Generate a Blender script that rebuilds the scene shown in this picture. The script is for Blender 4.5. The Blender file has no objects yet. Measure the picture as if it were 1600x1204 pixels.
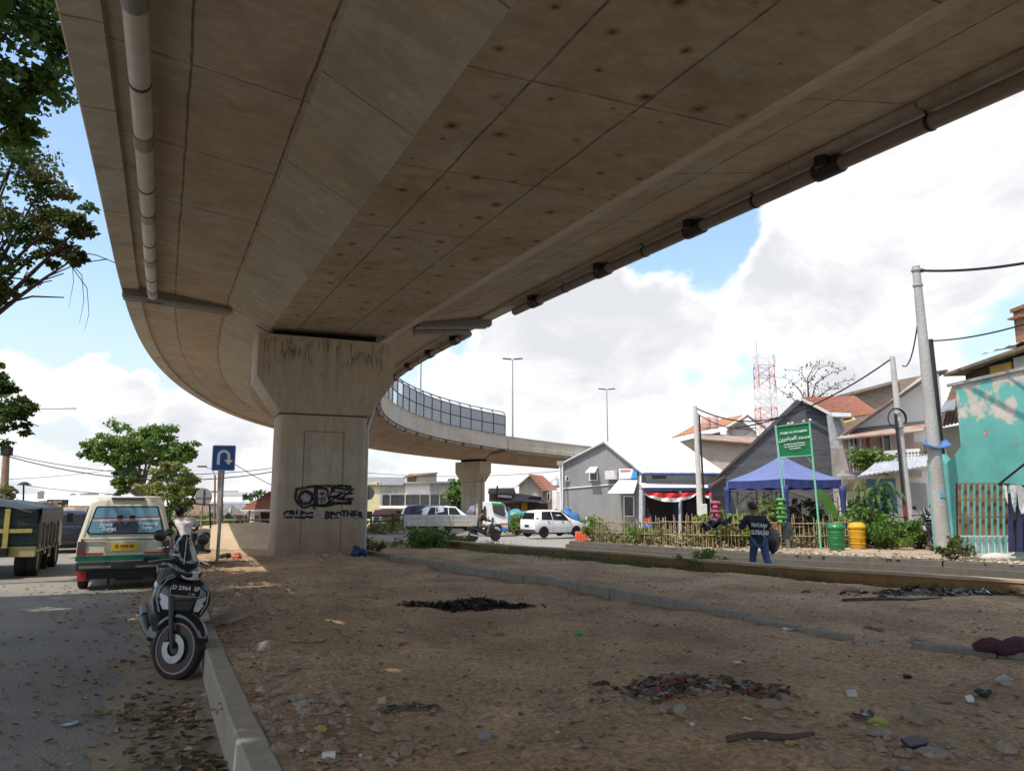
import bpy, bmesh, math, random
from mathutils import Vector, Matrix, noise
R = math.radians
rnd = random.Random(7)
SC = bpy.context.scene
COL = SC.collection
# ------------------------------------------------------------------ camera
CAM_H, FPX, PITCH = 1.65, 1202.0, math.atan(184 / 1202.0)
cam_d = bpy.data.cameras.new("camera")
cam = bpy.data.objects.new("camera", cam_d)
COL.objects.link(cam)
cam.location = (0, 0, CAM_H)
cam.rotation_euler = (R(90) + PITCH, 0, 0)
cam_d.sensor_width = 36
cam_d.lens = 36 * FPX / 1600
cam_d.clip_start = 0.05
cam_d.clip_end = 5000
SC.camera = cam
# ------------------------------------------------------------------ sun
SUNV = Vector((0.395, 0.392, -1.0))
sun_d = bpy.data.lights.new("sun", 'SUN')
sun_d.energy = 3.4
sun_d.angle = R(0.53)
sun_d.color = (1.0, 0.94, 0.85)
sun = bpy.data.objects.new("sun", sun_d)
COL.objects.link(sun)
sun.rotation_euler = SUNV.to_track_quat('-Z', 'Y').to_euler()
sun.location = (-20, -20, 40)
# ------------------------------------------------------------------ view
SC.view_settings.view_transform = 'Standard'
SC.view_settings.look = 'None'
SC.view_settings.exposure = 0.45
SC.view_settings.gamma = 1.0
SC.cycles.use_denoising = True
SC.cycles.max_bounces = 7
SC.cycles.diffuse_bounces = 5
SC.cycles.transparent_max_bounces = 12


def raydir(px, py):
    u, v = (px - 800) / FPX, (602 - py) / FPX
    return Vector((u, math.cos(PITCH) - v * math.sin(PITCH), math.sin(PITCH) + v * math.cos(PITCH)))


def zg(Y):                       # the land falls gently away beyond the first pier
    if Y < 20:
        return 0.0
    return -0.0143 * (min(Y, 60) - 20)


def at(px, py, Y):               # a point of the place at distance Y in front of the spot the photo was taken from
    d = raydir(px, py)
    return Vector((d.x / d.y * Y, Y, CAM_H + d.z / d.y * Y))


def px_x(px, Y):
    return at(px, 786, Y).x


def px_z(py, Y):
    return at(800, py, Y).z


def xat(px, Y, z=1.0):           # X at a distance for a column of the photo, at a height
    d = Vector((px - 800, 0, 0)) / FPX
    depth = Y * math.cos(PITCH) + (z - CAM_H) * math.sin(PITCH)
    return d.x * depth


def gnd(px, py, off=0.0):        # the ground point seen at a pixel
    d = raydir(px, py)
    z = off
    for _ in range(12):
        t = (z - CAM_H) / d.z
        z = zg(d.y * t) + off
    return Vector((d.x * t, d.y * t, z))


# ------------------------------------------------------------------ world: daylight sky with cumulus
def build_world():
    w = bpy.data.worlds.new("World")
    SC.world = w
    w.use_nodes = True
    nt = w.node_tree
    N, L = nt.nodes, nt.links
    N.clear()
    out = N.new('ShaderNodeOutputWorld')
    bg = N.new('ShaderNodeBackground')
    bg.inputs[1].default_value = 0.13
    L.new(bg.outputs[0], out.inputs[0])
    sky = N.new('ShaderNodeTexSky')
    sky.sky_type = 'NISHITA'
    sky.sun_disc = False
    sky.sun_elevation = math.atan(1 / math.hypot(SUNV.x, SUNV.y))
    sky.sun_rotation = math.atan2(-SUNV.x, -SUNV.y)
    sky.air_density = 1.3
    sky.dust_density = 2.2
    sky.ozone_density = 2.0
    tc = N.new('ShaderNodeTexCoord')
    mp = N.new('ShaderNodeMapping')
    mp.inputs['Scale'].default_value = (1, 1, 1.9)
    L.new(tc.outputs['Generated'], mp.inputs[0])

    def math_(op, a, b, clamp=False):
        n = N.new('ShaderNodeMath')
        n.operation = op
        n.use_clamp = clamp
        for i, s in enumerate((a, b)):
            if s is None:
                continue
            if isinstance(s, (int, float)):
                n.inputs[i].default_value = s
            else:
                L.new(s, n.inputs[i])
        return n.outputs[0]

    def noise_(scale, detail, rough, vec, dist=0.0):
        n = N.new('ShaderNodeTexNoise')
        n.inputs['Scale'].default_value = scale
        n.inputs['Detail'].default_value = detail
        n.inputs['Roughness'].default_value = rough
        n.inputs['Distortion'].default_value = dist
        L.new(vec, n.inputs['Vector'])
        return n.outputs[0]

    def maprange(v, a, b, c, d):
        n = N.new('ShaderNodeMapRange')
        n.interpolation_type = 'SMOOTHSTEP'
        for i, s in enumerate((v, a, b, c, d)):
            if isinstance(s, (int, float)):
                n.inputs[i].default_value = s
            else:
                L.new(s, n.inputs[i])
        return n.outputs[0]

    dens = noise_(3.4, 13, 0.60, mp.outputs[0], 0.3)
    # banks of cloud and gaps of blue, by bearing: (pixel of the photo they fell on, angular size in degrees, amount)
    spots = [((1085, 390), 5.6, -0.36), ((735, 500), 3.6, -0.26), ((900, 330), 9, -0.08), ((120, 350), 17, -0.30),
             ((110, 480), 8, -0.16), ((240, 560), 11, -0.20), ((60, 620), 9, -.12), ((40, 120), 15, -0.2), ((1210, 560), 4, -0.08), ((1560, 520), 5, -0.10),
             ((1350, 280), 15, 0.16), ((1500, 200), 12, 0.2), ((1000, 470), 7, 0.22), ((1150, 490), 6, 0.2), ((860, 620), 14, 0.16), ((1400, 470), 10, 0.13),
             ((1300, 600), 10, .06), ((70, 545), 5.5, 0.40), ((180, 570), 3.6, 0.34), ((95, 262), 3.6, 0.42), ((178, 470), 3.0, .36), ((330, 650), 7, 0.30), ((130, 650), 8, 0.30), ((175, 610), 3, .2)]
    nrm = N.new('ShaderNodeVectorMath')
    nrm.operation = 'NORMALIZE'
    L.new(tc.outputs['Generated'], nrm.inputs[0])
    acc = dens
    wob = N.new('ShaderNodeTexNoise')
    wob.inputs['Scale'].default_value = 7.0
    wob.inputs['Detail'].default_value = 8
    L.new(nrm.outputs[0], wob.inputs['Vector'])
    wsub = N.new('ShaderNodeVectorMath')
    wsub.operation = 'SUBTRACT'
    L.new(wob.outputs['Color'], wsub.inputs[0])
    wsub.inputs[1].default_value = (.5, .5, .5)
    wsc = N.new('ShaderNodeVectorMath')
    wsc.operation = 'SCALE'
    L.new(wsub.outputs[0], wsc.inputs[0])
    wsc.inputs['Scale'].default_value = .16
    wadd = N.new('ShaderNodeVectorMath')
    L.new(nrm.outputs[0], wadd.inputs[0])
    L.new(wsc.outputs[0], wadd.inputs[1])
    wn = N.new('ShaderNodeVectorMath')
    wn.operation = 'NORMALIZE'
    L.new(wadd.outputs[0], wn.inputs[0])
    for (px, py), rad, amt in spots:
        dn = N.new('ShaderNodeVectorMath')
        dn.operation = 'DOT_PRODUCT'
        L.new(wn.outputs[0], dn.inputs[0])
        dn.inputs[1].default_value = raydir(px, py).normalized()
        acc = math_('ADD', acc, maprange(dn.outputs['Value'], math.cos(R(rad)), 1.0, 0.0, amt))
    cover = maprange(acc, 0.485, 0.605, 0, 1)
    shade = maprange(noise_(4.2, 10, 0.6, mp.outputs[0], 0.4), 0.34, 0.60, 0, 1)
    thick = maprange(acc, 0.52, 0.74, 0, 1)
    lit = N.new('ShaderNodeMix')
    lit.data_type = 'RGBA'
    lit.inputs['A'].default_value = (6.5, 6.45, 6.35, 1)
    lit.inputs['B'].default_value = (4.4, 4.5, 4.8, 1)
    L.new(math_('MULTIPLY', math_('MULTIPLY', shade, 0.95), thick, True), lit.inputs['Factor'])
    # thin bright veil low over the horizon
    sep = N.new('ShaderNodeSeparateXYZ')
    L.new(nrm.outputs[0], sep.inputs[0])
    veil = maprange(sep.outputs[2], -0.02, 0.30, 0.86, 0.0)
    hz = N.new('ShaderNodeMix')
    hz.data_type = 'RGBA'
    L.new(veil, hz.inputs['Factor'])
    gain = N.new('ShaderNodeMix')
    gain.data_type = 'RGBA'
    gain.blend_type = 'MULTIPLY'
    gain.inputs['Factor'].default_value = 1.0
    gain.inputs['B'].default_value = (1.38, 1.42, 1.48, 1)
    L.new(sky.outputs[0], gain.inputs['A'])
    L.new(gain.outputs['Result'], hz.inputs['A'])
    hz.inputs['B'].default_value = (4.7, 5.05, 5.55, 1)
    mx = N.new('ShaderNodeMix')
    mx.data_type = 'RGBA'
    L.new(cover, mx.inputs['Factor'])
    L.new(hz.outputs['Result'], mx.inputs['A'])
    L.new(lit.outputs['Result'], mx.inputs['B'])
    L.new(mx.outputs['Result'], bg.inputs[0])
    w.cycles.sampling_method = 'MANUAL'
    w.cycles.sample_map_resolution = 512


build_world()

# ------------------------------------------------------------------ materials
MATS = {}


def mat(name, col, rough=0.8, var=0.25, scale=6.0, bump=0.0, bscale=None, metal=0.0, col2=None, spec=0.3, detail=6, stretch=None, thresh=None):
    if name in MATS:
        return MATS[name]
    m = bpy.data.materials.new(name)
    m.use_nodes = True
    nt = m.node_tree
    N, L = nt.nodes, nt.links
    b = N["Principled BSDF"]
    b.inputs['Roughness'].default_value = rough
    b.inputs['Metallic'].default_value = metal
    b.inputs['Specular IOR Level'].default_value = spec
    c1 = tuple(col) + (1,)
    c2 = tuple(col2) + (1,) if col2 else tuple(max(0, c * (1 - var)) for c in col) + (1,)
    if not col2:
        c1 = tuple(min(1, c * (1 + var * 0.6)) for c in col) + (1,)
    tc = N.new('ShaderNodeTexCoord')
    vec = tc.outputs['Object']
    if stretch:
        mp = N.new('ShaderNodeMapping')
        mp.inputs['Scale'].default_value = stretch
        L.new(vec, mp.inputs[0])
        vec = mp.outputs[0]
    n = N.new('ShaderNodeTexNoise')
    n.inputs['Scale'].default_value = scale
    n.inputs['Detail'].default_value = detail
    n.inputs['Roughness'].default_value = 0.62
    L.new(vec, n.inputs['Vector'])
    rp = N.new('ShaderNodeValToRGB')
    lo, hi = thresh if thresh else (0.3, 0.7)
    rp.color_ramp.elements[0].position = lo
    rp.color_ramp.elements[1].position = hi
    rp.color_ramp.elements[0].color = c2
    rp.color_ramp.elements[1].color = c1
    L.new(n.outputs[0], rp.inputs[0])
    L.new(rp.outputs[0], b.inputs['Base Color'])
    if bump:
        n2 = N.new('ShaderNodeTexNoise')
        n2.inputs['Scale'].default_value = bscale or scale * 4
        n2.inputs['Detail'].default_value = 5
        L.new(tc.outputs['Object'], n2.inputs['Vector'])
        bp = N.new('ShaderNodeBump')
        bp.inputs['Strength'].default_value = bump
        bp.inputs['Distance'].default_value = 0.05
        L.new(n2.outputs[0], bp.inputs['Height'])
        L.new(bp.outputs[0], b.inputs['Normal'])
    MATS[name] = m
    return m


def leafmat(name, col, col2, trans=0.35):
    if name in MATS:
        return MATS[name]
    m = mat(name, col, 0.55, 0, 0.9, col2=col2, spec=0.25)
    nt = m.node_tree
    N, L = nt.nodes, nt.links
    b = N["Principled BSDF"]
    tr = N.new('ShaderNodeBsdfTranslucent')
    ms = N.new('ShaderNodeMixShader')
    ms.inputs[0].default_value = trans
    rp = [x for x in N if x.type == 'VALTORGB'][0]
    L.new(rp.outputs[0], tr.inputs[0])
    L.new(b.outputs[0], ms.inputs[1])
    L.new(tr.outputs[0], ms.inputs[2])
    L.new(ms.outputs[0], N['Material Output'].inputs[0])
    return m


def addnode(m):
    return m.node_tree.nodes, m.node_tree.links, m.node_tree.nodes["Principled BSDF"]


def concrete(name, base, joints=None, spots=False, streak=True, dirt=0.0, uv=True):
    """board-marked concrete: tone clouds, streaks, formwork joints, rust spots. joints=(du, dv) in metres of the UV map"""
    m = bpy.data.materials.new(name)
    m.use_nodes = True
    N, L, b = addnode(m)
    b.inputs['Roughness'].default_value = 0.9
    b.inputs['Specular IOR Level'].default_value = 0.2
    tc = N.new('ShaderNodeTexCoord')
    UV = tc.outputs['UV'] if uv else tc.outputs['Object']

    def nz(vec, sc, det=6, ro=0.6, stretch=(1, 1, 1)):
        mp = N.new('ShaderNodeMapping')
        mp.inputs['Scale'].default_value = stretch
        L.new(vec, mp.inputs[0])
        n = N.new('ShaderNodeTexNoise')
        n.inputs['Scale'].default_value = sc
        n.inputs['Detail'].default_value = det
        n.inputs['Roughness'].default_value = ro
        L.new(mp.outputs[0], n.inputs['Vector'])
        return n.outputs[0]

    def mr(v, a, c, lo, hi):
        n = N.new('ShaderNodeMapRange')
        n.inputs[1].default_value, n.inputs[2].default_value, n.inputs[3].default_value, n.inputs[4].default_value = a, c, lo, hi
        L.new(v, n.inputs[0])
        return n.outputs[0]

    def mix(fac, a, bcol, mode='MIX'):
        n = N.new('ShaderNodeMix')
        n.data_type = 'RGBA'
        n.blend_type = mode
        if isinstance(fac, float):
            n.inputs['Factor'].default_value = fac
        else:
            L.new(fac, n.inputs['Factor'])
        for k, s in (('A', a), ('B', bcol)):
            if isinstance(s, tuple):
                n.inputs[k].default_value = s + (1,)
            else:
                L.new(s, n.inputs[k])
        return n.outputs['Result']

    def mm(op, a, c):
        n = N.new('ShaderNodeMath')
        n.operation = op
        for i, s in enumerate((a, c)):
            if isinstance(s, (int, float)):
                n.inputs[i].default_value = s
            elif s is not None:
                L.new(s, n.inputs[i])
        return n.outputs[0]

    warm = (base[0] * 0.92, base[1] * 0.78, base[2] * 0.62)
    cool = (base[0] * 0.86, base[1] * 0.9, base[2] * 0.92)
    c = mix(mr(nz(tc.outputs['Object'], 0.55, 5), 0.35, 0.65, 0, 1), tuple(base), warm)
    c = mix(mr(nz(tc.outputs['Object'], 0.8, 4, .5, (1.3, 1, 1)), 0.48, 0.7, 0, .7), c, cool)
    if streak:
        s = mr(nz(UV, 1.6, 7, .7, (3.5, 1.3, 1) if uv else (5, 5, .6)), 0.44, 0.68, 0, 0.55)
        c = mix(s, c, tuple(x * 0.66 for x in warm))
    c = mix(mr(nz(tc.outputs['Object'], 4, 9, .75), 0.48, 0.70, 0, 0.75), c, tuple(x * 0.7 for x in base))
    if uv:      # damp patches and pour marks, irregular and cut off at the panels
        s = mr(nz(UV, .55, 9, .72), 0.50, 0.66, 0, .6)
        c = mix(s, c, tuple(x * 0.62 for x in warm))
        s = mr(nz(tc.outputs['Object'], 1.1, 9, .7), 0.55, 0.68, 0, .55)
        c = mix(s, c, (base[0] * 1.15, base[1] * 1.17, base[2] * 1.16))
        s = mr(nz(UV, 2.2, 4, .6, (10, .8, 1)), 0.55, 0.75, 0, .35)
        c = mix(s, c, tuple(x * 0.7 for x in warm))
    if spots:
        rgb = (base[0] * 0.55, base[1] * 0.36, base[2] * 0.24)
        c = mix(mr(nz(UV, 0.9, 6, .7), 0.58, 0.75, 0, .7), c, rgb)
    h = None
    if joints or spots:
        sp = N.new('ShaderNodeSeparateXYZ')
        L.new(UV, sp.inputs[0])
        wob = mm('MULTIPLY', mm('SUBTRACT', nz(UV, 1.1, 2), 0.5), 0.05)
    if joints:
        ln = None
        for k, d in enumerate(joints):
            if not d:
                continue
            fr = mm('PINGPONG', mm('ADD', sp.outputs[k], wob), d / 2.0)
            l_ = mr(fr, 0.006, 0.019 if k == 0 else 0.022, 1, 0)
            ln = l_ if ln is None else mm('MAXIMUM', ln, l_)
        brk = mr(nz(UV, 3.5, 5, .7), 0.32, 0.55, 0.25, 1.0)
        ln = mm('MULTIPLY', ln, brk)
        c = mix(ln, c, tuple(x * 0.25 for x in base))
        h = ln
    if spots:
        # tie holes with rust halos on a jittered grid
        vo = N.new('ShaderNodeTexVoronoi')
        vo.voronoi_dimensions = '2D'
        vo.inputs['Scale'].default_value = 1.45
        vo.inputs['Randomness'].default_value = 0.55
        L.new(UV, vo.inputs['Vector'])
        spc = N.new('ShaderNodeSeparateColor')
        L.new(vo.outputs['Color'], spc.inputs[0])
        rad = mm('ADD', mm('DIVIDE', vo.outputs['Distance'], mr(spc.outputs[0], 0, 1, .35, 1.25)), mm('MULTIPLY', mm('SUBTRACT', nz(UV, 9, 4), 0.5), 0.09))
        keep = mr(nz(UV, .7, 3), 0.40, 0.52, 0.3, 1.0)
        c = mix(mm('MULTIPLY', mr(rad, 0.045, 0.15, 0.85, 0), keep), c, (base[0] * .42, base[1] * .24, base[2] * .14))
        c = mix(mm('MULTIPLY', mr(rad, 0.03, 0.05, 0.85, 0), keep), c, (base[0] * .18, base[1] * .11, base[2] * .08))
    if dirt:
        so = N.new('ShaderNodeSeparateXYZ')
        L.new(tc.outputs['Object'], so.inputs[0])
        lo = mm('MULTIPLY', mr(so.outputs[2], 0.1, 1.9, 1, 0), mr(nz(tc.outputs['Object'], 1.2, 6, .7), .3, .6, .2, 1))
        c = mix(mm('MULTIPLY', lo, dirt), c, (0.24, 0.15, 0.09))
    L.new(c, b.inputs['Base Color'])
    bp = N.new('ShaderNodeBump')
    bp.inputs['Strength'].default_value = 0.35
    bp.inputs['Distance'].default_value = 0.02
    hh = nz(tc.outputs['Object'], 14, 6, .65)
    if h is not None:
        hh = mm('SUBTRACT', hh, h)
    L.new(hh, bp.inputs['Height'])
    L.new(bp.outputs[0], b.inputs['Normal'])
    MATS[name] = m
    return m


# ------------------------------------------------------------------ mesh builder
class MB:
    def __init__(s):
        s.v, s.f, s.mi, s.uv = [], [], [], []
        s.M = None

    def _p(s, p):
        p = Vector(p)
        s.v.append(s.M @ p if s.M else p)
        return len(s.v) - 1

    def face(s, pts, mi=0, uv=None):
        s.f.append([s._p(p) for p in pts])
        s.mi.append(mi)
        return s

    def idx(s, ids, mi=0):
        s.f.append(list(ids))
        s.mi.append(mi)

    def box(s, c, d, rz=0.0, mi=0, taper=1.0, rx=0.0, ry=0.0):
        c = Vector(c)
        m = Matrix.Rotation(rz, 3, 'Z') @ Matrix.Rotation(ry, 3, 'Y') @ Matrix.Rotation(rx, 3, 'X')
        ids = []
        for z in (-1, 1):
            for x, y in ((-1, -1), (1, -1), (1, 1), (-1, 1)):
                t = taper if z > 0 else 1
                ids.append(s._p(c + m @ Vector((x * d[0] / 2 * t, y * d[1] / 2 * t, z * d[2] / 2))))
        a = ids
        for q in ((3, 2, 1, 0), (4, 5, 6, 7), (0, 1, 5, 4), (1, 2, 6, 5), (2, 3, 7, 6), (3, 0, 4, 7)):
            s.idx([a[k] for k in q], mi)
        return s

    def rings(s, rs, mi=0, closed=True, cap0=True, cap1=True):
        ids = [[s._p(p) for p in r] for r in rs]
        n = len(ids[0])
        for a, b in zip(ids, ids[1:]):
            for k in range(n if closed else n - 1):
                j = (k + 1) % n
                s.idx((a[k], a[j], b[j], b[k]), mi)
        if cap0 and closed:
            s.idx(ids[0][::-1], mi)
        if cap1 and closed:
            s.idx(ids[-1], mi)
        return s

    def tube(s, path, r, seg=8, mi=0, cap=True):
        path = [Vector(p) for p in path]
        rr = r if isinstance(r, (list, tuple)) else [r] * len(path)
        rs = []
        up = Vector((0, 0, 1))
        for i, p in enumerate(path):
            d = (path[min(i + 1, len(path) - 1)] - path[max(i - 1, 0)]).normalized()
            if abs(d.z) > 0.95:
                up = Vector((0, 1, 0))
            elif abs(d.z) < .8:
                up = Vector((0, 0, 1))
            a = d.cross(up).normalized()
            b = d.cross(a).normalized()
            rs.append([p + (a * math.cos(t) + b * math.sin(t)) * rr[i] for t in [2 * math.pi * k / seg for k in range(seg)]])
        s.rings(rs, mi, True, cap, cap)
        return s

    def prism(s, poly, z0, z1, mi=0):
        s.rings([[(x, y, z0) for x, y in poly], [(x, y, z1) for x, y in poly]], mi)
        return s

    def slab(s, quad, t, mi=0):
        """a plane polygon given thickness t along its normal"""
        q = [Vector(p) for p in quad]
        n = (q[1] - q[0]).cross(q[-1] - q[0]).normalized() * t
        s.rings([[p - n for p in q], q], mi)
        return s

    def lathe(s, prof, seg=16, c=(0, 0, 0), axis='Z', mi=0):
        c = Vector(c)
        rs = []
        for k in range(seg):
            t = 2 * math.pi * k / seg
            row = []
            for r, h in prof:
                if axis == 'Z':
                    row.append(c + Vector((r * math.cos(t), r * math.sin(t), h)))
                elif axis == 'X':
                    row.append(c + Vector((h, r * math.cos(t), r * math.sin(t))))
                else:
                    row.append(c + Vector((r * math.cos(t), h, r * math.sin(t))))
            rs.append(row)
        ids = [[s._p(p) for p in r] for r in rs]
        m = len(prof)
        for k in range(seg):
            a, b = ids[k], ids[(k + 1) % seg]
            for j in range(m - 1):
                s.idx((a[j], b[j], b[j + 1], a[j + 1]), mi)
        if prof[0] == prof[-1]:
            return s
        if prof[0][0] > 1e-4:
            s.idx([ids[k][0] for k in range(seg)][::-1], mi)
        if prof[-1][0] > 1e-4:
            s.idx([ids[k][-1] for k in range(seg)], mi)
        return s

    def blob(s, c, r, n=8, mi=0, rough=0.2, seed=0, flat=1.0):
        """an irregular stone or heap"""
        c = Vector(c)
        rs = []
        off = Vector((seed * 3.1, seed * 1.7, seed * .9))
        for i in range(1, n):
            ph = math.pi * i / n
            row = []
            for k in range(n + 2):
                t = 2 * math.pi * k / (n + 2)
                d = Vector((math.sin(ph) * math.cos(t), math.sin(ph) * math.sin(t), -math.cos(ph)))
                q = 1 + rough * 2 * (noise.noise(d * 1.5 + off))
                rv = r if isinstance(r, (tuple, list)) else (r, r, r * flat)
                row.append(c + Vector((d.x * rv[0], d.y * rv[1], d.z * rv[2])) * q)
            rs.append(row)
        s.rings(rs, mi)
        return s

    def build(s, name, mats, parent=None, smooth=False, bevel=0.0, loc=None, rot=None, auto=None):
        me = bpy.data.meshes.new(name)
        me.from_pydata([tuple(p) for p in s.v], [], s.f)
        if not isinstance(mats, (list, tuple)):
            mats = [mats]
        for m in mats:
            me.materials.append(m)
        me.polygons.foreach_set('material_index', s.mi)
        bm = bmesh.new()
        bm.from_mesh(me)
        bmesh.ops.remove_doubles(bm, verts=bm.verts, dist=1e-5)
        bmesh.ops.recalc_face_normals(bm, faces=bm.faces)
        bm.to_mesh(me)
        bm.free()
        if smooth:
            me.polygons.foreach_set('use_smooth', [True] * len(me.polygons))
            if smooth != 'full':
                try:
                    me.set_sharp_from_angle(angle=R(auto or 40))
                except Exception:
                    pass
        o = bpy.data.objects.new(name, me)
        COL.objects.link(o)
        if parent:
            o.parent = parent
        if loc is not None:
            o.location = loc
        if rot is not None:
            o.rotation_euler = rot
        if bevel:
            b = o.modifiers.new('bevel', 'BEVEL')
            b.width = bevel
            b.segments = 2
            b.limit_method = 'ANGLE'
            b.angle_limit = R(40)
        return o


def tag(o, label=None, cat=None, group=None, kind=None):
    if label:
        o['label'] = label
    if cat:
        o['category'] = cat
    if group:
        o['group'] = group
    if kind:
        o['kind'] = kind
    return o


def thing(name, label, cat, loc=(0, 0, 0), rz=0.0, group=None):
    o = bpy.data.objects.new(name, None)
    COL.objects.link(o)
    o.location = loc
    o.rotation_euler = (0, 0, rz)
    o.empty_display_size = 0.2
    return tag(o, label, cat, group)


def copy_tree(o, parent=None):
    c = o.copy()
    COL.objects.link(c)
    c.parent = parent
    for ch in [x for x in SC.objects if x.parent == o]:
        copy_tree(ch, c)
    return c


def text(body, size, m, parent, loc, rot, name='lettering', align='CENTER', bold=0.0, squash=1.0):
    cu = bpy.data.curves.new(name, 'FONT')
    cu.body = body
    cu.size = size
    cu.align_x = align
    cu.align_y = 'CENTER'
    cu.offset = bold
    cu.extrude = 0.0015
    cu.resolution_u = 2
    tmp = bpy.data.objects.new(name, cu)
    COL.objects.link(tmp)
    dg = bpy.context.evaluated_depsgraph_get()
    me = bpy.data.meshes.new_from_object(tmp.evaluated_get(dg))
    bpy.data.objects.remove(tmp)
    me.materials.clear()
    me.materials.append(m)
    o = bpy.data.objects.new(name, me)
    COL.objects.link(o)
    o.parent = parent
    o.location = loc
    o.rotation_euler = rot
    o.scale = (squash, 1, 1)
    return o


def skinned(name, chains, m, parent=None, sub=2, loc=(0, 0, 0)):
    """chains: lists of (point, radius); points within 1e-4 share a joint. One continuous skin grown round the skeleton"""
    vs, rs, es = [], [], []

    def vid(p, r):
        p = Vector(p)
        for i, q in enumerate(vs):
            if (q - p).length < 1e-4:
                return i
        vs.append(p)
        rs.append(r if isinstance(r, (tuple, list)) else (r, r))
        return len(vs) - 1
    for ch in chains:
        ids = [vid(p, r) for p, r in ch]
        for a, b in zip(ids, ids[1:]):
            if a != b and (a, b) not in es and (b, a) not in es:
                es.append((a, b))
    me = bpy.data.meshes.new(name)
    me.from_pydata([tuple(v) for v in vs], es, [])
    tmp = bpy.data.objects.new(name, me)
    COL.objects.link(tmp)
    sk = tmp.modifiers.new('skin', 'SKIN')
    sk.use_smooth_shade = True
    sv = me.skin_vertices[0].data
    for i, r in enumerate(rs):
        sv[i].radius = r
        sv[i].use_root = (i == 0)
    sb = tmp.modifiers.new('sub', 'SUBSURF')
    sb.levels = sb.render_levels = sub
    dg = bpy.context.evaluated_depsgraph_get()
    me2 = bpy.data.meshes.new_from_object(tmp.evaluated_get(dg))
    bpy.data.objects.remove(tmp)
    me2.materials.clear()
    me2.materials.append(m)
    me2.polygons.foreach_set('use_smooth', [True] * len(me2.polygons))
    o = bpy.data.objects.new(name, me2)
    COL.objects.link(o)
    o.parent = parent
    o.location = loc
    return o
# ================================================================== the land
def lerp_line(pts, Y):
    """X on a polyline given as (x, y) sorted by y"""
    if Y <= pts[0][1]:
        a, b = pts[0], pts[1]
    elif Y >= pts[-1][1]:
        a, b = pts[-2], pts[-1]
    else:
        for a, b in zip(pts, pts[1:]):
            if a[1] <= Y <= b[1]:
                break
    t = (Y - a[1]) / (b[1] - a[1])
    return a[0] + (b[0] - a[0]) * t


KERB = [(2.6, -4.0), (0.55, 0.2), (-1.78, 5.1), (-2.74, 7.2), (-4.32, 10.7), (-6.15, 14.8), (-7.85, 18.6), (-9.9, 23.2), (-12.2, 29)]
WALL = [(30, -4), (20, 2.0), (12.6, 8.6), (9.9, 10.7), (8.2, 12.3), (4.9, 15.8), (1.6, 21.0), (-1.3, 26.0), (-2.6, 28.4)]
KERB2 = [(40, 2.5), (22, 9.5), (14, 14.2), (11.05, 16.6), (9.9, 18.2), (8.2, 19.7), (6.75, 21.2), (4.35, 26.0), (2.6, 30.2)]


def fbm(x, y, z=0.0, o=4):
    return noise.fractal(Vector((x, y, z)), 0.9, 2.1, o)


def med_z(x, y):
    """surface of the dirt median"""
    kx, wx = lerp_line(KERB, y), lerp_line(WALL, y)
    h = 0.255 + zg(y) + 0.055 * fbm(x * .55, y * .55) + 0.03 * fbm(x * 2.3, y * 2.3, 4) + .012 * fbm(x * 8, y * 8, 9, 4)
    for o_, w_, d_ in ((1.6, .16, .022), (3.05, .17, .02), (5.2, .2, .018), (6.5, .2, .016)):       # old wheel ruts along the median
        u = (x - kx) * .91 - o_ - .35 * fbm(y * .25, o_)
        h -= d_ * math.exp(-(u / w_) ** 2) * (1 + .5 * fbm(y * 1.7, o_ + 3))
        h += d_ * .55 * math.exp(-((abs(u) - w_ * 1.9) / (w_ * .8)) ** 2)
    h += 0.16 * math.exp(-((x + 5.0) ** 2 + (y - 19.6) ** 2) / 2.4)
    h += 0.10 * math.exp(-((x + 2.3) ** 2 / 1.5 + (y - 9.0) ** 2 / 5))
    h += 0.05 * math.exp(-((x - 1.6) ** 2 / 1.2 + (y - 5.6) ** 2 / .6))
    e = min(max((x - kx - .10) / .5, 0), 1)
    h = h * e + (0.275 + zg(y)) * (1 - e)
    e2 = min(max((wx - x) / .8, 0), 1)
    return h * (.55 + .45 * e2) + .0


def sheet(name, rows, m, kind='structure', label=None, smooth=True):
    mb = MB()
    mb.rings(rows, 0, False)
    o = mb.build(name, m, smooth='full' if smooth else False)
    return tag(o, label, None, None, kind)


M_soil = mat('sandy_soil', (0.33, 0.25, 0.17), 0.95, .3, .35, .5, 6, col2=(0.23, .17, .115))
M_dirt = mat('trodden_dirt', (0.455, 0.308, 0.170), 0.97, .3, .9, 1.0, 9, col2=(0.25, .158, .082), detail=9, thresh=(.34, .66))
N_, L_, b_ = addnode(M_dirt)
# pale crumbs and dark specks lying in the dirt
vo = N_.new('ShaderNodeTexVoronoi')
vo.inputs['Scale'].default_value = 16
tcd = N_.new('ShaderNodeTexCoord')
L_.new(tcd.outputs['Object'], vo.inputs['Vector'])
mrr = N_.new('ShaderNodeMapRange')
mrr.inputs[1].default_value, mrr.inputs[2].default_value, mrr.inputs[3].default_value, mrr.inputs[4].default_value = .10, .2, .75, 0
L_.new(vo.outputs['Distance'], mrr.inputs[0])
nzk = N_.new('ShaderNodeTexNoise')
nzk.inputs['Scale'].default_value = 1.6
nzk.inputs['Detail'].default_value = 5
L_.new(tcd.outputs['Object'], nzk.inputs['Vector'])
mk = N_.new('ShaderNodeMapRange')
mk.inputs[1].default_value, mk.inputs[2].default_value = .45, .65
L_.new(nzk.outputs[0], mk.inputs[0])
mu = N_.new('ShaderNodeMath')
mu.operation = 'MULTIPLY'
L_.new(mrr.outputs[0], mu.inputs[0])
L_.new(mk.outputs[0], mu.inputs[1])
fine = N_.new('ShaderNodeTexNoise')
fine.inputs['Scale'].default_value = 26
fine.inputs['Detail'].default_value = 8
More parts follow.
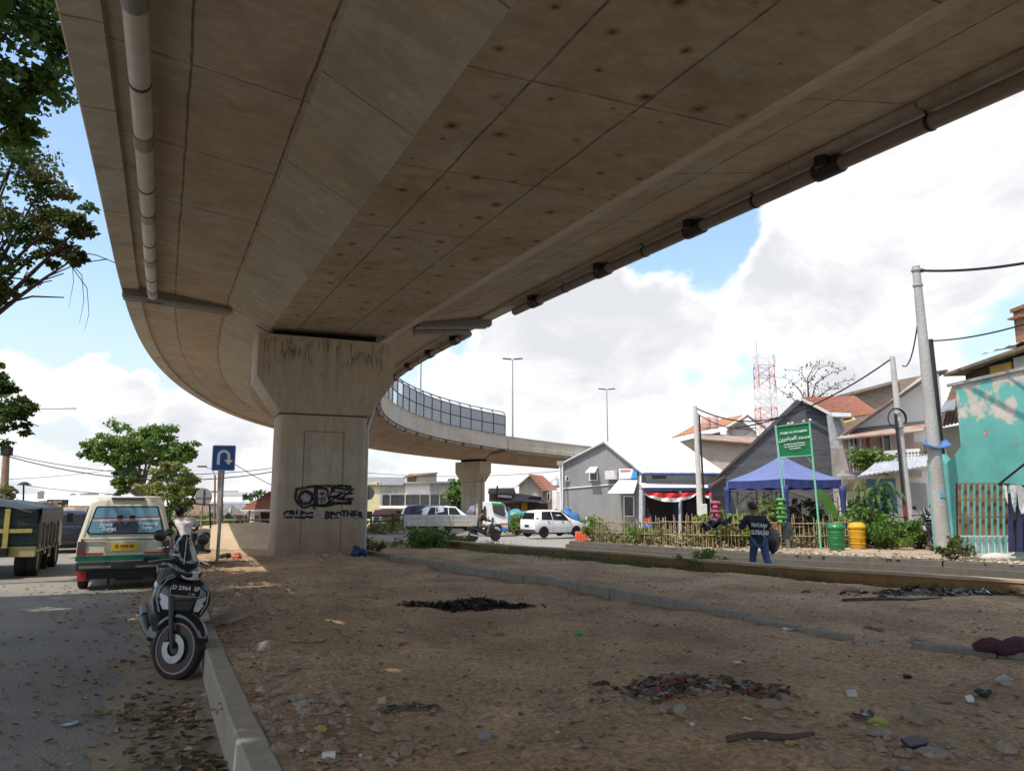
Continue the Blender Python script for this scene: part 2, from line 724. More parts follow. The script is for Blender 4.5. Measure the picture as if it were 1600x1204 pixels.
fine.inputs['Roughness'].default_value = .7
L_.new(tcd.outputs['Object'], fine.inputs['Vector'])
fmr = N_.new('ShaderNodeMapRange')
fmr.inputs[1].default_value, fmr.inputs[2].default_value, fmr.inputs[3].default_value, fmr.inputs[4].default_value = .36, .64, .55, 1.3
L_.new(fine.outputs[0], fmr.inputs[0])
hs = N_.new('ShaderNodeMix')
hs.data_type = 'RGBA'
hs.blend_type = 'MIX'
bw = N_.new('ShaderNodeMix')
bw.data_type = 'RGBA'
bw.inputs['A'].default_value = (.035, .027, .02, 1)
bw.inputs['B'].default_value = (.46, .39, .30, 1)
sx = N_.new('ShaderNodeSeparateColor')
L_.new(vo.outputs['Color'], sx.inputs[0])
gt = N_.new('ShaderNodeMath')
gt.operation = 'GREATER_THAN'
gt.inputs[1].default_value = .5
L_.new(sx.outputs[0], gt.inputs[0])
L_.new(gt.outputs[0], bw.inputs['Factor'])
src = b_.inputs['Base Color'].links[0].from_socket
fm = N_.new('ShaderNodeVectorMath')
fm.operation = 'SCALE'
L_.new(src, fm.inputs[0])
L_.new(fmr.outputs[0], fm.inputs['Scale'])
L_.new(fm.outputs[0], hs.inputs['A'])
L_.new(bw.outputs['Result'], hs.inputs['B'])
L_.new(mu.outputs[0], hs.inputs['Factor'])
L_.new(hs.outputs['Result'], b_.inputs['Base Color'])

M_asph = mat('dusty_asphalt', (0.25, 0.228, 0.192), 0.9, .2, .6, .5, 40, col2=(0.165, .150, .126), detail=9)
M_asph2 = mat('pale_asphalt', (0.30, 0.28, 0.25), 0.9, .2, .4, .4, 40, col2=(0.22, .205, .185), detail=9)
M_conc = concrete('kerb_concrete', (0.36, 0.335, 0.285), None, uv=False)
M_wallc = mat('drain_wall_stain', (0.26, 0.145, 0.066), 0.93, .3, 1.3, .5, 9, col2=(.14, .078, .038), stretch=(1, 1, .6))
M_dark = mat('near_black', (0.012, 0.012, 0.013), 0.6, .2, 4)
M_black = mat('black_rubber', (0.02, 0.02, 0.021), 0.75, .3, 20)

# ground: one sheet to the horizon, following the fall of the land
ys = [-400, -60, -20, -5, 5, 12, 20, 30, 40, 50, 60, 90, 150, 400, 1200, 4000]
xs = [-4000, -600, -150, -60, -30, -12, 0, 12, 30, 60, 150, 600, 4000]
sheet('ground', [[(x, y, zg(y) - .05) for x in xs] for y in ys], M_soil)

# road on the left of the median
rows = []
for i in range(46):
    y = -8 + i * 2.0
    k = lerp_line(KERB, y)
    if y > 26:
        k = lerp_line(KERB, 26) - (y - 26) * .44
    rows.append([(k - w, y - (.0 if w < 1 else w * .0), zg(y) - .004) for w in (0.0, 2, 4, 6, 9, 14, 22)])
sheet('road', rows, M_asph)
# strip of drifted dirt and dust along the kerb, and the worn line beside it
M_gutter = mat('gutter_dust', (0.30, 0.225, 0.145), 0.95, .3, 1.6, .5, 12, col2=(.19, .145, .10))
rows = []
for i in range(70):
    y = 2.0 + i * .25
    k = lerp_line(KERB, y)
    w = .75 + .45 * fbm(y * .6, 3.3) + .18 * fbm(y * 3, 7.1)
    rows.append([(k + .01, y, zg(y) + .022), (k - .12, y, .016), (k - max(w, .2), y, .0045 - .0)])
sheet('gutter_dirt', rows, M_gutter)
# junction road beyond the pier, and the lane between drain wall and garden kerb
jr = []
for y, x0, x1 in [(28.4, -2.6, 3.6), (31, -3.2, 3.4), (34, -4.5, 6), (38, -6.5, 8.5), (42, -10, 10), (46, -12, 10), (50, -14, 8), (53.5, -15, 6)]:
    jr.append([(x0 + (x1 - x0) * k / 8, y + (0 if y < 50 else .0), zg(y) - .001) for k in range(9)])
sheet('junction_road', jr, M_asph2)
rows = []
for i in range(26):
    y = 3 + i * 1.02
    rows.append([(lerp_line(WALL, y) - .1 + (lerp_line(KERB2, y + 3) + 1.4 - lerp_line(WALL, y)) * k / 5, y + 2.2 * k / 5, zg(y) - .0025) for k in range(6)])
sheet('lane', rows, M_asph2)

# dirt median
rows = []
NR, NC = 250, 190
for i in range(NR):
    y = 1.6 + (30.0 - 1.6) * (i / (NR - 1)) ** 1.7
    kx, wx = lerp_line(KERB, y) + .05, lerp_line(WALL, y) - .03
    rows.append([(kx + (wx - kx) * k / (NC - 1), y, med_z(kx + (wx - kx) * k / (NC - 1), y)) for k in range(NC)])
sheet('median_ground', rows, M_dirt)
# the dirt carries on under the flyover beyond the pier to the junction
rows = []
for i in range(34):
    y = 29.7 + i * .62
    x0 = -12.4 - (y - 29.7) * .1
    x1 = -2.7 - (y - 29.7) * .42
    rows.append([(x0 + (x1 - x0) * k / 30, y, zg(y) + (.22 + .05 * fbm(x0 + k * .3, y * .5)) * max(0, min(1, (50.5 - y) / 6)) - .01) for k in range(31)])
sheet('far_median_ground', rows, M_dirt)

# kerb of the near road: cast blocks
mb = MB()
mb2 = MB()
pts = []
y = 0.3
while y < 24:
    pts.append((lerp_line(KERB, y), y))
    y += .5
for a, b in zip(pts, pts[1:]):
    A, B = Vector((a[0], a[1], 0)), Vector((b[0], b[1], 0))
    n = Vector((B.y - A.y, -(B.x - A.x), 0)).normalized() * .17
    ja, jb = .006 * fbm(a[1] * 1.3, 2), .006 * fbm(b[1] * 1.3, 2)
    top, c = .30, .018
    def ring(P, j):
        z0 = zg(P.y)
        nn = n.normalized()
        return [P + nn * j + Vector((0, 0, -.1)), P + nn * j + Vector((0, 0, z0 + top - c)), P + nn * (j + c) + Vector((0, 0, z0 + top)),
                P + nn * (j + .17 - c) + Vector((0, 0, z0 + top + j)), P + nn * (.17 + j) + Vector((0, 0, z0 + top - c + j)), P + nn * (.17 + j) + Vector((0, 0, -.1))]
    mb.rings([ring(A, ja), ring(B, jb)], 0, True, False, False)
tag(mb.build('kerb', M_conc, smooth=True), kind='structure')

# low row of concrete kerb blocks set across the dirt
mb = MB()
line = [Vector(p) for p in [(-3.9, 21.2, 0), (-3.4, 20.3, 0), (-1.0, 16.2, 0), (1.53, 11.95, 0), (2.1, 10.95, 0), (3.2, 8.9, 0), (3.95, 7.9, 0), (5.1, 7.0, 0), (5.6, 6.3, 0)]]
M_block = concrete('block_concrete', (0.25, 0.24, 0.205), None, uv=False)
tot = 0
seg = []
for a, b in zip(line, line[1:]):
    n = max(1, round((b - a).length / .78))
    for k in range(n):
        seg.append((a.lerp(b, k / n), a.lerp(b, (k + 1) / n)))
for i, (a, b) in enumerate(seg):
    m = (a + b) / 2
    d = b - a
    h = .125 - max(0, i - len(seg) * .60) * .026 + .008 * math.sin(i * 2.7)
    h = max(h, -.03)
    if i > len(seg) - 4:
        h = .05
    z0 = .26 + zg(m.y) + .45 * (med_z(m.x, m.y) - .26 - zg(m.y))
    mb.box((m.x, m.y, z0 + h / 2 - .06), (d.length - .012, .15, h + .12), math.atan2(d.y, d.x) + .015 * math.sin(i * 1.9), ry=.0)
tag(mb.build('kerb_blocks', M_block, bevel=.012), kind='structure')

# drain wall at the far side of the median: stained face, pale top
mb = MB()
p = [(x, y) for x, y in WALL if y > 1]
q = []
for a, b in zip(p, p[1:]):
    n = max(1, int(math.hypot(b[0] - a[0], b[1] - a[1]) / .5))
    for k in range(n):
        q.append((a[0] + (b[0] - a[0]) * k / n, a[1] + (b[1] - a[1]) * k / n))
q.append(p[-1])
mt = MB()
for i, (a, b) in enumerate(zip(q, q[1:])):
    A, B = Vector((a[0], a[1], 0)), Vector((b[0], b[1], 0))
    n = Vector((B.y - A.y, -(B.x - A.x), 0)).normalized()
    if n.x < 0:
        n = -n
    def r2(P, t0, t1, zb, zt):
        h = zg(P.y)
        return [P + n * t0 + Vector((0, 0, h + zb)), P + n * t0 + Vector((0, 0, h + zt)), P + n * t1 + Vector((0, 0, h + zt)), P + n * t1 + Vector((0, 0, h + zb))]
    zt = .455
    mb.rings([r2(A, 0, .2, -.2, zt - .05), r2(B, 0, .2, -.2, zt - .05)], 0, True, False, False)
    mt.rings([r2(A, -.015, .215, zt - .05, zt + .006 * math.sin(i)), r2(B, -.015, .215, zt - .05, zt + .006 * math.sin(i + 1))], 0, True, i == 0, i == len(q) - 2)
tw = tag(mb.build('drain_wall', M_wallc), 'long low brown stained drain wall along the far side of the dirt median', 'wall')
mt.build('coping', mat('drain_wall_top', (0.38, 0.30, 0.20), .9, .3, 2, .3), tw)

# garden side: raised land, two-step concrete kerb
rows = []
for i in range(60):
    t = i / 59
    y0 = 6 + 24.2 * t
    x0 = lerp_line(KERB2, y0) + .4
    row = []
    for k in range(40):
        s_ = (k / 39) ** 1.6
        x = x0 + 45 * s_
        yy = y0 + (22 * s_)
        row.append((x, yy, zg(yy) + .30 + .05 * fbm(x * .6, yy * .6, 2) * min(1, k / 4)))
    rows.append(row)
y0 = 30.2
for e, dx in ((3.6, 2.5), (8, 3.6), (20, 4.8), (36, 6)):
    rows.append([(x + dx, yy + e, zg(yy + e) + .29) for x, yy, _ in rows[59]])
sheet('garden_ground', rows, mat('dry_sand', (0.40, 0.31, 0.215), .95, .3, .7, .6, 8, col2=(.27, .205, .14), detail=9))
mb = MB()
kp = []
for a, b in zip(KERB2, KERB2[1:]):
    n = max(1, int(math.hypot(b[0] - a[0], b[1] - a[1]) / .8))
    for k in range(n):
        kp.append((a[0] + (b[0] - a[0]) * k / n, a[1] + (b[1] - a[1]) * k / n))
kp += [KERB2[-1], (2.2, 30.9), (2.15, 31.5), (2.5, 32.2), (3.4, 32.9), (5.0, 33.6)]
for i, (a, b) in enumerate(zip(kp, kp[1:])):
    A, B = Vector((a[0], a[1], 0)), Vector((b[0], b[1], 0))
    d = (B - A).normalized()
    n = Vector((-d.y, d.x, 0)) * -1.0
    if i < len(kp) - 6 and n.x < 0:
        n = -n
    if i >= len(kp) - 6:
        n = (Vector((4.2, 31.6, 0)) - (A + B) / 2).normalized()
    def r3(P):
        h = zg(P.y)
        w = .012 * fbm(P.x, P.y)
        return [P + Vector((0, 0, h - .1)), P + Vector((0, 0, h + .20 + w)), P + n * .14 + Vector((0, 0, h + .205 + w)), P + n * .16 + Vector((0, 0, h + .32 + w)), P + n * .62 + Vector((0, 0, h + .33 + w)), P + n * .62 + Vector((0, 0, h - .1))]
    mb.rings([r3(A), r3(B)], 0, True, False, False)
tag(mb.build('garden_kerb', concrete('shaded_kerb_concrete', (0.115, 0.108, 0.097), None, uv=False)), kind='structure')  # concrete base colour darkened to stand in for shade on this kerb

# ================================================================== the flyover
KN = ([-25, -8, 8, 25, 45, 65, 100], [0.0022, -0.0013, 0.0101, 0.0140, 0.0289, 0.0279, 0.0279])


def kap(s):
    a, b = KN
    if s <= a[0]:
        return b[0]
    if s >= a[-1]:
        return b[-1]
    for i in range(len(a) - 1):
        if a[i] <= s <= a[i + 1]:
            return b[i] + (b[i + 1] - b[i]) * (s - a[i]) / (a[i + 1] - a[i])


DECK = {}


def _deck():
    ds = .25
    for sgn in (1, -1):
        x, y, h, s = -5.0228, 20.4509, -0.4121, 0.0
        DECK[0] = (x, y, h)
        for i in range(1, 440 if sgn > 0 else 200):
            k = kap(s)
            h2 = h + sgn * ds * k
            hm = (h + h2) / 2
            x += sgn * ds * math.sin(hm)
            y += sgn * ds * math.cos(hm)
            h = h2
            s += sgn * ds
            DECK[sgn * i] = (x, y, h)


_deck()


def dk(s, lat, dz):
    i = max(-199, min(439, s / .25))
    a, b = math.floor(i), math.floor(i) + 1
    t = i - a
    A, B = DECK[a], DECK.get(b, DECK[a])
    x, y, h = (A[k] + (B[k] - A[k]) * t for k in range(3))
    sc = max(s, -22)
    z = 6.1219 + 0.0284 * sc - 0.0005 * sc * sc + .0145 * lat
    return Vector((x + math.cos(h) * lat, y - math.sin(h) * lat, z + dz))


M_deck = concrete('deck_concrete', (0.44, 0.385, 0.315), (2.44, 1.22), True)
M_deck_wing = concrete('wing_concrete', (0.42, 0.365, 0.30), (2.44, 1.22), False)
M_web = concrete('web_concrete', (0.37, 0.36, 0.32), (2.6, 0), False)
M_par = concrete('parapet_concrete', (0.50, 0.48, 0.43), (2.1, 0), False)
M_deckroad = mat('deck_asphalt', (.08, .08, .08), .9)
SLOT = {'wing': 0, 'web': 1, 'soffit': 2, 'top': 3}


def strip(mb, uvs, s0, s1, prof, step=.5):
    """loft an open profile [(lat, dz)] along the flyover, UV in metres"""
    n = max(1, round((s1 - s0) / step))
    cum = [0]
    for a, b in zip(prof, prof[1:]):
        cum.append(cum[-1] + math.hypot(b[0] - a[0], b[1] - a[1]))
    rows = []
    for i in range(n + 1):
        s = s0 + (s1 - s0) * i / n
        rows.append(([mb._p(dk(s, l, z)) for l, z in prof], s))
    for (ra, sa), (rb, sb) in zip(rows, rows[1:]):
        for k in range(len(prof) - 1):
            mb.f.append([ra[k], rb[k], rb[k + 1], ra[k + 1]])
            uvs.append([(sa, cum[k]), (sb, cum[k]), (sb, cum[k + 1]), (sa, cum[k + 1])])


def strips_obj(name, s0, s1, parts, mats, parent, smooth=True, caps=None):
    mb = MB()
    uvs = []
    for prof, mi, v0 in parts:
        n0 = len(mb.f)
        u0 = len(uvs)
        strip(mb, uvs, s0, s1, prof)
        mb.mi += [mi] * (len(mb.f) - n0)
        for k in range(u0, len(uvs)):
            uvs[k] = [(a, b + v0) for a, b in uvs[k]]
    if caps:
        for s, poly in caps:
            mb.face([dk(s, l, z) for l, z in poly], 0)
            uvs.append([(l, z + .7) for l, z in poly])
    me = bpy.data.meshes.new(name)
    me.from_pydata([tuple(p) for p in mb.v], [], mb.f)
    for m in mats:
        me.materials.append(m)
    me.polygons.foreach_set('material_index', mb.mi)
    ul = me.uv_layers.new(name='UVMap')
    flat = [c for u in uvs for c in u]
    for i, c in enumerate(flat):
        ul.data[i].uv = c
    if smooth:
        me.polygons.foreach_set('use_smooth', [True] * len(me.polygons))
        me.set_sharp_from_angle(angle=R(20))
    o = bpy.data.objects.new(name, me)
    COL.objects.link(o)
    o.parent = parent
    return o


fly = thing('flyover', 'long curved concrete flyover sweeping overhead and away round to the right', 'flyover')
BS, BT, D1, W, WR, D2, DP = 1.521, 2.544, 0.55, 5.04, 4.73, 0.80, 2.07
for s0, s1 in ((-44, -0.09), (0.09, 61.0), (61.2, 104)):
    full = [(-W, D2), (-W + .45, D2 - .02), (-BT, D1), (-BS, 0), (BS, 0), (BT, D1), (WR - .45, D2 - .02), (WR, D2), (WR, D2 + .3), (-W, D2 + .3)]
    o = strips_obj('girder', s0, s1, [
        ([(-W + .42, D2 + .055), (-BT, D1)], 0, .41), ([(-BT, D1), (-BT + .05, D1 - .035), (-BS - .03, .02), (-BS, 0)], 1, 0),
        ([(-BS, 0), (BS, 0)], 2, 0.57), ([(BS, 0), (BS + .03, .02), (BT - .05, D1 - .035), (BT, D1)], 0, 0.3), ([(BT, D1), (WR - .42, D2 + .055)], 0, .7),
        ([(WR - .3, D2 + .32), (-W + .3, D2 + .32)], 3, 0)],
        [M_deck_wing, M_web, M_deck, M_deckroad], fly, caps=[(s0, [(-W + .42, D2 + .055), (-BT, D1), (-BS, 0), (BS, 0), (BT, D1), (WR - .42, D2 + .055)]), (s1, [(-W + .42, D2 + .055), (-BT, D1), (-BS, 0), (BS, 0), (BT, D1), (WR - .42, D2 + .055)])])
    for sd, w in ((-1, W), (1, WR)):
        pr = [(sd * (w - .42), D2 + .06), (sd * (w - .40), D2 - .02), (sd * (w - .02), D2 - .02), (sd * w, D2), (sd * w, D2 + .42), (sd * (w - .035), D2 + .45), (sd * (w - .035), DP - .12), (sd * (w + .0), DP - .1), (sd * (w - .0), DP), (sd * (w - .2), DP), (sd * (w - .3), D2 + .3), (sd * (w - .42), D2 + .3)]
        pr = pr[::-1] if sd > 0 else pr
        strips_obj('parapet', s0, s1, [(pr, 0, 0)], [M_par], fly, caps=[(s0, pr), (s1, pr)])

# crossbeams that stiffen the wings at the joint over the near pier and the next one
for sj in (0.0, 61.1):
    for sd, w in ((-1, W), (1, WR)):
        for e in (-1, 1):
            mb = MB()
            a0 = sj + e * .10
            a1 = sj + e * .34
            for (l0, zt0, zb0), (l1, zt1, zb1) in [((sd * 2.5, D1 + .1, D1 - .13), (sd * (w - .03), D2 + .1, D2 - .20))]:
                mb.rings([[dk(a0, l0, zb0), dk(a1, l0, zb0 + .03), dk(a1, l0, zt0), dk(a0, l0, zt0)],
                          [dk(a0, l1, zb1), dk(a1, l1, zb1 + .03), dk(a1, l1, zt1), dk(a0, l1, zt1)]])
            mb.build('joint_beam', MATS['parapet_concrete'], fly, bevel=.012)
M_bear = mat('bearing_black', (.012, .011, .010), .9)

# drain pipes slung under the wing edges
M_pipe = mat('grey_plastic_pipe', (0.42, 0.40, 0.36), .45, .15, 3, spec=.5)
M_pipeb = mat('brown_grey_pipe', (0.24, 0.20, 0.165), .5, .2, 3, spec=.5)
M_strap = mat('black_strap', (.03, .028, .027), .5)


def pipe(lat, dz, s0, s1, m, r=.105):
    mb = MB()
    n = int((s1 - s0) / .6)
    mb.tube([dk(s0 + (s1 - s0) * i / n, lat, dz) for i in range(n + 1)], r, 14)
    mb.build('drain_pipe', m, fly, smooth=True)


pipe(-W + .72, D2 - .19, -26, -0.6, M_pipe, .115)
pipe(WR - .16, D2 - .16, -26, -2.3, M_pipeb)
pipe(WR - .16, D2 - .16, 1.3, 59.5, M_pipeb)
pipe(WR - .16, D2 - .16, 62.5, 100, M_pipeb)
for s in [-17.9, -13.6, -10.2, -6.9, -3.9, -1.1]:
    mb = MB()
    mb.tube([dk(s - .2, -W + .72, D2 - .19), dk(s + .2, -W + .72, D2 - .19)], .128, 14)
    mb.build('pipe_socket', mat('pipe_socket_grey', (0.17, .16, .145), .4), fly, smooth=True)
for s in [-20, -15.6, -11.8, -8.3, -5.2, -2.4]:
    mb = MB()
    mb.tube([dk(s - .03, -W + .72, D2 - .19), dk(s + .03, -W + .72, D2 - .19)], .122, 14)
    mb.box(dk(s, -W + .74, D2 - .05), (.05, .05, .16))
    mb.build('pipe_clip', M_strap, fly, smooth=True)
sock = [-19.3, -16.2, -13.1, -10.05, -6.9, -3.6, 2.6, 5.6] + [9 + 3.4 * i for i in range(15)]
for s in sock:
    mb = MB()
    mb.tube([dk(s - .22, WR - .16, D2 - .16), dk(s + .22, WR - .16, D2 - .16)], .135, 12)
    mb.lathe([(.10, -.02), (.10, .2)], 12, dk(s, WR - .30, D2 - .16))
    mb.build('pipe_outlet', M_strap, fly, smooth=True)
for s in [-17.8, -14.7, -11.6, -8.5, -5.2, 1.9, 4.1, 7.2] + [10.7 + 3.4 * i for i in range(15)]:
    mb = MB()
    mb.tube([dk(s - .025, WR - .16, D2 - .16), dk(s + .025, WR - .16, D2 - .16)], .115, 12)
    mb.tube([dk(s, WR - .3, D2 + .03), dk(s, WR - .2, D2 - .08)], .014, 6)
    mb.tube([dk(s - .13, WR - .3, D2 + .02), dk(s + .13, WR - .3, D2 + .02)], .014, 6)
    mb.build('pipe_hanger', M_strap, fly, smooth=True)
# the short branch pipe at the joint on the garden side
mb = MB()
mb.tube([dk(.75, BT + .1, D1 - .06), dk(.8, WR - .7, D2 - .2), dk(.85, WR - .35, D2 - .21)], .10, 12)
mb.build('branch_pipe', M_pipeb, fly, smooth=True)

# noise barrier on the far parapet
nb = thing('noise_barrier', 'dark framed noise barrier of translucent panels on the far parapet', 'noise barrier')
M_frame = mat('barrier_steel', (.045, .05, .056), .5, .2, 5, metal=.3)
M_pan = mat('translucent_panel', (.24, .26, .285), .25, .1, 2)
Nn, Ln, Bn = addnode(M_pan)
tr_ = Nn.new('ShaderNodeBsdfTransparent')
ms_ = Nn.new('ShaderNodeMixShader')
ms_.inputs[0].default_value = .75
Ln.new(tr_.outputs[0], ms_.inputs[1])
Ln.new(Bn.outputs[0], ms_.inputs[2])
Ln.new(ms_.outputs[0], Nn['Material Output'].inputs[0])
M_pan2 = mat('clear_panel', (.72, .75, .78), .25, .1, 2)
Nn, Ln, Bn = addnode(M_pan2)
tr_ = Nn.new('ShaderNodeBsdfTransparent')
ms_ = Nn.new('ShaderNodeMixShader')
ms_.inputs[0].default_value = .35
Ln.new(tr_.outputs[0], ms_.inputs[1])
Ln.new(Bn.outputs[0], ms_.inputs[2])
Ln.new(ms_.outputs[0], Nn['Material Output'].inputs[0])
SB1 = 60.7
nbay = 21
bay = 2.0
hts = [0.03, 1.02, 2.0, 2.32]
fr = MB()
LB = WR - .1
for i in range(nbay + 1):
    s = SB1 - i * bay
    fr.tube([dk(s, LB, DP), dk(s, LB, DP + 1.95), dk(s, LB - .07, DP + 2.15), dk(s, LB - .3, DP + 2.34)], .055, 6)
for h, l in ((.05, LB), (1.02, LB), (1.95, LB), (2.34, LB - .3)):
    fr.tube([dk(SB1 - i * bay / 2, l, DP + h) for i in range(nbay * 2 + 1)], .045, 6)
fr.build('frame', M_frame, nb)
light = {(1, 14), (0, 12), (1, 11), (0, 16), (1, 17)}
for i in range(nbay):
    sa, sb = SB1 - i * bay - .05, SB1 - (i + 1) * bay + .05
    for k in range(3):
        l0, l1 = (LB, LB) if k < 2 else (LB - .02, LB - .28)
        z0, z1 = ((.09, .98), (1.06, 1.91), (1.98, 2.31))[k]
        q = [dk(sa, l0, DP + z0), dk(sb, l0, DP + z0), dk(sb, l1, DP + z1), dk(sa, l1, DP + z1)]
        m = MB()
        m.slab(q, .008)
        m.build('panel', M_pan2 if ((k, i) in light or k == 2) else M_pan, nb)


# street lamps on the flyover
M_galv = mat('galvanised_steel', (.34, .35, .36), .45, .15, 4, metal=.6)
def lamp(px, py, Y, zbase, label, dbl):
    top = at(px, py, Y)
    t = thing('street_lamp', label, 'street lamp', (top.x, Y, zbase), group='street lamps on the flyover')
    H = top.z - zbase
    m = MB()
    m.tube([(0, 0, 0), (0, 0, H)], [.09, .05], 8)
    m.build('pole', M_galv, t, smooth=True)
    for sd in ((-1, 1) if dbl else (1,)):
        m = MB()
        m.box((sd * .55, 0, H + .03), (.9, .26, .10), ry=-sd * (.1 if dbl else .55))
        m.build('lamp_head', M_frame, t, bevel=.02)


lamp(658, 560, 62, 8.0, 'flyover street lamp with a single tilted head nearest to the concrete pier', False)
lamp(801, 561, 75, 8.0, 'tall flyover street lamp standing at the end of the noise barrier', True)
lamp(948, 608, 90, 7.0, 'flyover street lamp rising above the grey house roof', True)


# ------------------------------------------------------------------ piers
M_pier = concrete('pier_concrete', (0.40, 0.36, 0.295), None, dirt=.75, uv=False)
M_stain = mat('black_mould', (.05, .046, .04), .95, .3, 3)


def pier_ring(w, d, r, z, P, h, n=4):
    out = []
    for cx, cy, a0 in ((1, -1, -90), (1, 1, 0), (-1, 1, 90), (-1, -1, 180)):
        for k in range(n + 1):
            a = R(a0 + 90 * k / n)
            x = cx * (w / 2 - r) + r * math.cos(a)
            y = cy * (d / 2 - r) + r * math.sin(a)
            out.append(Vector((P.x + x * math.cos(h) + y * math.sin(h), P.y - x * math.sin(h) + y * math.cos(h), z)))
    return out


def pier(s, label, zb, graf):
    P = dk(s, -.09, 0)
    h = DECK[round(s / .25)][2]
    zt = P.z - .22
    t = thing('bridge_pier', label, 'bridge pier', (P.x, P.y, zb), -h, 'flyover piers')
    O = Vector((0, 0, 0))
    H = zt - zb
    hc = H - 1.98           # flare starts
    m = MB()
    m.rings([pier_ring(2.27, 1.35, .22, z, O, 0) for z in (-.5, hc * .5, hc - .006)])
    # inset face panel: two thin grooves and a top one
    m.build('column', M_pier, t, smooth=True)
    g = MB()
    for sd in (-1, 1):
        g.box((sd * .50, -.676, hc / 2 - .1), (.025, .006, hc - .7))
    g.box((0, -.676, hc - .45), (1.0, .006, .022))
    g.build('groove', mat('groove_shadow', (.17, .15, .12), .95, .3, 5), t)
    m = MB()
    m.rings([pier_ring(w, d, r, z, O, 0) for w, d, r, z in ((2.27, 1.37, .16, hc + .002), (2.33, 1.40, .10, hc + .03), (3.48, 1.62, .04, hc + .88), (3.50, 1.64, .03, hc + .90), (3.50, 1.64, .03, H))])
    m.build('pier_head', M_pier, t, smooth=True, auto=16)
    m = MB()
    m.rings([pier_ring(2.285, 1.365, .22, z, O, 0) for z in (hc - .035, hc - .005)])
    m.build('joint_line', M_stain, t)
    m = MB()
    m.box((0, 0.05, H + .12), (2.7, .9, .235))
    m.build('bearing_block', M_bear, t)
    # rain pipe down the side
    m = MB()
    m.tube([(1.28, .1, 0), (1.28, .1, hc - .25), (1.38, .1, hc + .1), (1.62, .1, hc + .9)], .055, 8)
    m.build('rain_pipe', M_pipe, t, smooth=True)
    return t, H, hc


p1, H1, hc1 = pier(0.0, 'massive near concrete pier with black spray graffiti under the flyover', 0.22, True)
p2, H2, hc2 = pier(61.1, 'distant plain concrete pier of the flyover behind the flatbed truck', -.6, False)

# black mould streaks under the top of the near pier head (real stains, thin film on the concrete)
m = MB()
rr = random.Random(3)
for cx in (-.85, .95):
    for k in range(64):
        x = cx + rr.gauss(0, .33)
        z = hc1 + 1.62 - abs(x - cx) ** 2 * .9 + rr.gauss(0, .07)
        hgt = rr.uniform(.08, .34)
        wd = rr.uniform(.004, .014)
        if abs(x) > 1.7:
            continue
        m.face([(x - wd, -.824, z), (x + wd, -.824, z), (x + wd * .2, -.824 + .0, z - hgt)])
for k in range(30):
    x = rr.uniform(-1.6, 1.6)
    z = H1 - rr.uniform(.02, .2)
    m.face([(x - .02, -.824, z), (x + .02, -.824, z), (x, -.824, z - rr.uniform(.1, .5))])
m.build('mould_stain', mat('mould_film', (.215, .192, .152), .95, .35, 5), p1)

# graffiti: grey letters outlined in black, a struck-out line of black letters below
M_spray = mat('black_spray_paint', (.016, .015, .017), .6)
M_spray2 = mat('grey_spray_paint', (.30, .29, .29), .7)
for m_ in (M_spray, M_spray2):      # paint that has not covered: the concrete shows through in specks
    Nn, Ln, Bn = addnode(m_)
    tcs, nzs, mrs = Nn.new('ShaderNodeTexCoord'), Nn.new('ShaderNodeTexNoise'), Nn.new('ShaderNodeMapRange')
    nzs.inputs['Scale'].default_value = 16
    nzs.inputs['Detail'].default_value = 6
    Ln.new(tcs.outputs['Object'], nzs.inputs['Vector'])
    mrs.inputs[1].default_value, mrs.inputs[2].default_value, mrs.inputs[3].default_value, mrs.inputs[4].default_value = .36, .52, .25, 1
    Ln.new(nzs.outputs[0], mrs.inputs[0])
    Ln.new(mrs.outputs[0], Bn.inputs['Alpha'])
gx, gz = -.05, 1.56
m = MB()
for pts in ([(-.62, .22), (-.2, .30), (.55, .32), (.78, .30)], [(-.58, -.10), (-.40, -.24), (-.15, -.16), (.1, -.2), (.5, -.12), (.80, -.10)], [(-.6, .2), (-.62, .0), (-.55, -.12)], [(.78, .30), (.52, .10), (.84, .13)], [(.4, -.0), (.84, -.02)], [(-.14, .3), (-.14, -.28)], [(.3, .2), (.2, .02), (.5, .08)]):
    m.tube([(gx + x, -.681, gz + z) for x, z in pts], .034, 5)
m.build('graffiti_outline', M_spray, p1)
# flatten stroke depth against the wall
SC.objects['graffiti_outline'].scale = (1, 1, 1)
text('O', .44, M_spray, p1, (gx - .36, -.679, gz + .0), (R(90), R(8), 0), 'graffiti_letter', bold=.045)
text('O', .28, M_spray2, p1, (gx - .36, -.682, gz + .0), (R(90), R(-9), 0), 'graffiti_letter', bold=.02)
text('B', .60, M_spray, p1, (gx + .06, -.679, gz + .02), (R(90), R(-3), 0), 'graffiti_letter', bold=.045)
text('B', .52, M_spray2, p1, (gx + .06, -.682, gz + .02), (R(90), R(-3), 0), 'graffiti_letter', bold=.006)
text('Z', .50, M_spray, p1, (gx + .52, -.679, gz + .04), (R(90), R(4), 0), 'graffiti_letter', bold=.045, squash=1.45)
text('Z', .44, M_spray2, p1, (gx + .52, -.682, gz + .04), (R(90), R(6), 0), 'graffiti_letter', bold=.004, squash=1.45)
gr = random.Random(5)
for i, ch_ in enumerate('GRUDG  BROTHER'):
    if ch_ != ' ':
        text(ch_, .235 * gr.uniform(.88, 1.15), M_spray, p1, (gx - .80 + i * .142, -.679, gz - .42 + gr.uniform(-.02, .02)), (R(90), R(gr.uniform(-7, 7)), 0), 'graffiti_letter', bold=.016, squash=gr.uniform(.8, 1.05))
m = MB()
m.slab([(gx - .9, -.682, gz - .45), (gx + .0, -.682, gz - .43), (gx + .0, -.682, gz - .40), (gx - .9, -.682, gz - .41)], .001)
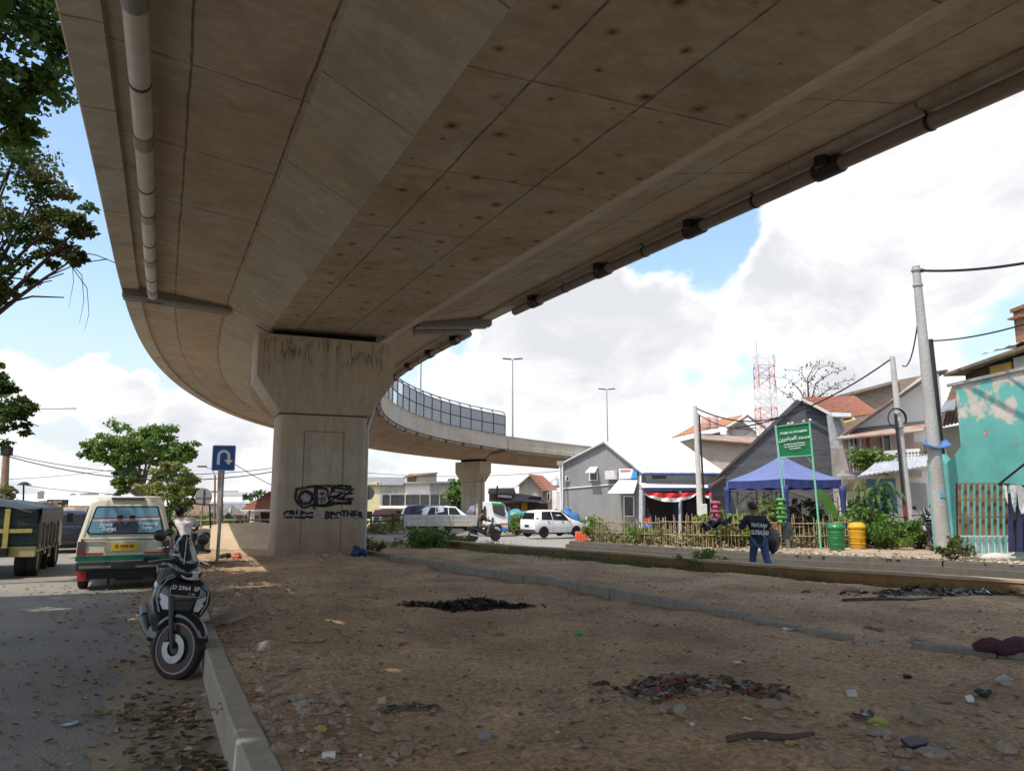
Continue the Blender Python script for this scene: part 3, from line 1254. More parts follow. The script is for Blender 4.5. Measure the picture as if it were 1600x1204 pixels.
m.slab([(gx + .3, -.682, gz - .47), (gx + 1.08, -.682, gz - .52), (gx + 1.08, -.682, gz - .49), (gx + .3, -.682, gz - .43)], .001)
m.build('strike_through', M_spray2, p1)
# ================================================================== trees
M_bark = mat('bark', (.10, .075, .055), .95, .4, 5, .8, 18, stretch=(1, 1, .3))
M_leaf_dark = leafmat('leaf_dark', (0.085, 0.14, 0.03), (0.038, 0.075, 0.016))
M_leaf_olive = leafmat('leaf_olive', (0.145, 0.155, 0.045), (0.065, 0.08, 0.022))
M_leaf_green = leafmat('leaf_green', (0.15, 0.25, 0.05), (0.065, 0.13, 0.025))
M_leaf_yel = leafmat('leaf_yellow', (0.30, 0.29, 0.09), (0.15, 0.17, 0.045))
M_leaf_bright = leafmat('leaf_bright', (.20, .28, .06), (.09, .16, .03))


def leaf_quads(mb, c, rad, n, size, rr, flat=.7, mi=0, droop=.3):
    for _ in range(n):
        d = Vector((rr.gauss(0, 1), rr.gauss(0, 1), rr.gauss(0, 1)))
        d = d.normalized() * (rr.random() ** .45)
        p = Vector(c) + Vector((d.x * rad, d.y * rad, d.z * rad * flat))
        a = Vector((rr.gauss(0, 1), rr.gauss(0, 1), rr.gauss(0, .6) - droop)).normalized()
        b = a.cross(Vector((rr.gauss(0, 1), rr.gauss(0, 1), rr.gauss(0, 1)))).normalized()
        s = size * rr.uniform(.6, 1.3)
        w = s * .32
        mb.f.append([len(mb.v) + k for k in range(4)])
        mb.mi.append(mi)
        mb.v += [p, p + a * s * .5 + b * w, p + a * s, p + a * s * .5 - b * w]


def branchy(rr, base, tips, r0):
    """limb paths from a base point to each tip, bowed upward"""
    out = []
    for t in tips:
        t = Vector(t)
        base_ = Vector(base)
        mid = base_.lerp(t, .5) + Vector((rr.uniform(-.3, .3), rr.uniform(-.3, .3), (t - base_).length * .10))
        pts = []
        for k in range(6):
            u = k / 5
            pts.append(base_ * (1 - u) ** 2 + mid * 2 * u * (1 - u) + t * u * u)
        out.append((pts, [r0 * (1 - .82 * k / 5) for k in range(6)]))
    return out


def tree(label, foot, fork, clumps, leafm, group, size=.16, per=160, r0=.28, seed=1, name='street_tree', twigs=True, second=None, flat=.7):
    rr = random.Random(seed)
    t = thing(name, label, 'tree', foot, 0, group)
    F = Vector(foot)
    fk = Vector(fork) - F
    tr = MB()
    n = 6
    tr.tube([fk * (k / n) + Vector((.05 * math.sin(k * 2.1 + seed), .05 * math.cos(k * 1.7), 0)) * (1 if 0 < k < n else 0) for k in range(n + 1)], [r0 * (1.35 if k == 0 else 1 - .35 * k / n) for k in range(n + 1)], 9)
    for pts, rad in branchy(rr, fk, [Vector(c) - F for c, _ in clumps], r0 * .55):
        tr.tube(pts, rad, 6)
        if twigs:
            for k in (2, 3, 4):
                e = pts[k] + Vector((rr.gauss(0, .7), rr.gauss(0, .7), rr.uniform(-.1, .7)))
                tr.tube([pts[k], pts[k].lerp(e, .5) + Vector((0, 0, .1)), e], [rad[k] * .5, rad[k] * .35, .012], 4)
    tr.build('trunk', M_bark, t, smooth='full')
    cr = MB()
    mats = [leafm] + ([second] if second else [])
    for c, rad in clumps:
        c = Vector(c) - F
        for _ in range(int(7 + rad * 5)):
            d = Vector((rr.gauss(0, 1), rr.gauss(0, 1), rr.gauss(0, 1) * flat))
            d = d.normalized() * rad * rr.uniform(.25, 1.0)
            leaf_quads(cr, c + d, rad * rr.uniform(.22, .40), per // 10, size, rr, .6, rr.randrange(len(mats)) if second else 0)
    cr.build('crown', mats, t)
    return t


# roadside trees on the left, their boughs reaching into the picture
G_T = 'roadside trees along the left of the road'
cl = [(at(20, 40, 11.5), 1.3), (at(-60, 120, 12), 1.5), (at(45, 15, 12), 1.0), (at(0, 150, 12.0), .95), (at(-120, 20, 11), 1.6), (at(55, 130, 11.8), .45), (at(28, 190, 11.8), .4), (Vector((-9.2, 10.2, 9.6)), 1.3), (Vector((-9.9, 11.3, 9.8)), 1.4), (Vector((-8.5, 9.2, 9.9)), 1.2), (Vector((-10.6, 10.4, 9.2)), 1.4), (at(-60, -80, 11), 1.6), (at(30, -60, 11), 1.3)]  # the Vector clumps hang out of view, added to shade the ground
tree('leafy roadside tree with bright green leaves at the top left corner', (-12.6, 11.8, -.02), (-11.6, 11.9, 5.2), cl, M_leaf_dark, G_T, .14, 1150, .17, 2, second=M_leaf_green)
cl = [(at(15, 270, 15), 1.0), (at(-50, 330, 15), 1.2), (at(60, 300, 15), .75), (at(95, 345, 15), .7), (at(128, 352, 15), .42), (at(20, 360, 15), .8), (at(75, 385, 15.2), .55), (at(10, 450, 15), .5),
      (at(-60, 440, 15), .9), (at(115, 405, 15), .22), (at(28, 235, 15), .6), (at(-90, 260, 15), 1.2), (at(-10, 425, 15), .6)]
tree('olive leaved roadside tree with dark open boughs, left of the flyover edge', (-12.4, 15.2, -.02), (-11.7, 15.2, 4.2), cl, M_leaf_olive, G_T, .10, 1050, .15, 5, second=M_leaf_dark)
cl = [(at(10, 640, 19), .75), (at(-40, 600, 19), .9), (at(25, 655, 19), .4), (at(-30, 680, 19), .7), (at(38, 645, 19), .3), (at(-8, 580, 19), .34), (at(-70, 650, 19), 1.0), (at(8, 602, 19), .3)]
tree('low dark bough of a roadside tree at the left edge above the dump truck', (-15.4, 19.4, -.02), (-14.6, 19.2, 2.9), cl, M_leaf_dark, G_T, .11, 800, .12, 8)
# unseen trees added behind and beside the viewer, crowns placed to shade the near road
for i, (x, y, h, cs) in enumerate([(-7.6, 2.6, 8.6, [(-7.5, 1.2), (-5.6, 1.0), (-4.0, .2), (-6.6, 3.4), (-4.8, 2.8), (-3.3, 2.2), (-8.0, 4.2), (-5.6, 4.8), (-8.8, 2.4), (-9.4, .6), (-9.8, 3.8), (-3.6, 3.6), (-4.6, 1.6), (-3.2, 1.0), (-2.7, .1), (-6.2, 2.2)]),
                                    (-8.6, 6.4, 9.0, [(-9.2, 5.4), (-7.6, 5.6), (-8.6, 7.4), (-10.2, 7.0), (-7.6, 7.4), (-11.2, 5.2), (-11.6, 7.4), (-10.4, 9.2), (-12.2, 9.2), (-11.0, 3.4), (-9.0, 8.9), (-6.5, 7.0), (-7.1, 8.2), (-6.5, 8.4), (-5.9, 7.2), (-5.8, 6.2)]),
                                    (-5.2, -2.6, 8.8, [(-6.8, -3.6), (-4.8, -3.4), (-2.8, -3.2), (-6.2, -1.6), (-4.2, -1.4), (-2.4, -1.2), (-1.2, -2.2), (-7.6, -.6)])]):
    rr = random.Random(30 + i)
    cl = [((a, b, h + rr.uniform(.0, 1.3)), rr.uniform(1.35, 1.7)) for a, b in cs]
    tree(('unseen shade tree added to the roadside row beside the viewpoint', 'unseen shade tree added to the roadside row just ahead of the viewpoint', 'unseen shade tree added to the roadside row behind the viewpoint', 'unseen shade tree added to the roadside row farther left')[i], (x, y, -.02), (x + .2, y, h - 3.0), cl, M_leaf_dark, G_T, .42, 640, .3, 40 + i, twigs=False)
# dead twigs dangling against the sky
mb = MB()
tw_ = SC.objects['street_tree.001']
O_ = Vector(tw_.location)
for px, py, e in ((112, 440, 38), (128, 470, 36), (136, 490, 26)):
    a, b = at(px, py - 40, 15) - O_, at(px + 3, py, 15) - O_
    mb.tube([at(100, 400, 15) - O_, a, b, at(px - 4, py + e, 15) - O_], [.010, .008, .006, .003], 4)
mb.build('hanging_twig', M_bark, tw_)

# the broad green tree and the paler one before it, beyond the van
cl = [(at(px, py, 66), r) for px, py, r in ((150, 702, 1.2), (180, 690, 1.7), (215, 686, 1.9), (250, 688, 1.8), (282, 700, 1.3), (165, 715, 1.0), (235, 704, 1.8), (200, 712, 1.3), (262, 712, 1.4), (195, 735, 1.0), (205, 750, 1.0), (270, 715, 1.2), (188, 760, .7), (205, 705, 1.4), (295, 712, .7))]
b = at(222, 815, 66)
tree('broad spreading green tree standing beyond the cream minibus', (b.x, 66, zg(66)), (b.x - .3, 66, 2.2), cl, M_leaf_bright, 'trees beyond the road', .30, 900, .34, 11, second=M_leaf_green, name='broad_tree')
cl = [(at(px, py, 52), r) for px, py, r in ((270, 728, .8), (250, 745, 1.0), (285, 745, 1.0), (230, 765, 1.0), (265, 765, 1.3), (295, 765, .9), (240, 785, 1.0), (270, 788, 1.1), (290, 785, .7), (303, 748, .5), (220, 780, .7))]
b = at(266, 815, 52)
tree('smaller yellowish green tree in front of the broad green tree', (b.x, 52, zg(52)), (b.x, 52, .9), cl, M_leaf_yel, 'trees beyond the road', .24, 560, .16, 12, second=M_leaf_bright, name='small_tree')
cl = [(at(px, py, 90), r) for px, py, r in ((396, 773, .7), (410, 770, .9), (385, 777, .5), (420, 776, .6))]
b = at(404, 800, 90)
tree('small dark green tree behind the red tiled roof', (b.x, 90, zg(90)), (b.x, 90, 1.4), cl, M_leaf_dark, 'trees beyond the road', .4, 70, .12, 13, name='small_tree')
cl = [(at(px, py, 40), r) for px, py, r in ((5, 765, .45), (18, 770, .35), (-10, 775, .6), (12, 785, .5))]
b = at(4, 830, 40)
tree('thin feathery roadside shrub tree behind the dump truck', (b.x, 40, zg(40)), (b.x, 40, .9), cl, M_leaf_olive, 'trees beyond the road', .3, 60, .08, 14, name='small_tree')

# ================================================================== materials for vehicles
M_cream = mat('cream_paint', (.56, .53, .41), .38, .08, 1.5, spec=.5)
M_glass = mat('dark_glass', (.014, .016, .019), .12, .2, 1.5, spec=.3)
M_chrome = mat('chrome', (.55, .55, .56), .22, .1, 4, metal=.9)
M_rimm = mat('alloy_grey', (.40, .40, .41), .35, .1, 4, metal=.7)
M_red = mat('red_paint', (.42, .03, .03), .4, .1, 4)
M_redl = mat('red_lens', (.30, .015, .02), .15, .2, 8, spec=.7)
M_dlens = mat('smoked_lens', (.05, .02, .02), .15, .2, 8, spec=.7)
M_green = mat('green_stripe', (.012, .12, .07), .4, .1, 4)
M_white = mat('white_paint', (.80, .80, .79), .3, .05, 1.5, spec=.5)
M_plate_y = mat('yellow_plate', (.62, .40, .04), .45, .1, 5)
M_plastic = mat('black_plastic', (.022, .022, .023), .42, .2, 12, spec=.45)
M_skin = mat('brown_skin', (.22, .115, .07), .55, .1, 6)
M_hair = mat('black_hair', (.012, .010, .009), .5, .3, 60)


def wheel(parent, c, r, w, axis_rz=0.0, spokes=5, rim=None, name='wheel', hub=.62):
    """wheel: tyre, rim, spokes; axle along local X"""
    e = bpy.data.objects.new(name, None)
    COL.objects.link(e)
    e.parent = parent
    e.location = c
    e.rotation_euler = (0, 0, axis_rz)
    m = MB()
    m.lathe([(r * hub, -w * .42), (r * .90, -w * .5), (r * .98, -w * .36), (r, -w * .15), (r, w * .15), (r * .98, w * .36), (r * .90, w * .5), (r * hub, w * .42), (r * hub, -w * .42)], 22, axis='X')
    m.build('tyre', M_black, e, smooth=True)
    m = MB()
    m.lathe([(r * (hub + .01), -w * .38), (r * (hub - .06), -w * .34), (r * (hub - .1), w * .34), (r * (hub + .01), w * .38)], 20, axis='X')
    for sd in (-1, 1):
        m.lathe([(.001, sd * w * .33), (r * .16, sd * w * .33), (r * .16, sd * w * .12), (.001, sd * w * .12)], 12, axis='X')
    for k in range(spokes):
        a = 2 * math.pi * k / spokes
        q = Vector((0, math.cos(a), math.sin(a)))
        p_ = Vector((0, -math.sin(a), math.cos(a)))
        for sd in (-1, 1):
            X = Vector((sd * w * .24, 0, 0))
            m.face([X + q * r * .12 + p_ * r * .07, X + q * r * (hub - .03) + p_ * r * .10, X + q * r * (hub - .03) - p_ * r * .10, X + q * r * .12 - p_ * r * .07])
    m.build('rim', rim or M_rimm, e, smooth=True)
    return e


# ================================================================== cream minibus
def round_poly(w, zb, zt, wt, zs, r=.14, n=5):
    """cross-section of a van: bottom width w, shoulder at zs, roof width wt"""
    pts = [(-w / 2 + .05, zb), (w / 2 - .05, zb), (w / 2 - .01, zb + .08), (w / 2, zs - .25), (w / 2 - .01, zs)]
    for k in range(n + 1):
        a = R(8 + 74 * k / n)
        pts.append((wt / 2 - r + r * math.cos(a), zt - r * .9 + r * .9 * math.sin(a)))
    return pts + [(-x, z) for x, z in pts[:1:-1]]


def lean(z):
    return max(0, z - .92) * .20


bus_yaw = R(-25.5)
bp = gnd(192, 922)
bus = thing('minibus', 'cream minibus with green stripe and blue picture on its rear window', 'minibus', (px_x(200, 15.35), 15.35, 0), -bus_yaw)
m = MB()
L_ = 3.9
sec = []
for y, sc_, zt, zb in ((0.0, .93, 1.74, .50), (.035, .985, 1.79, .45), (.12, 1.0, 1.82, .40), (1.2, 1.0, 1.86, .36), (2.6, 1.0, 1.84, .36), (3.0, .99, 1.76, .36), (3.45, .96, 1.30, .36), (3.75, .93, 1.12, .38), (L_, .86, .9, .42)):
    pr = round_poly(1.72 * sc_, zb, zt, 1.36 * sc_ if zt > 1.5 else 1.5 * sc_, .96 if zt > 1.2 else min(.9, zt - .12))
    sec.append([(x, y + (lean(z) if y < .2 else 0), z) for x, z in pr])
m.rings(sec, 0)
m.build('body', M_cream, bus, smooth=True, auto=35)
# rear door: window, step, panel, plate, lights, stripes
def rear(poly, name, mt, off=.012, t=.012, parent=bus, bev=.0):
    q = MB()
    q.rings([[(x, lean(z) - off, z) for x, z in poly], [(x, lean(z) - off + t, z) for x, z in poly]])
    return q.build(name, mt, parent, bevel=bev)
def rr_poly(x0, x1, z0, z1, xt0=None, xt1=None, r=.05):
    xt0 = x0 if xt0 is None else xt0
    xt1 = x1 if xt1 is None else xt1
    cs = [(x0, z0, 180), (x1, z0, 270), (xt1, z1, 0), (xt0, z1, 90)]
    out = []
    for (x, z, a0), (sx, sz) in zip(cs, ((1, 1), (-1, 1), (-1, -1), (1, -1))):
        for k in range(4):
            a = R(a0 + 30 * k)
            out.append((x + sx * r + r * math.cos(a), z + sz * r + r * math.sin(a)))
    return out
win = rear(rr_poly(-.70, .70, 1.09, 1.645, -.585, .585, .06), 'rear_window', M_glass, .004, .02)
M_poster = mat('poster_blue', (.13, .27, .36), .25, .25, 1.2, spec=.5)
rear(rr_poly(-.665, .665, 1.115, 1.62, -.56, .56, .05), 'window_picture', M_poster, .011, .006, win)
rear([(-.615, 1.385), (.615, 1.41), (.608, 1.44), (-.608, 1.415)], 'red_band', mat('faded_red', (.26, .05, .07), .4), .0135, .002, win)
rear([(-.62, 1.345), (.62, 1.37), (.615, 1.41), (-.615, 1.385)], 'white_band', mat('faded_white', (.42, .46, .46), .4), .0135, .002, win)
for sx in (-.13, .10):
    q = MB()
    pr = [(sx - .11, 1.125), (sx + .11, 1.125), (sx + .125, 1.25), (sx + .08, 1.335), (sx - .08, 1.335), (sx - .125, 1.25)]
    q.rings([[(x, lean(z) - .0155, z) for x, z in pr], [(x, lean(z) - .0135, z) for x, z in pr]])
    pr = [(sx + .055 * math.cos(a), 1.385 + .065 * math.sin(a)) for a in [R(36 * k) for k in range(10)]]
    q.rings([[(x, lean(z) - .0155, z) for x, z in pr], [(x, lean(z) - .0135, z) for x, z in pr]], 1)
    pr = [(sx - .056, 1.40), (sx + .056, 1.40), (sx + .05, 1.46), (sx - .05, 1.46)]
    q.rings([[(x, lean(z) - .0165, z) for x, z in pr], [(x, lean(z) - .0145, z) for x, z in pr]], 2)
    q.build('pictured_man', [mat('dark_print', (.045, .05, .07), .4), mat('print_skin', (.23, .14, .10), .4), M_hair], win)
M_wp = mat('white_print', (.62, .66, .66), .4)
tilt = math.atan(.20)
for s_, x, z, sz in (('Jawa', -.36, 1.285, .12), ('Barat', -.31, 1.195, .12), ('Bandung', .40, 1.30, .105), ('Barat', .38, 1.21, .10), ('Sekretariat', -.40, 1.355, .042), ('Gerbong', .36, 1.38, .05)):
    text(s_, sz, M_wp, win, (x, lean(z) - .018, z), (R(90) - tilt, 0, 0), 'window_lettering', bold=.002)
rear(rr_poly(-.80, .80, .995, 1.03, r=.012), 'door_ridge', M_cream, .018, .02, bev=.006)
m = MB()
for pr in ([(-.79, .985), (.79, .985), (.79, .978), (-.79, .978)],):
    m.rings([[(x, -.002, z) for x, z in pr], [(x, .02, z) for x, z in pr]])
m.build('door_seam', M_dark, bus)
rear(rr_poly(-.37, .36, .735, .945, r=.03), 'plate_recess', mat('cream_inner', (.40, .37, .26), .4), .012, .03, bev=.006)
pl = rear(rr_poly(-.235, .235, .765, .905, r=.012), 'number_plate', M_plate_y, .024, .012)
text('D 1960 AS', .078, M_dark, pl, (0, -.0265, .85), (R(90), 0, 0), 'plate_lettering', bold=.002)
text('05 · 26', .035, M_dark, pl, (0, -.0265, .79), (R(90), 0, 0), 'plate_lettering')
for sd in (-1, 1):
    lg = rear([(sd * .845, .69), (sd * .70, .69), (sd * .70, .955), (sd * .835, .955)], 'tail_light', M_dlens, .022, .05, bev=.008)
    rear([(sd * .835, .70), (sd * .71, .70), (sd * .71, .77), (sd * .835, .77)], 'red_lens', M_redl, .026, .01, lg)
for x0, x1 in ((-.70, -.375), (.365, .70)):
    rear([(x0, .69), (x1, .69), (x1, .73), (x0, .73)], 'red_stripe', M_red, .008, .006)
for pr in ([(-.86, .575), (.86, .575), (.855, .675), (-.855, .675)],):
    rear(pr, 'green_stripe', M_green, .016, .03)
m = MB()
m.box((0, .0, .47), (1.70, .10, .17))
m.build('bumper', M_plastic, bus, bevel=.03)
for x in (-.50, .50):
    m = MB()
    m.tube([(x - .28, -.075, .455), (x + .28, -.075, .455)], .028, 8)
    m.build('bumper_bar', M_chrome, bus, smooth=True)
m = MB()
m.box((0, .6, .30), (1.3, 1.2, .16))
m.box((.12, .3, .24), (.5, .35, .14))
m.tube([(-.25, .05, .3), (-.25, .0, .12)], .025, 6)
m.build('underbody', M_dark, bus)
for sd in (-1, 1):
    m = MB()
    m.box((sd * .70, .30, .28), (.24, .012, .22))
    m.build('mud_flap', M_red if sd < 0 else M_dark, bus)
    for y in (.62, 3.1):
        wheel(bus, (sd * .72, y, .295), .295, .18, 0, 6)
    # side glass and green side stripe
    q = MB()
    for y0, y1 in ((.35, 1.25), (1.32, 2.15), (2.24, 2.95)):
        q.slab([(sd * .852, y0, 1.06), (sd * .852, y1, 1.06), (sd * .715, y1, 1.62), (sd * .715, y0, 1.62)], .006)
    q.build('side_window', M_glass, bus)
    q = MB()
    q.box((sd * .862, 1.95, .62), (.008, 3.3, .10))
    q.build('side_stripe', M_green, bus)
m = MB()
m.slab([(-.60, 3.06, 1.66), (.60, 3.06, 1.66), (.68, 3.44, 1.22), (-.68, 3.44, 1.22)], .006)
m.build('windscreen', M_glass, bus)
# rear spoiler lamp on the roof edge, and the open driver's door
m = MB()
m.box((0, .16, 1.795), (.62, .05, .05))
m.build('roof_lamp', M_dlens, bus, bevel=.01)
dr = bpy.data.objects.new('driver_door', None)
COL.objects.link(dr)
dr.parent = bus
dr.location = (.87, 3.0, 0)
dr.rotation_euler = (0, 0, R(8))
m = MB()
m.box((.50, 0, .78), (.98, .05, .62))
m.build('door_panel', M_cream, dr, bevel=.02)
m = MB()
m.box((.55, -.03, .62), (.6, .05, .16))
m.box((.6, -.03, .9), (.14, .04, .16))
m.build('door_trim', M_plastic, dr, bevel=.01)
m = MB()
m.tube([(.02, 0, 1.09), (.02, 0, 1.66), (.5, 0, 1.70), (.93, 0, 1.66), (.98, 0, 1.09)], .022, 6)
m.build('window_frame', M_plastic, dr, smooth=True)

bus.scale = (.97, .97, .97)

# ================================================================== dump truck
tp = at(28, 800, 17.4)
trk = thing('dump_truck', 'dark green dump truck with yellow bars and a black tarpaulin over its load', 'truck', (tp.x - .62, 17.3, -.02), -R(-23))
M_dgreen = mat('dark_green_boards', (.022, .040, .034), .6, .4, 6, .3, 20)
M_yel = mat('old_yellow_paint', (.42, .33, .10), .55, .25, 5)
M_cyel = mat('pale_yellow_paint', (.40, .34, .16), .5, .2, 5)
M_tarp = mat('black_tarpaulin', (.045, .047, .05), .45, .35, 4, .5, 14)
m = MB()
m.rings([[(-1.05, 0, .74), (1.0, 0, .74), (1.0, 0, 1.56), (-1.05, 0, 1.56)], [(-1.05, 3.3, .74), (1.0, 3.3, .74), (1.0, 3.3, 1.56), (-1.05, 3.3, 1.56)]])
m.build('load_bed', M_dgreen, trk, bevel=.02)
m = MB()
for z in (.95, 1.16, 1.37):
    m.box((-.02, -.006, z), (2.0, .012, .012))
m.build('board_seam', M_dark, trk)
m = MB()
m.box((0.40, -.03, 1.12), (.10, .06, .86))
m.build('tailgate_post', M_yel, trk)
m = MB()
m.box((0.0, -.025, 1.06), (1.80, .05, .085))
m.build('tailgate_rail', M_yel, trk)
for k in range(6):
    rib = MB()
    rib.box((1.03, .18 + k * .55, 1.10), (.06, .06, .62))
    rib.box((1.03, .20 + k * .55, .72), (.05, .05, .20), rx=R(38))
    rib.build('side_rib', mat('rib_grey', (.27, .26, .23), .6, .2, 6), trk)
ta = MB()
rows_ = []
for i in range(9):
    y = -.06 + i * .43
    row = []
    for k, (x, z) in enumerate([(-1.12, 1.44), (-1.10, 1.57), (-.9, 1.62), (-.45, 1.74), (0, 1.77), (.5, 1.70), (.85, 1.60), (1.06, 1.565), (1.075, 1.40), (1.07, 1.26)]):
        row.append((x, y, z + (.035 * fbm(x * 2, y * 2, 3) if 1 < k < 7 else (-.05 + .04 * math.sin(i * 2.2) if k == 9 else 0)) - (.13 if i == 0 and 2 <= k <= 6 else 0)))
    rows_.append(row)
ta.rings(rows_, 0, False)
ta.build('tarpaulin', M_tarp, trk, smooth='full')
m = MB()
m.box((.1, 1.5, .60), (.75, 3.6, .18))
m.build('chassis', M_dark, trk)
m = MB()
m.box((.55, .12, .60), (.86, .18, .24))
m.box((.98, .62, .62), (.05, .95, .08))
m.box((.98, 1.35, .56), (.04, .06, .34))
m.box((.98, 1.75, .62), (.05, .85, .07))
m.box((.98, 1.75, .40), (.05, .85, .07))
m.box((.98, 2.15, .52), (.05, .06, .30))
m.build('yellow_guard', M_cyel, trk, bevel=.01)
m = MB()
m.box((.30, .02, .60), (.10, .03, .10))
m.build('tail_light', M_redl, trk)
for sd in (-1, 1):
    for o_ in (0, .22):
        wheel(trk, (sd * (.86 - o_), .75, .36), .37, .22, 0, 6, mat('truck_rim', (.2, .17, .09), .6))
    wheel(trk, (sd * .84, 3.75, .36), .37, .22, 0, 6, MATS['truck_rim'])
    m = MB()
    m.box((sd * .86, 1.25, .30), (.42, .02, .36))
    m.build('mud_flap', M_dark, trk)
m = MB()
m.rings([[(-.92, 3.4, .5), (.92, 3.4, .5), (.9, 3.4, 1.2), (.80, 3.4, 1.72), (-.80, 3.4, 1.72), (-.9, 3.4, 1.2)], [(-.92, 4.7, .5), (.92, 4.7, .5), (.9, 4.75, 1.1), (.78, 4.35, 1.70), (-.78, 4.35, 1.70), (-.9, 4.75, 1.1)]])
m.build('cab', M_cyel, trk, bevel=.03)
m = MB()
m.slab([(.905, 3.55, 1.12), (.905, 4.4, 1.12), (.82, 4.2, 1.6), (.82, 3.55, 1.6)], .012)
m.build('cab_window', M_glass, trk)
m = MB()
m.box((1.12, 4.45, 1.28), (.16, .06, .26))
m.tube([(.85, 4.5, 1.4), (1.1, 4.45, 1.42)], .015, 5)
m.build('mirror', M_plastic, trk, bevel=.01)


# ================================================================== passenger cars
def car(name, label, cat, loc, rz, P, paint, group=None, rim=None, glass=None):
    """P: profile dict. stations (y, half width, z sill, z belt, z top, half width at top); y grows towards the nose"""
    t = thing(name, label, cat, loc, rz, group)
    st = P['st']
    m = MB()
    rs = []
    for y, hw, z0, zb, zt, ht in st:
        rr_ = [(hw * .90, z0), (hw * .985, z0 + .12), (hw, z0 + (zb - z0) * .55), (hw * .985, zb)]
        if zt - zb > .15:
            rr_ += [(ht + (hw - ht) * .45, zb + (zt - zb) * .5), (ht, zt - .07), (ht * .80, zt - .012)]
        else:
            rr_ += [(hw * .955, zb + (zt - zb) * .5), (ht, zt - .02), (ht * .7, zt - .005)]
        rs.append([(x, y, z) for x, z in rr_] + [(0, y, zt)] + [(-x, y, z) for x, z in rr_[::-1]])
    m.rings(rs, 0)
    m.build('body', paint, t, smooth=True, auto=38)

    def surf(y, f, off=.012):
        for a, b in zip(st, st[1:]):
            if a[0] <= y <= b[0]:
                u = (y - a[0]) / (b[0] - a[0])
                hw, z0, zb, zt, ht = [a[k] + (b[k] - a[k]) * u for k in range(1, 6)]
                z = zb + (zt - .07 - zb) * f
                x = hw * .985 + (ht - hw * .985) * f
                return x + off, z
    g = glass or M_glass
    for sd in (-1, 1):
        for ya, yb, yc, yd in P['side']:       # bottom rear, bottom front, top front, top rear
            q = []
            for y, f in ((ya, .02), (yb, .02), (yc, .97), (yd, .97)):
                x, z = surf(y, f)
                q.append((sd * x, y, z))
            mm_ = MB()
            mm_.slab(q if sd > 0 else q[::-1], .01)
            mm_.build('side_window', g, t)
    for nm, (ya, za, wa, yb, zb_, wb) in (('windscreen', P['front']), ('rear_window', P['rear'])):
        mm_ = MB()
        mm_.slab([(-wa, ya, za), (wa, ya, za), (wb, yb, zb_), (-wb, yb, zb_)], .012)
        mm_.build(nm, g, t, bevel=.004)
    r = P['r']
    for sd in (-1, 1):
        for y in P['wy']:
            w_ = P['hw']
            a = MB()
            a.lathe([(.02, -.03), (r * 1.16, -.03), (r * 1.16, .006), (.02, .006)], 24, (sd * (w_ - .004), y, r), 'X')
            a.build('wheel_arch', M_dark, t, smooth=True)
            wheel(t, (sd * (w_ - .075), y, r), r, .19, 0, 5, rim)
    for sd in (-1, 1):
        x0, x1, z0, z1, y = P['tl']
        mm_ = MB()
        mm_.rings([[(sd * x0, y - .03, z0), (sd * x1, y + .10, z0), (sd * x1, y + .14, z1), (sd * x0, y - .0, z1)], [(sd * x0, y + .1, z0), (sd * (x1 - .02), y + .26, z0), (sd * (x1 - .02), y + .26, z1), (sd * x0, y + .1, z1)]])
        mm_.build('tail_light', M_redl, t, bevel=.01)
        x0, x1, z0, z1, y = P['hl']
        mm_ = MB()
        mm_.rings([[(sd * x0, y, z0), (sd * x1, y - .22, z0), (sd * x1, y - .26, z1), (sd * x0, y - .04, z1)], [(sd * x0, y - .1, z0), (sd * (x1 - .02), y - .3, z0), (sd * (x1 - .02), y - .3, z1), (sd * x0, y - .1, z1)]])
        mm_.build('headlight', M_chrome, t, bevel=.01)
        for y, z in P.get('hd', []):
            mm_ = MB()
            mm_.box((sd * (P['hw'] + .012), y, z), (.02, .16, .035))
            mm_.build('door_handle', P.get('hm', M_plastic), t, bevel=.005)
        mm_ = MB()
        mm_.box((sd * (P['hw'] + .09), P['my'][0], P['my'][1]), (.18, .10, .13))
        mm_.build('mirror', paint if not P.get('mp') else M_plastic, t, bevel=.02)
        mm_ = MB()
        for y in P['seams']:
            mm_.box((sd * (P['hw'] * .992), y, P['seamz'][0]), (.022, .012, P['seamz'][1]))
        mm_.build('door_seam', mat('seam_grey', (.1, .1, .1), .6), t)
    mm_ = MB()
    b0, b1 = st[0][0], st[-1][0]
    mm_.box((0, b0 + .07, P['bz']), (P['hw'] * 1.7, .16, .12))
    mm_.box((0, b1 - .10, P['bz']), (P['hw'] * 1.5, .14, .12))
    mm_.box((0, (b0 + b1) / 2, .24), (P['hw'] * 1.6, (b1 - b0) * .8, .16))
    mm_.build('lower_trim', M_plastic, t, bevel=.02)
    mm_ = MB()
    mm_.box((0, b0 - .012, P['pz']), (.42, .02, .13))
    mm_.build('number_plate', P.get('plate', M_plastic), t)
    return t


HATCH = dict(st=[(0, .60, .42, .80, .86, .56), (.05, .76, .34, .92, .98, .66), (.20, .81, .27, .97, 1.36, .56), (.42, .825, .25, .97, 1.49, .56), (1.2, .83, .24, .95, 1.525, .59), (2.05, .83, .24, .92, 1.48, .58), (2.5, .83, .24, .90, 1.16, .66), (2.80, .82, .24, .88, .96, .70), (3.3, .80, .26, .78, .86, .62), (3.55, .70, .32, .66, .72, .5), (3.62, .5, .38, .58, .62, .4)],
             side=[(.46, 1.22, 1.20, .62), (1.27, 2.42, 2.02, 1.25)], front=(2.80, .98, .66, 2.07, 1.485, .53), rear=(.042, 1.0, .62, .188, 1.365, .50), r=.285, wy=(.62, 2.92), hw=.825,
             tl=(.58, .79, .78, 1.08, .05), hl=(.45, .73, .62, .75, 3.56), hd=[(.95, .86), (1.95, .84)], my=(2.38, .98), seams=(1.24, 2.30), seamz=(.62, .62), bz=.36, pz=.62)
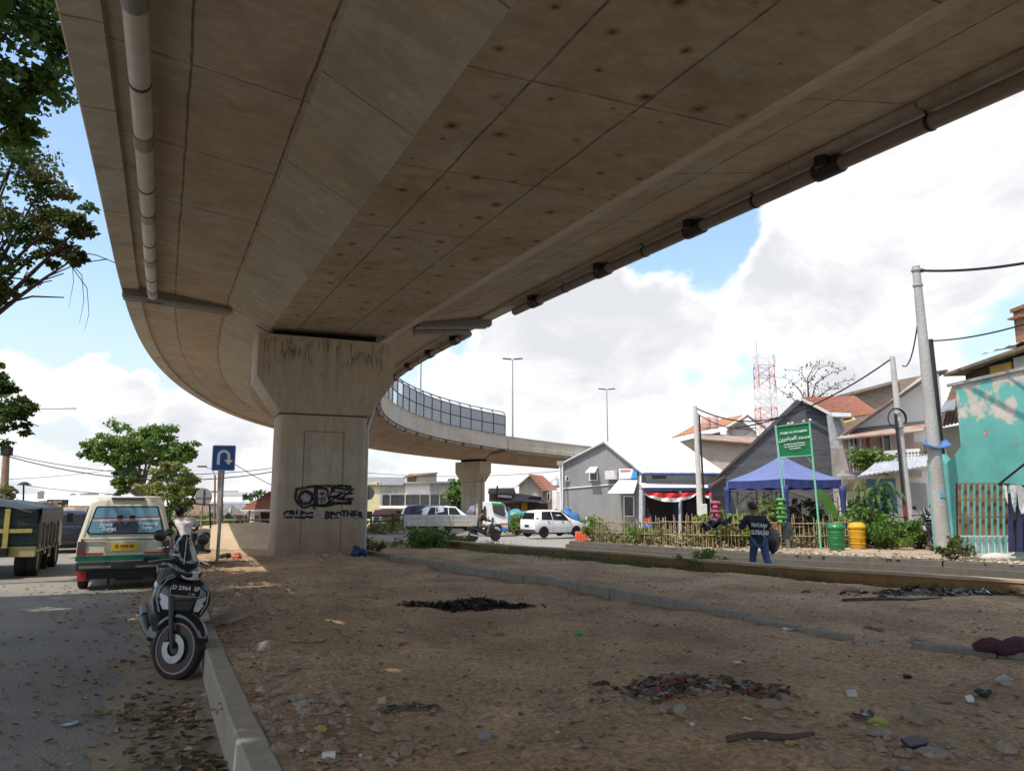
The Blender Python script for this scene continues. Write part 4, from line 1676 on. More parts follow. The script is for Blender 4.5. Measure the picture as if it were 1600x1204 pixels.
SUV = dict(st=[(0, .66, .46, .86, .92, .62), (.06, .83, .36, .98, 1.04, .74), (.22, .88, .29, 1.06, 1.46, .64), (.5, .90, .27, 1.06, 1.68, .64), (1.5, .905, .26, 1.04, 1.74, .68), (2.5, .905, .26, 1.02, 1.68, .66), (3.05, .90, .26, 1.0, 1.28, .74), (3.35, .89, .26, .98, 1.08, .78), (4.0, .86, .3, .90, .98, .70), (4.28, .76, .36, .78, .84, .6), (4.36, .56, .44, .66, .7, .45)],
           side=[(.42, 1.05, 1.05, .70), (1.10, 1.95, 1.92, 1.10), (2.0, 2.92, 2.48, 1.98)], front=(3.28, 1.09, .74, 2.56, 1.67, .60), rear=(.055, 1.07, .66, .205, 1.455, .58), r=.34, wy=(.82, 3.52), hw=.90,
           tl=(.55, .87, .92, 1.10, .06), hl=(.5, .82, .74, .88, 4.30), hd=[(1.15, .94), (2.0, .93)], my=(2.95, 1.08), seams=(1.08, 1.98, 2.85), seamz=(.68, .7), bz=.42, pz=.74)
M_navy = mat('dark_blue_paint', (.018, .022, .04), .25, .1, 3, spec=.6)
p = gnd(112, 864)
car('passenger_car', 'dark blue car with red tail lights ahead of the dump truck', 'car', (px_x(106, 28), 28, zg(28)), -R(-24), HATCH, M_navy)

# ================================================================== parked scooter (front half of the picture)
M_gloss = mat('gloss_black', (.013, .014, .017), .18, .2, 3, spec=.7)
M_lensc = mat('clear_lens', (.48, .49, .51), .14, .2, 14, spec=.8)
M_seat = mat('seat_vinyl', (.02, .02, .02), .6, .2, 30)


def scooter(label, loc, rz, steer, lean_, group, plate=True, detail=True):
    t = thing('scooter', label, 'scooter', loc, rz, group)
    t.rotation_euler = Matrix.Rotation(rz, 3, 'Z').to_euler()
    t.rotation_euler = (Matrix.Rotation(rz, 3, 'Z') @ Matrix.Rotation(lean_, 3, 'Y')).to_euler()
    # local frame: +Y forward, +X rider's right
    st = bpy.data.objects.new('steering', None)
    COL.objects.link(st)
    st.parent = t
    st.location = (0, .60, 0)
    st.rotation_euler = (0, 0, steer)
    # front wheel
    r = .275
    m = MB()
    w = .085
    m.lathe([(r * .77, -w * .4), (r * .86, -w * .52), (r * .95, -w * .42), (r, -w * .14), (r, w * .14), (r * .95, w * .42), (r * .86, w * .52), (r * .77, w * .4), (r * .77, -w * .4)], 36, (0, .05, r), 'X')
    m.build('front_tyre', M_black, st, smooth=True)
    m = MB()
    m.lathe([(r * .78, -w * .38), (r * .70, -w * .28), (r * .70, w * .28), (r * .78, w * .38)], 36, (0, .05, r), 'X')
    m.lathe([(.001, -.05), (.045, -.05), (.045, .05), (.001, .05)], 14, (0, .05, r), 'X')
    for k in range(5):
        a = 2 * math.pi * k / 5 + .3
        q, p_ = Vector((0, math.cos(a), math.sin(a))), Vector((0, -math.sin(a), math.cos(a)))
        c0 = Vector((0, .05, r))
        for o_ in (-1, 1):
            m.rings([[c0 + q * .03 + p_ * .018 * o_ + Vector((x, 0, 0)) for x in (-.012, .012)] + [c0 + q * r * .72 + p_ * (.02 * o_ + .012) + Vector((x, 0, 0)) for x in (.012, -.012)],
                     [c0 + q * .03 + p_ * (.018 * o_ + .012) + Vector((x, 0, 0)) for x in (-.012, .012)] + [c0 + q * r * .72 + p_ * (.02 * o_ + .026) + Vector((x, 0, 0)) for x in (.012, -.012)]])
    m.build('front_rim', mat('dark_alloy', (.05, .045, .045), .3, .2, 6, metal=.4), st, smooth=True)
    m = MB()
    m.lathe([(r * .745, -w * .44), (r * .79, -w * .44), (r * .79, -w * .40), (r * .745, -w * .40), (r * .745, -w * .44)], 36, (0, .05, r), 'X')
    m.lathe([(r * .745, w * .44), (r * .79, w * .44), (r * .79, w * .40), (r * .745, w * .40), (r * .745, w * .44)], 36, (0, .05, r), 'X')
    m.build('rim_tape', mat('rim_tape_copper', (.34, .20, .17), .4), st, smooth=True)
    m = MB()
    for x in (.056,):
        m.lathe([(.065, x), (.125, x), (.125, x + .006), (.065, x + .006), (.065, x)], 28, (0, .05, r), 'X')
    m.build('brake_disc', mat('disc_steel', (.36, .36, .37), .35, .3, 10, metal=.7), st, smooth=True)
    m = MB()
    m.box((.062, -.04, r + .095), (.05, .06, .10), rx=.3)
    m.build('brake_caliper', M_plastic, st, bevel=.01)
    m = MB()
    for x in (-.075, .075):
        m.tube([(x, .05, r), (x, -.02, r + .22), (x * .8, -.12, .78)], [.019, .023, .026], 10)
    m.build('fork', M_plastic, st, smooth=True)
    m = MB()
    fr_ = []
    for k in range(13):
        a = R(18 + 132 * k / 12)
        hw = .065 * (0.55 + .45 * math.sin(math.pi * (k + 2) / 16))
        rr_ = r + .028
        c = Vector((0, .05 + rr_ * math.cos(a), r + rr_ * math.sin(a)))
        rad = Vector((0, math.cos(a), math.sin(a)))
        fr_.append([c + Vector((x * hw, 0, 0)) + rad * dz for x, dz in ((-1.05, -.055), (-.95, -.012), (-.5, .014), (0, .022), (.5, .014), (.95, -.012), (1.05, -.055))])
    m.rings(fr_, 0, False)
    o = m.build('front_fender', M_gloss, st, smooth='full')
    sm = o.modifiers.new('thick', 'SOLIDIFY')
    sm.thickness = .006
    # handlebar head, headlight, visor, mirrors
    m = MB()
    hd_ = []
    for y, hw, z0, z1 in ((.075, .055, .885, .955), (.05, .105, .86, .99), (-.02, .135, .855, 1.03), (-.12, .12, .88, 1.06), (-.20, .09, .93, 1.06)):
        hd_.append([(hw * math.cos(a) * (1.0), y, (z0 + z1) / 2 + (z1 - z0) / 2 * math.sin(a)) for a in [2 * math.pi * k / 14 for k in range(14)]])
    m.rings(hd_)
    m.build('handlebar_cover', M_gloss, st, smooth=True)
    m = MB()
    lr = []
    for y, s_ in ((.064, 1.0), (.088, .86), (.102, .5)):
        lr.append([(s_ * .112 * math.cos(a), y - .05 * abs(math.cos(a)) ** 2, .915 + s_ * (.048 * math.sin(a) - .012 * abs(math.cos(a)))) for a in [2 * math.pi * k / 18 for k in range(18)]])
    m.rings(lr, 0)
    m.build('headlight', M_lensc, st, smooth='full')
    m = MB()
    vs_ = []
    for z, hw, y in ((.985, .10, .045), (1.05, .115, -.0), (1.13, .105, -.05), (1.20, .07, -.085), (1.225, .03, -.095)):
        vs_.append([(hw * u, y - .055 * u * u, z) for u in (-1, -.6, -.2, .2, .6, 1)])
    m.rings(vs_, 0, False)
    o = m.build('visor', mat('smoked_visor', (.02, .024, .03), .06, .2, 3, spec=1.0), st, smooth='full')
    o.modifiers.new('thick', 'SOLIDIFY').thickness = .004
    m = MB()
    m.tube([(-.10, .005, 1.0), (-.03, -.09, 1.21), (0, -.098, 1.228), (.03, -.09, 1.21), (.10, .005, 1.0)], .004, 5)
    m.build('visor_edge', M_lensc, st)
    for sd in (-1, 1):
        m = MB()
        m.tube([(sd * .10, -.13, 1.0), (sd * .24, -.15, 1.02), (sd * .34, -.20, 1.01)], [.014, .013, .013], 8)
        m.build('handlebar', M_plastic, st, smooth=True)
        m = MB()
        m.tube([(sd * .24, -.16, 1.02), (sd * .36, -.215, 1.008)], .019, 8)
        m.build('grip', M_black, st, smooth=True)
        m = MB()
        m.tube([(sd * .20, -.10, 1.03), (sd * .37, -.135, .995)], .007, 5)
        m.build('brake_lever', M_chrome, st)
        m = MB()
        m.tube([(sd * .17, -.13, 1.03), (sd * .21, -.15, 1.14), (sd * .25, -.17, 1.18)], .008, 6)
        rr_ = []
        for y, s_ in ((-.145, .55), (-.16, 1), (-.185, 1), (-.192, .8)):
            rr_.append([(sd * .27 + s_ * .066 * math.cos(a), y, 1.225 + s_ * .052 * math.sin(a)) for a in [2 * math.pi * k / 12 for k in range(12)]])
        m.rings(rr_)
        m.build('mirror', M_plastic, st, smooth=True)
    # front apron: shield lofted down to the floor
    m = MB()
    ap = []
    for z, hw_, yf, yb in ((.885, .10, .50, .40), (.84, .165, .545, .41), (.76, .205, .565, .42), (.66, .212, .575, .42), (.56, .185, .555, .40), (.47, .135, .50, .37), (.40, .10, .44, .33)):
        hw = hw_ * 1.14
        ap.append([(-hw, yb, z), (-hw * 1.02, yb + .05, z), (-hw * .82, yf - .055, z), (-hw * .4, yf - .012, z), (0, yf, z), (hw * .4, yf - .012, z), (hw * .82, yf - .055, z), (hw * 1.02, yb + .05, z), (hw, yb, z)])
    m.rings(ap, 0)
    m.build('front_apron', M_gloss, t, smooth=True)
    m = MB()
    m.rings([[(-.10, .552, .68), (.10, .552, .68), (.075, .567, .585), (-.075, .567, .585)], [(-.10, .58, .68), (.10, .58, .68), (.07, .582, .585), (-.07, .582, .585)]])
    m.build('apron_grille', M_plastic, t, bevel=.008)
    for sd in (-1, 1):
        m = MB()
        m.rings([[(sd * .115, .530, .70), (sd * .198, .475, .735), (sd * .205, .47, .66), (sd * .15, .515, .575), (sd * .10, .545, .58)], [(sd * .118, .562, .695), (sd * .20, .515, .725), (sd * .205, .51, .665), (sd * .152, .55, .585), (sd * .105, .572, .59)]])
        m.build('turn_signal', M_lensc, t, bevel=.006)
        m = MB()
        m.tube([(sd * .10, .505, .88), (sd * .17, .53, .84), (sd * .21, .51, .76), (sd * .215, .50, .66), (sd * .175, .515, .56)], .007, 5)
        m.build('apron_trim', mat('silver_graphic', (.34, .34, .36), .3), t)
    if plate:
        m = MB()
        m.box((0.0, .592, .775), (.265, .006, .118), rx=-.08)
        pl_ = m.build('number_plate', mat('plate_black', (.012, .012, .012), .4), t, bevel=.004)
        W_ = mat('plate_white', (.62, .62, .62), .5)
        text('D 2964  EP', .052, W_, pl_, (0, .5965, .788), (R(90) + .08, 0, R(180)), 'plate_lettering', bold=.0012)
        text('11·26', .027, W_, pl_, (-.055, .5955, .740), (R(90) + .08, 0, R(180)), 'plate_lettering')
        m = MB()
        for x, z, a, b in ((0, .83, .258, .003), (0, .72, .258, .003), (.129, .775, .003, .112), (-.129, .775, .003, .112)):
            m.box((x, .5957 - (z - .775) * .08, z), (a, .0015, b))
        m.build('plate_border', W_, pl_)
    # floorboard, leg shield, seat, tail body
    m = MB()
    m.rings([[(-.13, .42, .30), (.13, .42, .30), (.12, .42, .36), (-.12, .42, .36)], [(-.17, .1, .27), (.17, .1, .27), (.16, .1, .335), (-.16, .1, .335)], [(-.18, -.12, .27), (.18, -.12, .27), (.16, -.12, .36), (-.16, -.12, .36)]])
    m.build('floorboard', M_plastic, t, bevel=.012)
    m = MB()
    bd = []
    for y, hw, z0, z1 in ((-.06, .10, .36, .66), (-.16, .175, .33, .72), (-.36, .205, .36, .735), (-.6, .19, .42, .75), (-.85, .14, .56, .79), (-1.02, .075, .68, .80)):
        bd.append([(-hw * .75, y, z0), (hw * .75, y, z0), (hw, y, z0 + (z1 - z0) * .35), (hw * .86, y, z1 - .04), (hw * .55, y, z1), (-hw * .55, y, z1), (-hw * .86, y, z1 - .04), (-hw, y, z0 + (z1 - z0) * .35)])
    m.rings(bd)
    m.build('tail_body', M_gloss, t, smooth=True)
    m = MB()
    se = []
    for y, hw, z0, z1 in ((-.05, .08, .66, .71), (-.15, .13, .70, .785), (-.35, .155, .72, .80), (-.6, .15, .735, .84), (-.85, .115, .775, .855), (-.93, .06, .79, .83)):
        se.append([(-hw, y, z0), (hw, y, z0), (hw, y, z0 + (z1 - z0) * .6), (hw * .7, y, z1), (-hw * .7, y, z1), (-hw, y, z0 + (z1 - z0) * .6)])
    m.rings(se)
    m.build('seat', M_seat, t, smooth=True, bevel=.01)
    m = MB()
    m.tube([(-.13, -.75, .80), (-.13, -1.0, .86), (0, -1.06, .87), (.13, -1.0, .86), (.13, -.75, .80)], .014, 8)
    m.build('grab_rail', M_plastic, t, smooth=True)
    m = MB()
    m.box((0, -1.03, .73), (.16, .05, .07))
    m.build('tail_light', M_redl, t, bevel=.012)
    wheel(t, (0, -.66, r), r, .10, 0, 5, MATS['dark_alloy'], 'rear_wheel', .74)
    m = MB()
    m.box((-.09, -.42, .29), (.12, .55, .17))
    m.build('engine_case', M_plastic, t, bevel=.03)
    m = MB()
    m.tube([(.12, -.25, .22), (.15, -.45, .28), (.165, -.6, .34), (.17, -.98, .42)], [.03, .045, .062, .052], 10)
    m.build('exhaust', mat('exhaust_grey', (.07, .07, .07), .4, .2, 6, metal=.5), t, smooth=True)
    m = MB()
    m.tube([(.172, -.62, .375), (.176, -.92, .435)], [.05, .045], 8)
    m.build('heat_shield', MATS['exhaust_grey'], t, smooth=True)
    m = MB()
    m.tube([(-.10, -.05, .26), (-.20, .02, .13), (-.285, .06, .005 + .285 * math.sin(abs(lean_)))], .011, 6)
    m.build('side_stand', M_plastic, t)
    return t


sp = gnd(280, 1056)
# facing the viewer, wheel turned, leaning on its side stand towards the kerb
hdg = R(180 - 33)
sc1 = scooter('black scooter with number plate parked facing us against the concrete kerb', (sp.x - .37, sp.y + .42, 0), R(180 + 29), R(40), -R(8.5), 'scooters parked along the kerb')
sc1.scale = (1.07, 1.07, 1.07)
sc2 = scooter('second black scooter behind the plated one, half hidden by it', (-4.95, 11.6, 0.0), R(180 + 18), R(-20), -R(5), 'scooters parked along the kerb', plate=False)
q = MB()
q.box((.0, .60, .70), (.2, .05, .10))
q.build('blue_panel', mat('blue_paint', (.03, .16, .36), .4), sc2, bevel=.02)


# ================================================================== people
def person(label, loc, rz, J, clothes, group=None, skin=M_skin, hair=True, hands=True):
    """J: joint positions. clothes: dict(top=, legs=, shoes=, sleeve=fraction)"""
    t = thing('person', label, 'person', loc, rz, group)
    j = {k: Vector(v) for k, v in J.items()}
    hips = j['hip']
    ch = [[(hips, .115), (hips.lerp(j['chest'], .5), .115), (j['chest'], .135), (j['neck'], .055), (j['head0'], .06), (j['head1'], .092), (j['head2'], .088), (j['head3'], .045)]]
    for s in 'LR':
        ch.append([(j['chest'], .135), (j['sh' + s], .062), (j['el' + s], .042), (j['wr' + s], .029), (j['ha' + s], (.040, .018))])
        ch.append([(hips, .115), (j['th' + s], .092), (j['kn' + s], .058), (j['an' + s], .04), (j['to' + s], (.042, .03))])
        if hands:
            d = (j['ha' + s] - j['wr' + s]).normalized()
            sd = d.cross(Vector((0, 1, .2))).normalized()
            crl = j.get('curl' + s, Vector((0, .5, -.3)))
            for k in range(4):
                b_ = j['ha' + s] + sd * (.012 * (k - 1.5) * 1.6)
                ln = (.062, .074, .07, .055)[k]
                ch.append([(j['ha' + s], (.040, .018)), (b_ + d * .03, .0095), (b_ + d * ln * .75 + crl * .02, .0085), (b_ + d * ln + crl * .05, .007)])
            ch.append([(j['ha' + s], (.04, .018)), (j['ha' + s] - d * .01 - sd * .04, .011), (j['ha' + s] + d * .03 - sd * .055 + crl * .02, .008)])
    skinned('body', ch, skin, t, 2)
    up = (j['head2'] - j['head0']).normalized()
    fw = Vector(j.get('face', Vector((0, 1, 0)))).normalized()
    if hair:
        m = MB()
        c = j['head1'].lerp(j['head2'], .62) - fw * .012
        sdv = fw.cross(up)
        rs = []
        for i in range(1, 8):
            ph = math.pi * (.04 + .56 * i / 8)
            row = []
            for k in range(14):
                a = 2 * math.pi * k / 14
                front = math.cos(a)
                ph2 = ph * (1 - .34 * max(0, front) + .34 * max(0, -front)) if i > 3 else ph
                d = up * math.cos(ph2) * .118 + (fw * math.cos(a) * .112 + sdv * math.sin(a) * .096) * math.sin(ph2)
                row.append(c + d)
            rs.append(row)
        m.rings(rs)
        m.build('hair', M_hair, t, smooth='full')
    m = MB()
    for sx in (-1, 1):
        sdv = fw.cross(up)
        m.blob(j['head1'] + up * .005 + sdv * sx * .093, (.014, .02, .03), 5, rough=.02)
    m.blob(j['head1'] + fw * .098 - up * .005, (.016, .018, .024), 5, rough=.02)
    m.build('ear', skin, t, smooth='full')
    # clothing: slightly fuller shells over the same bones
    q = [[(hips + Vector((0, 0, -.13)), .150), (hips + Vector((0, 0, -.04)), .146), (hips.lerp(j['chest'], .5), .142), (j['chest'], .158), (j['neck'] - (j['neck'] - j['chest']) * .35, .085)]]
    f = clothes.get('sleeve', .75)
    for s in 'LR':
        q.append([(j['chest'], .158), (j['sh' + s], .082), (j['sh' + s].lerp(j['el' + s], f * .6), .072), (j['sh' + s].lerp(j['el' + s], min(f, 1)), .070)])
        if f > 1:
            q[-1].append((j['el' + s].lerp(j['wr' + s], f - 1), .052))
    skinned('shirt', q, clothes['top'], t, 2)
    q = []
    for s in 'LR':
        q.append([(hips, .135), (j['th' + s], .108), (j['kn' + s], .078), (j['kn' + s].lerp(j['an' + s], clothes.get('leg', .92)), .06)])
    skinned('trousers', q, clothes['legs'], t, 2)
    m = MB()
    for s in 'LR':
        a, b = j['an' + s], j['to' + s]
        d = (b - a)
        d.z = 0
        d.normalize()
        sd = Vector((-d.y, d.x, 0))
        rs = []
        for u, w_, h_ in ((-.07, .03, .07), (-.03, .042, .09), (.08, .045, .07), (.16, .045, .05), (.205, .02, .03)):
            c = Vector((a.x, a.y, b.z - .03)) + d * u
            rs.append([c - sd * w_, c + sd * w_, c + sd * w_ * .8 + Vector((0, 0, h_)), c - sd * w_ * .8 + Vector((0, 0, h_))])
        m.rings(rs)
    m.build('shoe', clothes.get('shoes', M_plastic), t, bevel=.01)
    return t


def stand(**kw):
    J = dict(hip=(0, 0, .93), chest=(0, 0, 1.28), neck=(0, 0, 1.42), head0=(0, .005, 1.47), head1=(0, .015, 1.55), head2=(0, .01, 1.62), head3=(0, 0, 1.68),
             shL=(-.19, 0, 1.36), elL=(-.235, -.02, 1.08), wrL=(-.23, .06, .84), haL=(-.225, .08, .77), shR=(.19, 0, 1.36), elR=(.235, -.02, 1.08), wrR=(.23, .06, .84), haR=(.225, .08, .77),
             thL=(-.10, 0, .86), knL=(-.105, .02, .48), anL=(-.11, -.01, .09), toL=(-.12, .13, .04), thR=(.10, 0, .86), knR=(.105, .02, .48), anR=(.11, -.01, .09), toR=(.12, .13, .04))
    J.update(kw)
    return J


# the driver bending in at the open door of the minibus: seen from behind, white patterned shirt
M_wshirt = mat('white_patterned_shirt', (.58, .56, .57), .85, .35, 14, stretch=(1, 1, .5))
M_dtrou = mat('dark_trousers', (.025, .025, .03), .85, .3, 10)
J = stand(hip=(.0, -.08, .90), chest=(-.05, .16, 1.21), neck=(-.09, .26, 1.30), head0=(-.10, .29, 1.34), head1=(-.12, .33, 1.41), head2=(-.13, .345, 1.48), head3=(-.13, .34, 1.53), shR=(.14, .17, 1.26), elR=(.26, .36, 1.10), wrR=(.22, .55, 1.05), haR=(.2, .62, 1.04),
          shL=(-.24, .2, 1.26), elL=(-.33, .40, 1.1), wrL=(-.34, .58, 1.0), haL=(-.34, .65, .98), thL=(-.1, -.06, .84), thR=(.1, -.06, .84), knL=(-.11, -.03, .46), knR=(.12, .03, .46))
person('man in a white patterned shirt bending in at the minibus door', (-7.05, 16.9, .02), -R(-25), J, dict(top=M_wshirt, legs=M_dtrou))

# ================================================================== signs by the road
M_signblue = mat('sign_blue', (.018, .085, .30), .4, .12, 6)
M_signwhite = mat('sign_white', (.72, .73, .72), .45, .05, 6)
M_signback = mat('sign_back_grey', (.30, .29, .28), .55, .15, 6, metal=.3)
M_postg = mat('post_grey', (.30, .31, .32), .5, .2, 6, metal=.4)
bs = gnd(339, 880, .27)
t = thing('road_sign', 'blue square U-turn road sign on a tall grey post', 'road sign', (bs.x, bs.y, .2), -R(-14))
hz_ = lambda py: CAM_H - (py - 786) * bs.y / 1202 * 1.0 - .2
m = MB()
m.tube([(0, .03, 0), (.02, .03, hz_(700))], .038, 10)
m.build('post', M_postg, t, smooth=True)
m = MB()
zc, hh_, ww_ = (hz_(698) + hz_(737)) / 2 + .02, .30, .26
m.rings([[(x + .02, y_, z + zc) for x, z in rr_poly(-ww_, ww_, -hh_, hh_, r=.03)] for y_ in (-.015, -.002)])
pan = m.build('sign_plate', M_signblue, t)
m = MB()
ring_ = rr_poly(-ww_ + .012, ww_ - .012, -hh_ + .012, hh_ - .012, r=.025)
m.tube([(x + .02, -.016, z + zc) for x, z in ring_ + ring_[:1]], .004, 4)
m.build('sign_border', M_signwhite, pan)
m = MB()
arc = [(-.115, -.16), (-.115, .05)] + [(-.115 * math.cos(a) + .0, .05 + .115 * math.sin(a)) for a in [R(15 * k) for k in range(1, 12)]] + [(.115, .05), (.115, -.05)]
for a, b in zip(arc, arc[1:]):
    d = Vector((b[0] - a[0], b[1] - a[1])).normalized()
    n = Vector((-d.y, d.x)) * .032
    m.face([(a[0] + n.x + .02, -.019, a[1] + n.y + zc), (b[0] + n.x + .02, -.019, b[1] + n.y + zc), (b[0] - n.x + .02, -.019, b[1] - n.y + zc), (a[0] - n.x + .02, -.019, a[1] - n.y + zc)])
m.face([(.035, -.019, -.045 + zc), (.235, -.019, -.045 + zc), (.135, -.019, -.165 + zc)])
m.build('u_turn_arrow', M_signwhite, pan)
m = MB()
m.box((0, .03, .03), (.42, .34, .16))
m.build('footing', mat('brick_footing', (.26, .13, .07), .9, .3, 8, .4), t, bevel=.01)

def round_sign(px, py, rpx, base_py, Y, label, back=True):
    c = at(px, py, Y)
    b = at(px, base_py, Y)
    t = thing('road_sign', label, 'road sign', (c.x, Y, zg(Y)), 0, 'grey backs of round road signs')
    r = rpx / FPX * Y
    h = c.z - zg(Y)
    m = MB()
    m.lathe([(.001, -.012), (r * .98, -.012), (r, .0), (r * .98, .012), (.001, .012)], 28, (0, 0, h), 'Y')
    m.build('sign_disc', M_signback, t, smooth=True)
    m = MB()
    m.tube([(0, -.05, 0), (0, -.05, h + r * .9)], .03, 8)
    m.box((0, -.03, h), (r * 1.9, .02, .03))
    m.build('post', M_postg, t, smooth=True)
    return t
round_sign(318, 776, 13.5, 850, 24, 'grey back of a round road sign on a thin post left of the blue sign')
t = round_sign(574, 770, 11, 860, 30, 'grey back of a round road sign just right of the near pier')
m = MB()
m.box((0, 0, 1.35), (.42, .02, .28))
m.build('lower_plate', mat('plate_green_grey', (.06, .08, .07), .5), t)
# ================================================================== house kit
M_tile = mat('red_roof_tiles', (.34, .135, .08), .9, .4, 5, .5, 10, col2=(.17, .075, .05))
M_tile_old = mat('old_brown_tiles', (.26, .15, .10), .9, .4, 3, .5, 10, col2=(.13, .085, .065))
M_plaster = mat('white_plaster', (.72, .70, .65), .9, .25, .8, .2, 8, col2=(.54, .52, .47))
M_bright = mat('fresh_white_wall', (.84, .83, .80), .9, .15, .9, .2, 8, col2=(.70, .68, .64))
M_plaster_d = mat('stained_plaster', (.46, .45, .42), .92, .4, 1.0, .3, 8, col2=(.17, .165, .15), stretch=(1, 1, .5))
M_greywall = mat('grey_paint_wall', (.27, .272, .27), .85, .1, 1.6, .2, 10, col2=(.205, .205, .20), stretch=(1, 1, .3), detail=10)
M_darkwall = mat('dark_grey_wall', (.125, .13, .14), .9, .2, 1.4, .5, 8, col2=(.062, .066, .074), stretch=(.4, 1, 3.5), detail=9)
M_beige = mat('beige_old_plaster', (.52, .46, .36), .9, .3, .7, .3, 8, col2=(.36, .31, .25))
M_cool = mat('roof_grey', (.20, .20, .21), .7, .3, 3)
M_wroof = mat('white_metal_roof', (.80, .80, .80), .5, .06, 2.2, col2=(.60, .59, .57), stretch=(1, .4, 1), detail=9)
M_wood = mat('weathered_wood', (.20, .145, .10), .85, .4, 4, .4, 14, stretch=(1, 1, .2))
M_woodd = mat('dark_wood', (.07, .05, .038), .85, .4, 4, .4, 14)
M_rust = mat('rusty_sheet', (.30, .16, .10), .8, .5, 1.6, .3, 8, col2=(.36, .33, .29))
M_win = mat('window_dark', (.035, .038, .042), .12, .3, 2, spec=.7)
M_navyp = mat('navy_paint', (.025, .045, .14), .5, .15, 4)
M_steelgrey = mat('steel_grey', (.33, .34, .36), .5, .15, 5, metal=.3)


class House:
    def __init__(s, name, label, cat, px0, px1, pyb, Y, depth, group=None):
        s.Y, s.D = Y, depth
        s.x0, s.x1 = px_x(px0, Y), px_x(px1, Y)
        s.zb = px_z(pyb, Y)
        s.k = (s.x0 + s.x1) / 2 / Y      # walls run back along the line of sight of the plot
        s.t = thing(name, label, cat, (s.x0, Y, s.zb), 0, group)

    def X(s, px):
        return px_x(px, s.Y) - s.x0

    def Z(s, py):
        return px_z(py, s.Y) - s.zb

    def front(s, poly, m, depth=None, name='wall', y=0.0, bevel=0):
        """extrude a facade outline given in photo pixels back by depth"""
        d = s.D if depth is None else depth
        q = MB()
        pr = [(s.X(a), s.Z(b)) for a, b in poly]
        q.rings([[(x + s.k * y, y, z) for x, z in pr], [(x + s.k * (y + d), y + d, z) for x, z in pr]])
        return q.build(name, m, s.t, bevel=bevel)

    def window(s, px0, px1, py0, py1, m=None, frame=None, bars=1, y=-.0, name='window'):
        x0, x1, z0, z1 = s.X(px0), s.X(px1), s.Z(py1), s.Z(py0)
        t = .06
        q = MB()
        for c, d in (((x0, (z0 + z1) / 2), (t, z1 - z0 + t)), ((x1, (z0 + z1) / 2), (t, z1 - z0 + t)), (((x0 + x1) / 2, z0), (x1 - x0 - t, t)), (((x0 + x1) / 2, z1), (x1 - x0 - t, t))):
            q.box((c[0], y - .04, c[1]), (d[0], .08, d[1]))
        for k in range(1, bars):
            q.box((x0 + (x1 - x0) * k / bars, y - .035, (z0 + z1) / 2), (t * .7, .07, z1 - z0 - t))
        f = q.build(name, frame or M_plaster, s.t)
        q = MB()
        q.box(((x0 + x1) / 2, y - .012, (z0 + z1) / 2), (x1 - x0 - t * .9, .02, z1 - z0 - t * .9))
        q.build('pane', m or M_win, f)
        return f

    def slab(s, pts, m, t=.06, name='roof'):
        """a sloping sheet; pts as (px, py, depth behind the facade)"""
        q = MB()
        v = []
        for a, b, d in pts:
            p = at(a, b, s.Y + d)
            v.append((p.x - s.x0, p.y - s.Y, p.z - s.zb))
        q.slab(v, t)
        return q.build(name, m, s.t)

    def tiles(s, pts, m, nu, nv, name='roof', amp=.05):
        """a corrugated sloping roof: pts corner order eave-left, eave-right, ridge-right, ridge-left"""
        c = []
        for a, b, d in pts:
            p = at(a, b, s.Y + d)
            c.append(Vector((p.x - s.x0, p.y - s.Y, p.z - s.zb)))
        nrm = (c[1] - c[0]).cross(c[3] - c[0]).normalized()
        if nrm.z < 0:
            nrm = -nrm
        rows = []
        for j in range(nv * 2 + 1):
            v = j / (nv * 2)
            row = []
            for i in range(nu * 2 + 1):
                u = i / (nu * 2)
                p = c[0].lerp(c[1], u).lerp(c[3].lerp(c[2], u), v)
                h = amp * (i % 2) + amp * .7 * (1 if j % 2 == 0 else 0)
                row.append(p + nrm * (h + .02 * fbm(u * 7 + s.x0, v * 5, 2)))
            rows.append(row)
        q = MB()
        q.rings(rows, 0, False)
        o = q.build(name, m, s.t)
        o.modifiers.new('thick', 'SOLIDIFY').thickness = .05
        return o


# ---------------------------------------------------------------- left background
h = House('warehouse', 'long low white roofed warehouse far behind the dump truck', 'building', -120, 262, 815, 150, 20)
h.front([(-120, 815), (262, 815), (262, 792), (-120, 792)], M_plaster_d)
h.slab([(-125, 794, -.5), (266, 794, -.5), (262, 772, 14), (-120, 772, 14)], M_wroof, .15)
for a, b, c, d in ((128, 160, 768, 773), (110, 122, 769, 772), (57, 68, 766, 779), (166, 186, 770, 774)):
    h.front([(a, d), (b, d), (b, c + 1), ((a + b) / 2, c), (a, c + 2)], M_cool, 5, 'roof_vent', 13 if a > 100 else 2)
bb = House('billboard', 'small black billboard with yellow lettering behind the dump truck', 'billboard', 73, 107, 815, 60, .3)
bb.front([(73, 794), (107, 794), (107, 780), (73, 780)], M_dark, .2, 'board', bevel=.02)
q = MB()
q.tube([(bb.X(82), .3, 0), (bb.X(82), .3, bb.Z(782))], .06, 6)
q.build('post', M_postg, bb.t)
M_byel = mat('sign_yellow', (.62, .52, .08), .5)
text('AKI - BAN - OLI', .30, M_byel, bb.t, (bb.X(90), -.012, bb.Z(790)), (R(90), 0, 0))
text('PARKIR', .20, mat('pale_orange', (.6, .38, .22), .5), bb.t, (bb.X(90), -.012, bb.Z(783.5)), (R(90), 0, 0))
h = House('house', 'dark tiled old house low behind the dark blue car', 'house', 100, 165, 818, 75, 6)
h.front([(100, 818), (165, 818), (165, 800), (100, 800)], M_plaster_d)
h.tiles([(95, 801, -.6), (170, 801, -.6), (160, 790, 5), (105, 790, 5)], M_tile_old, 14, 5)
h.window(112, 124, 804, 812)
h.window(135, 150, 804, 812)
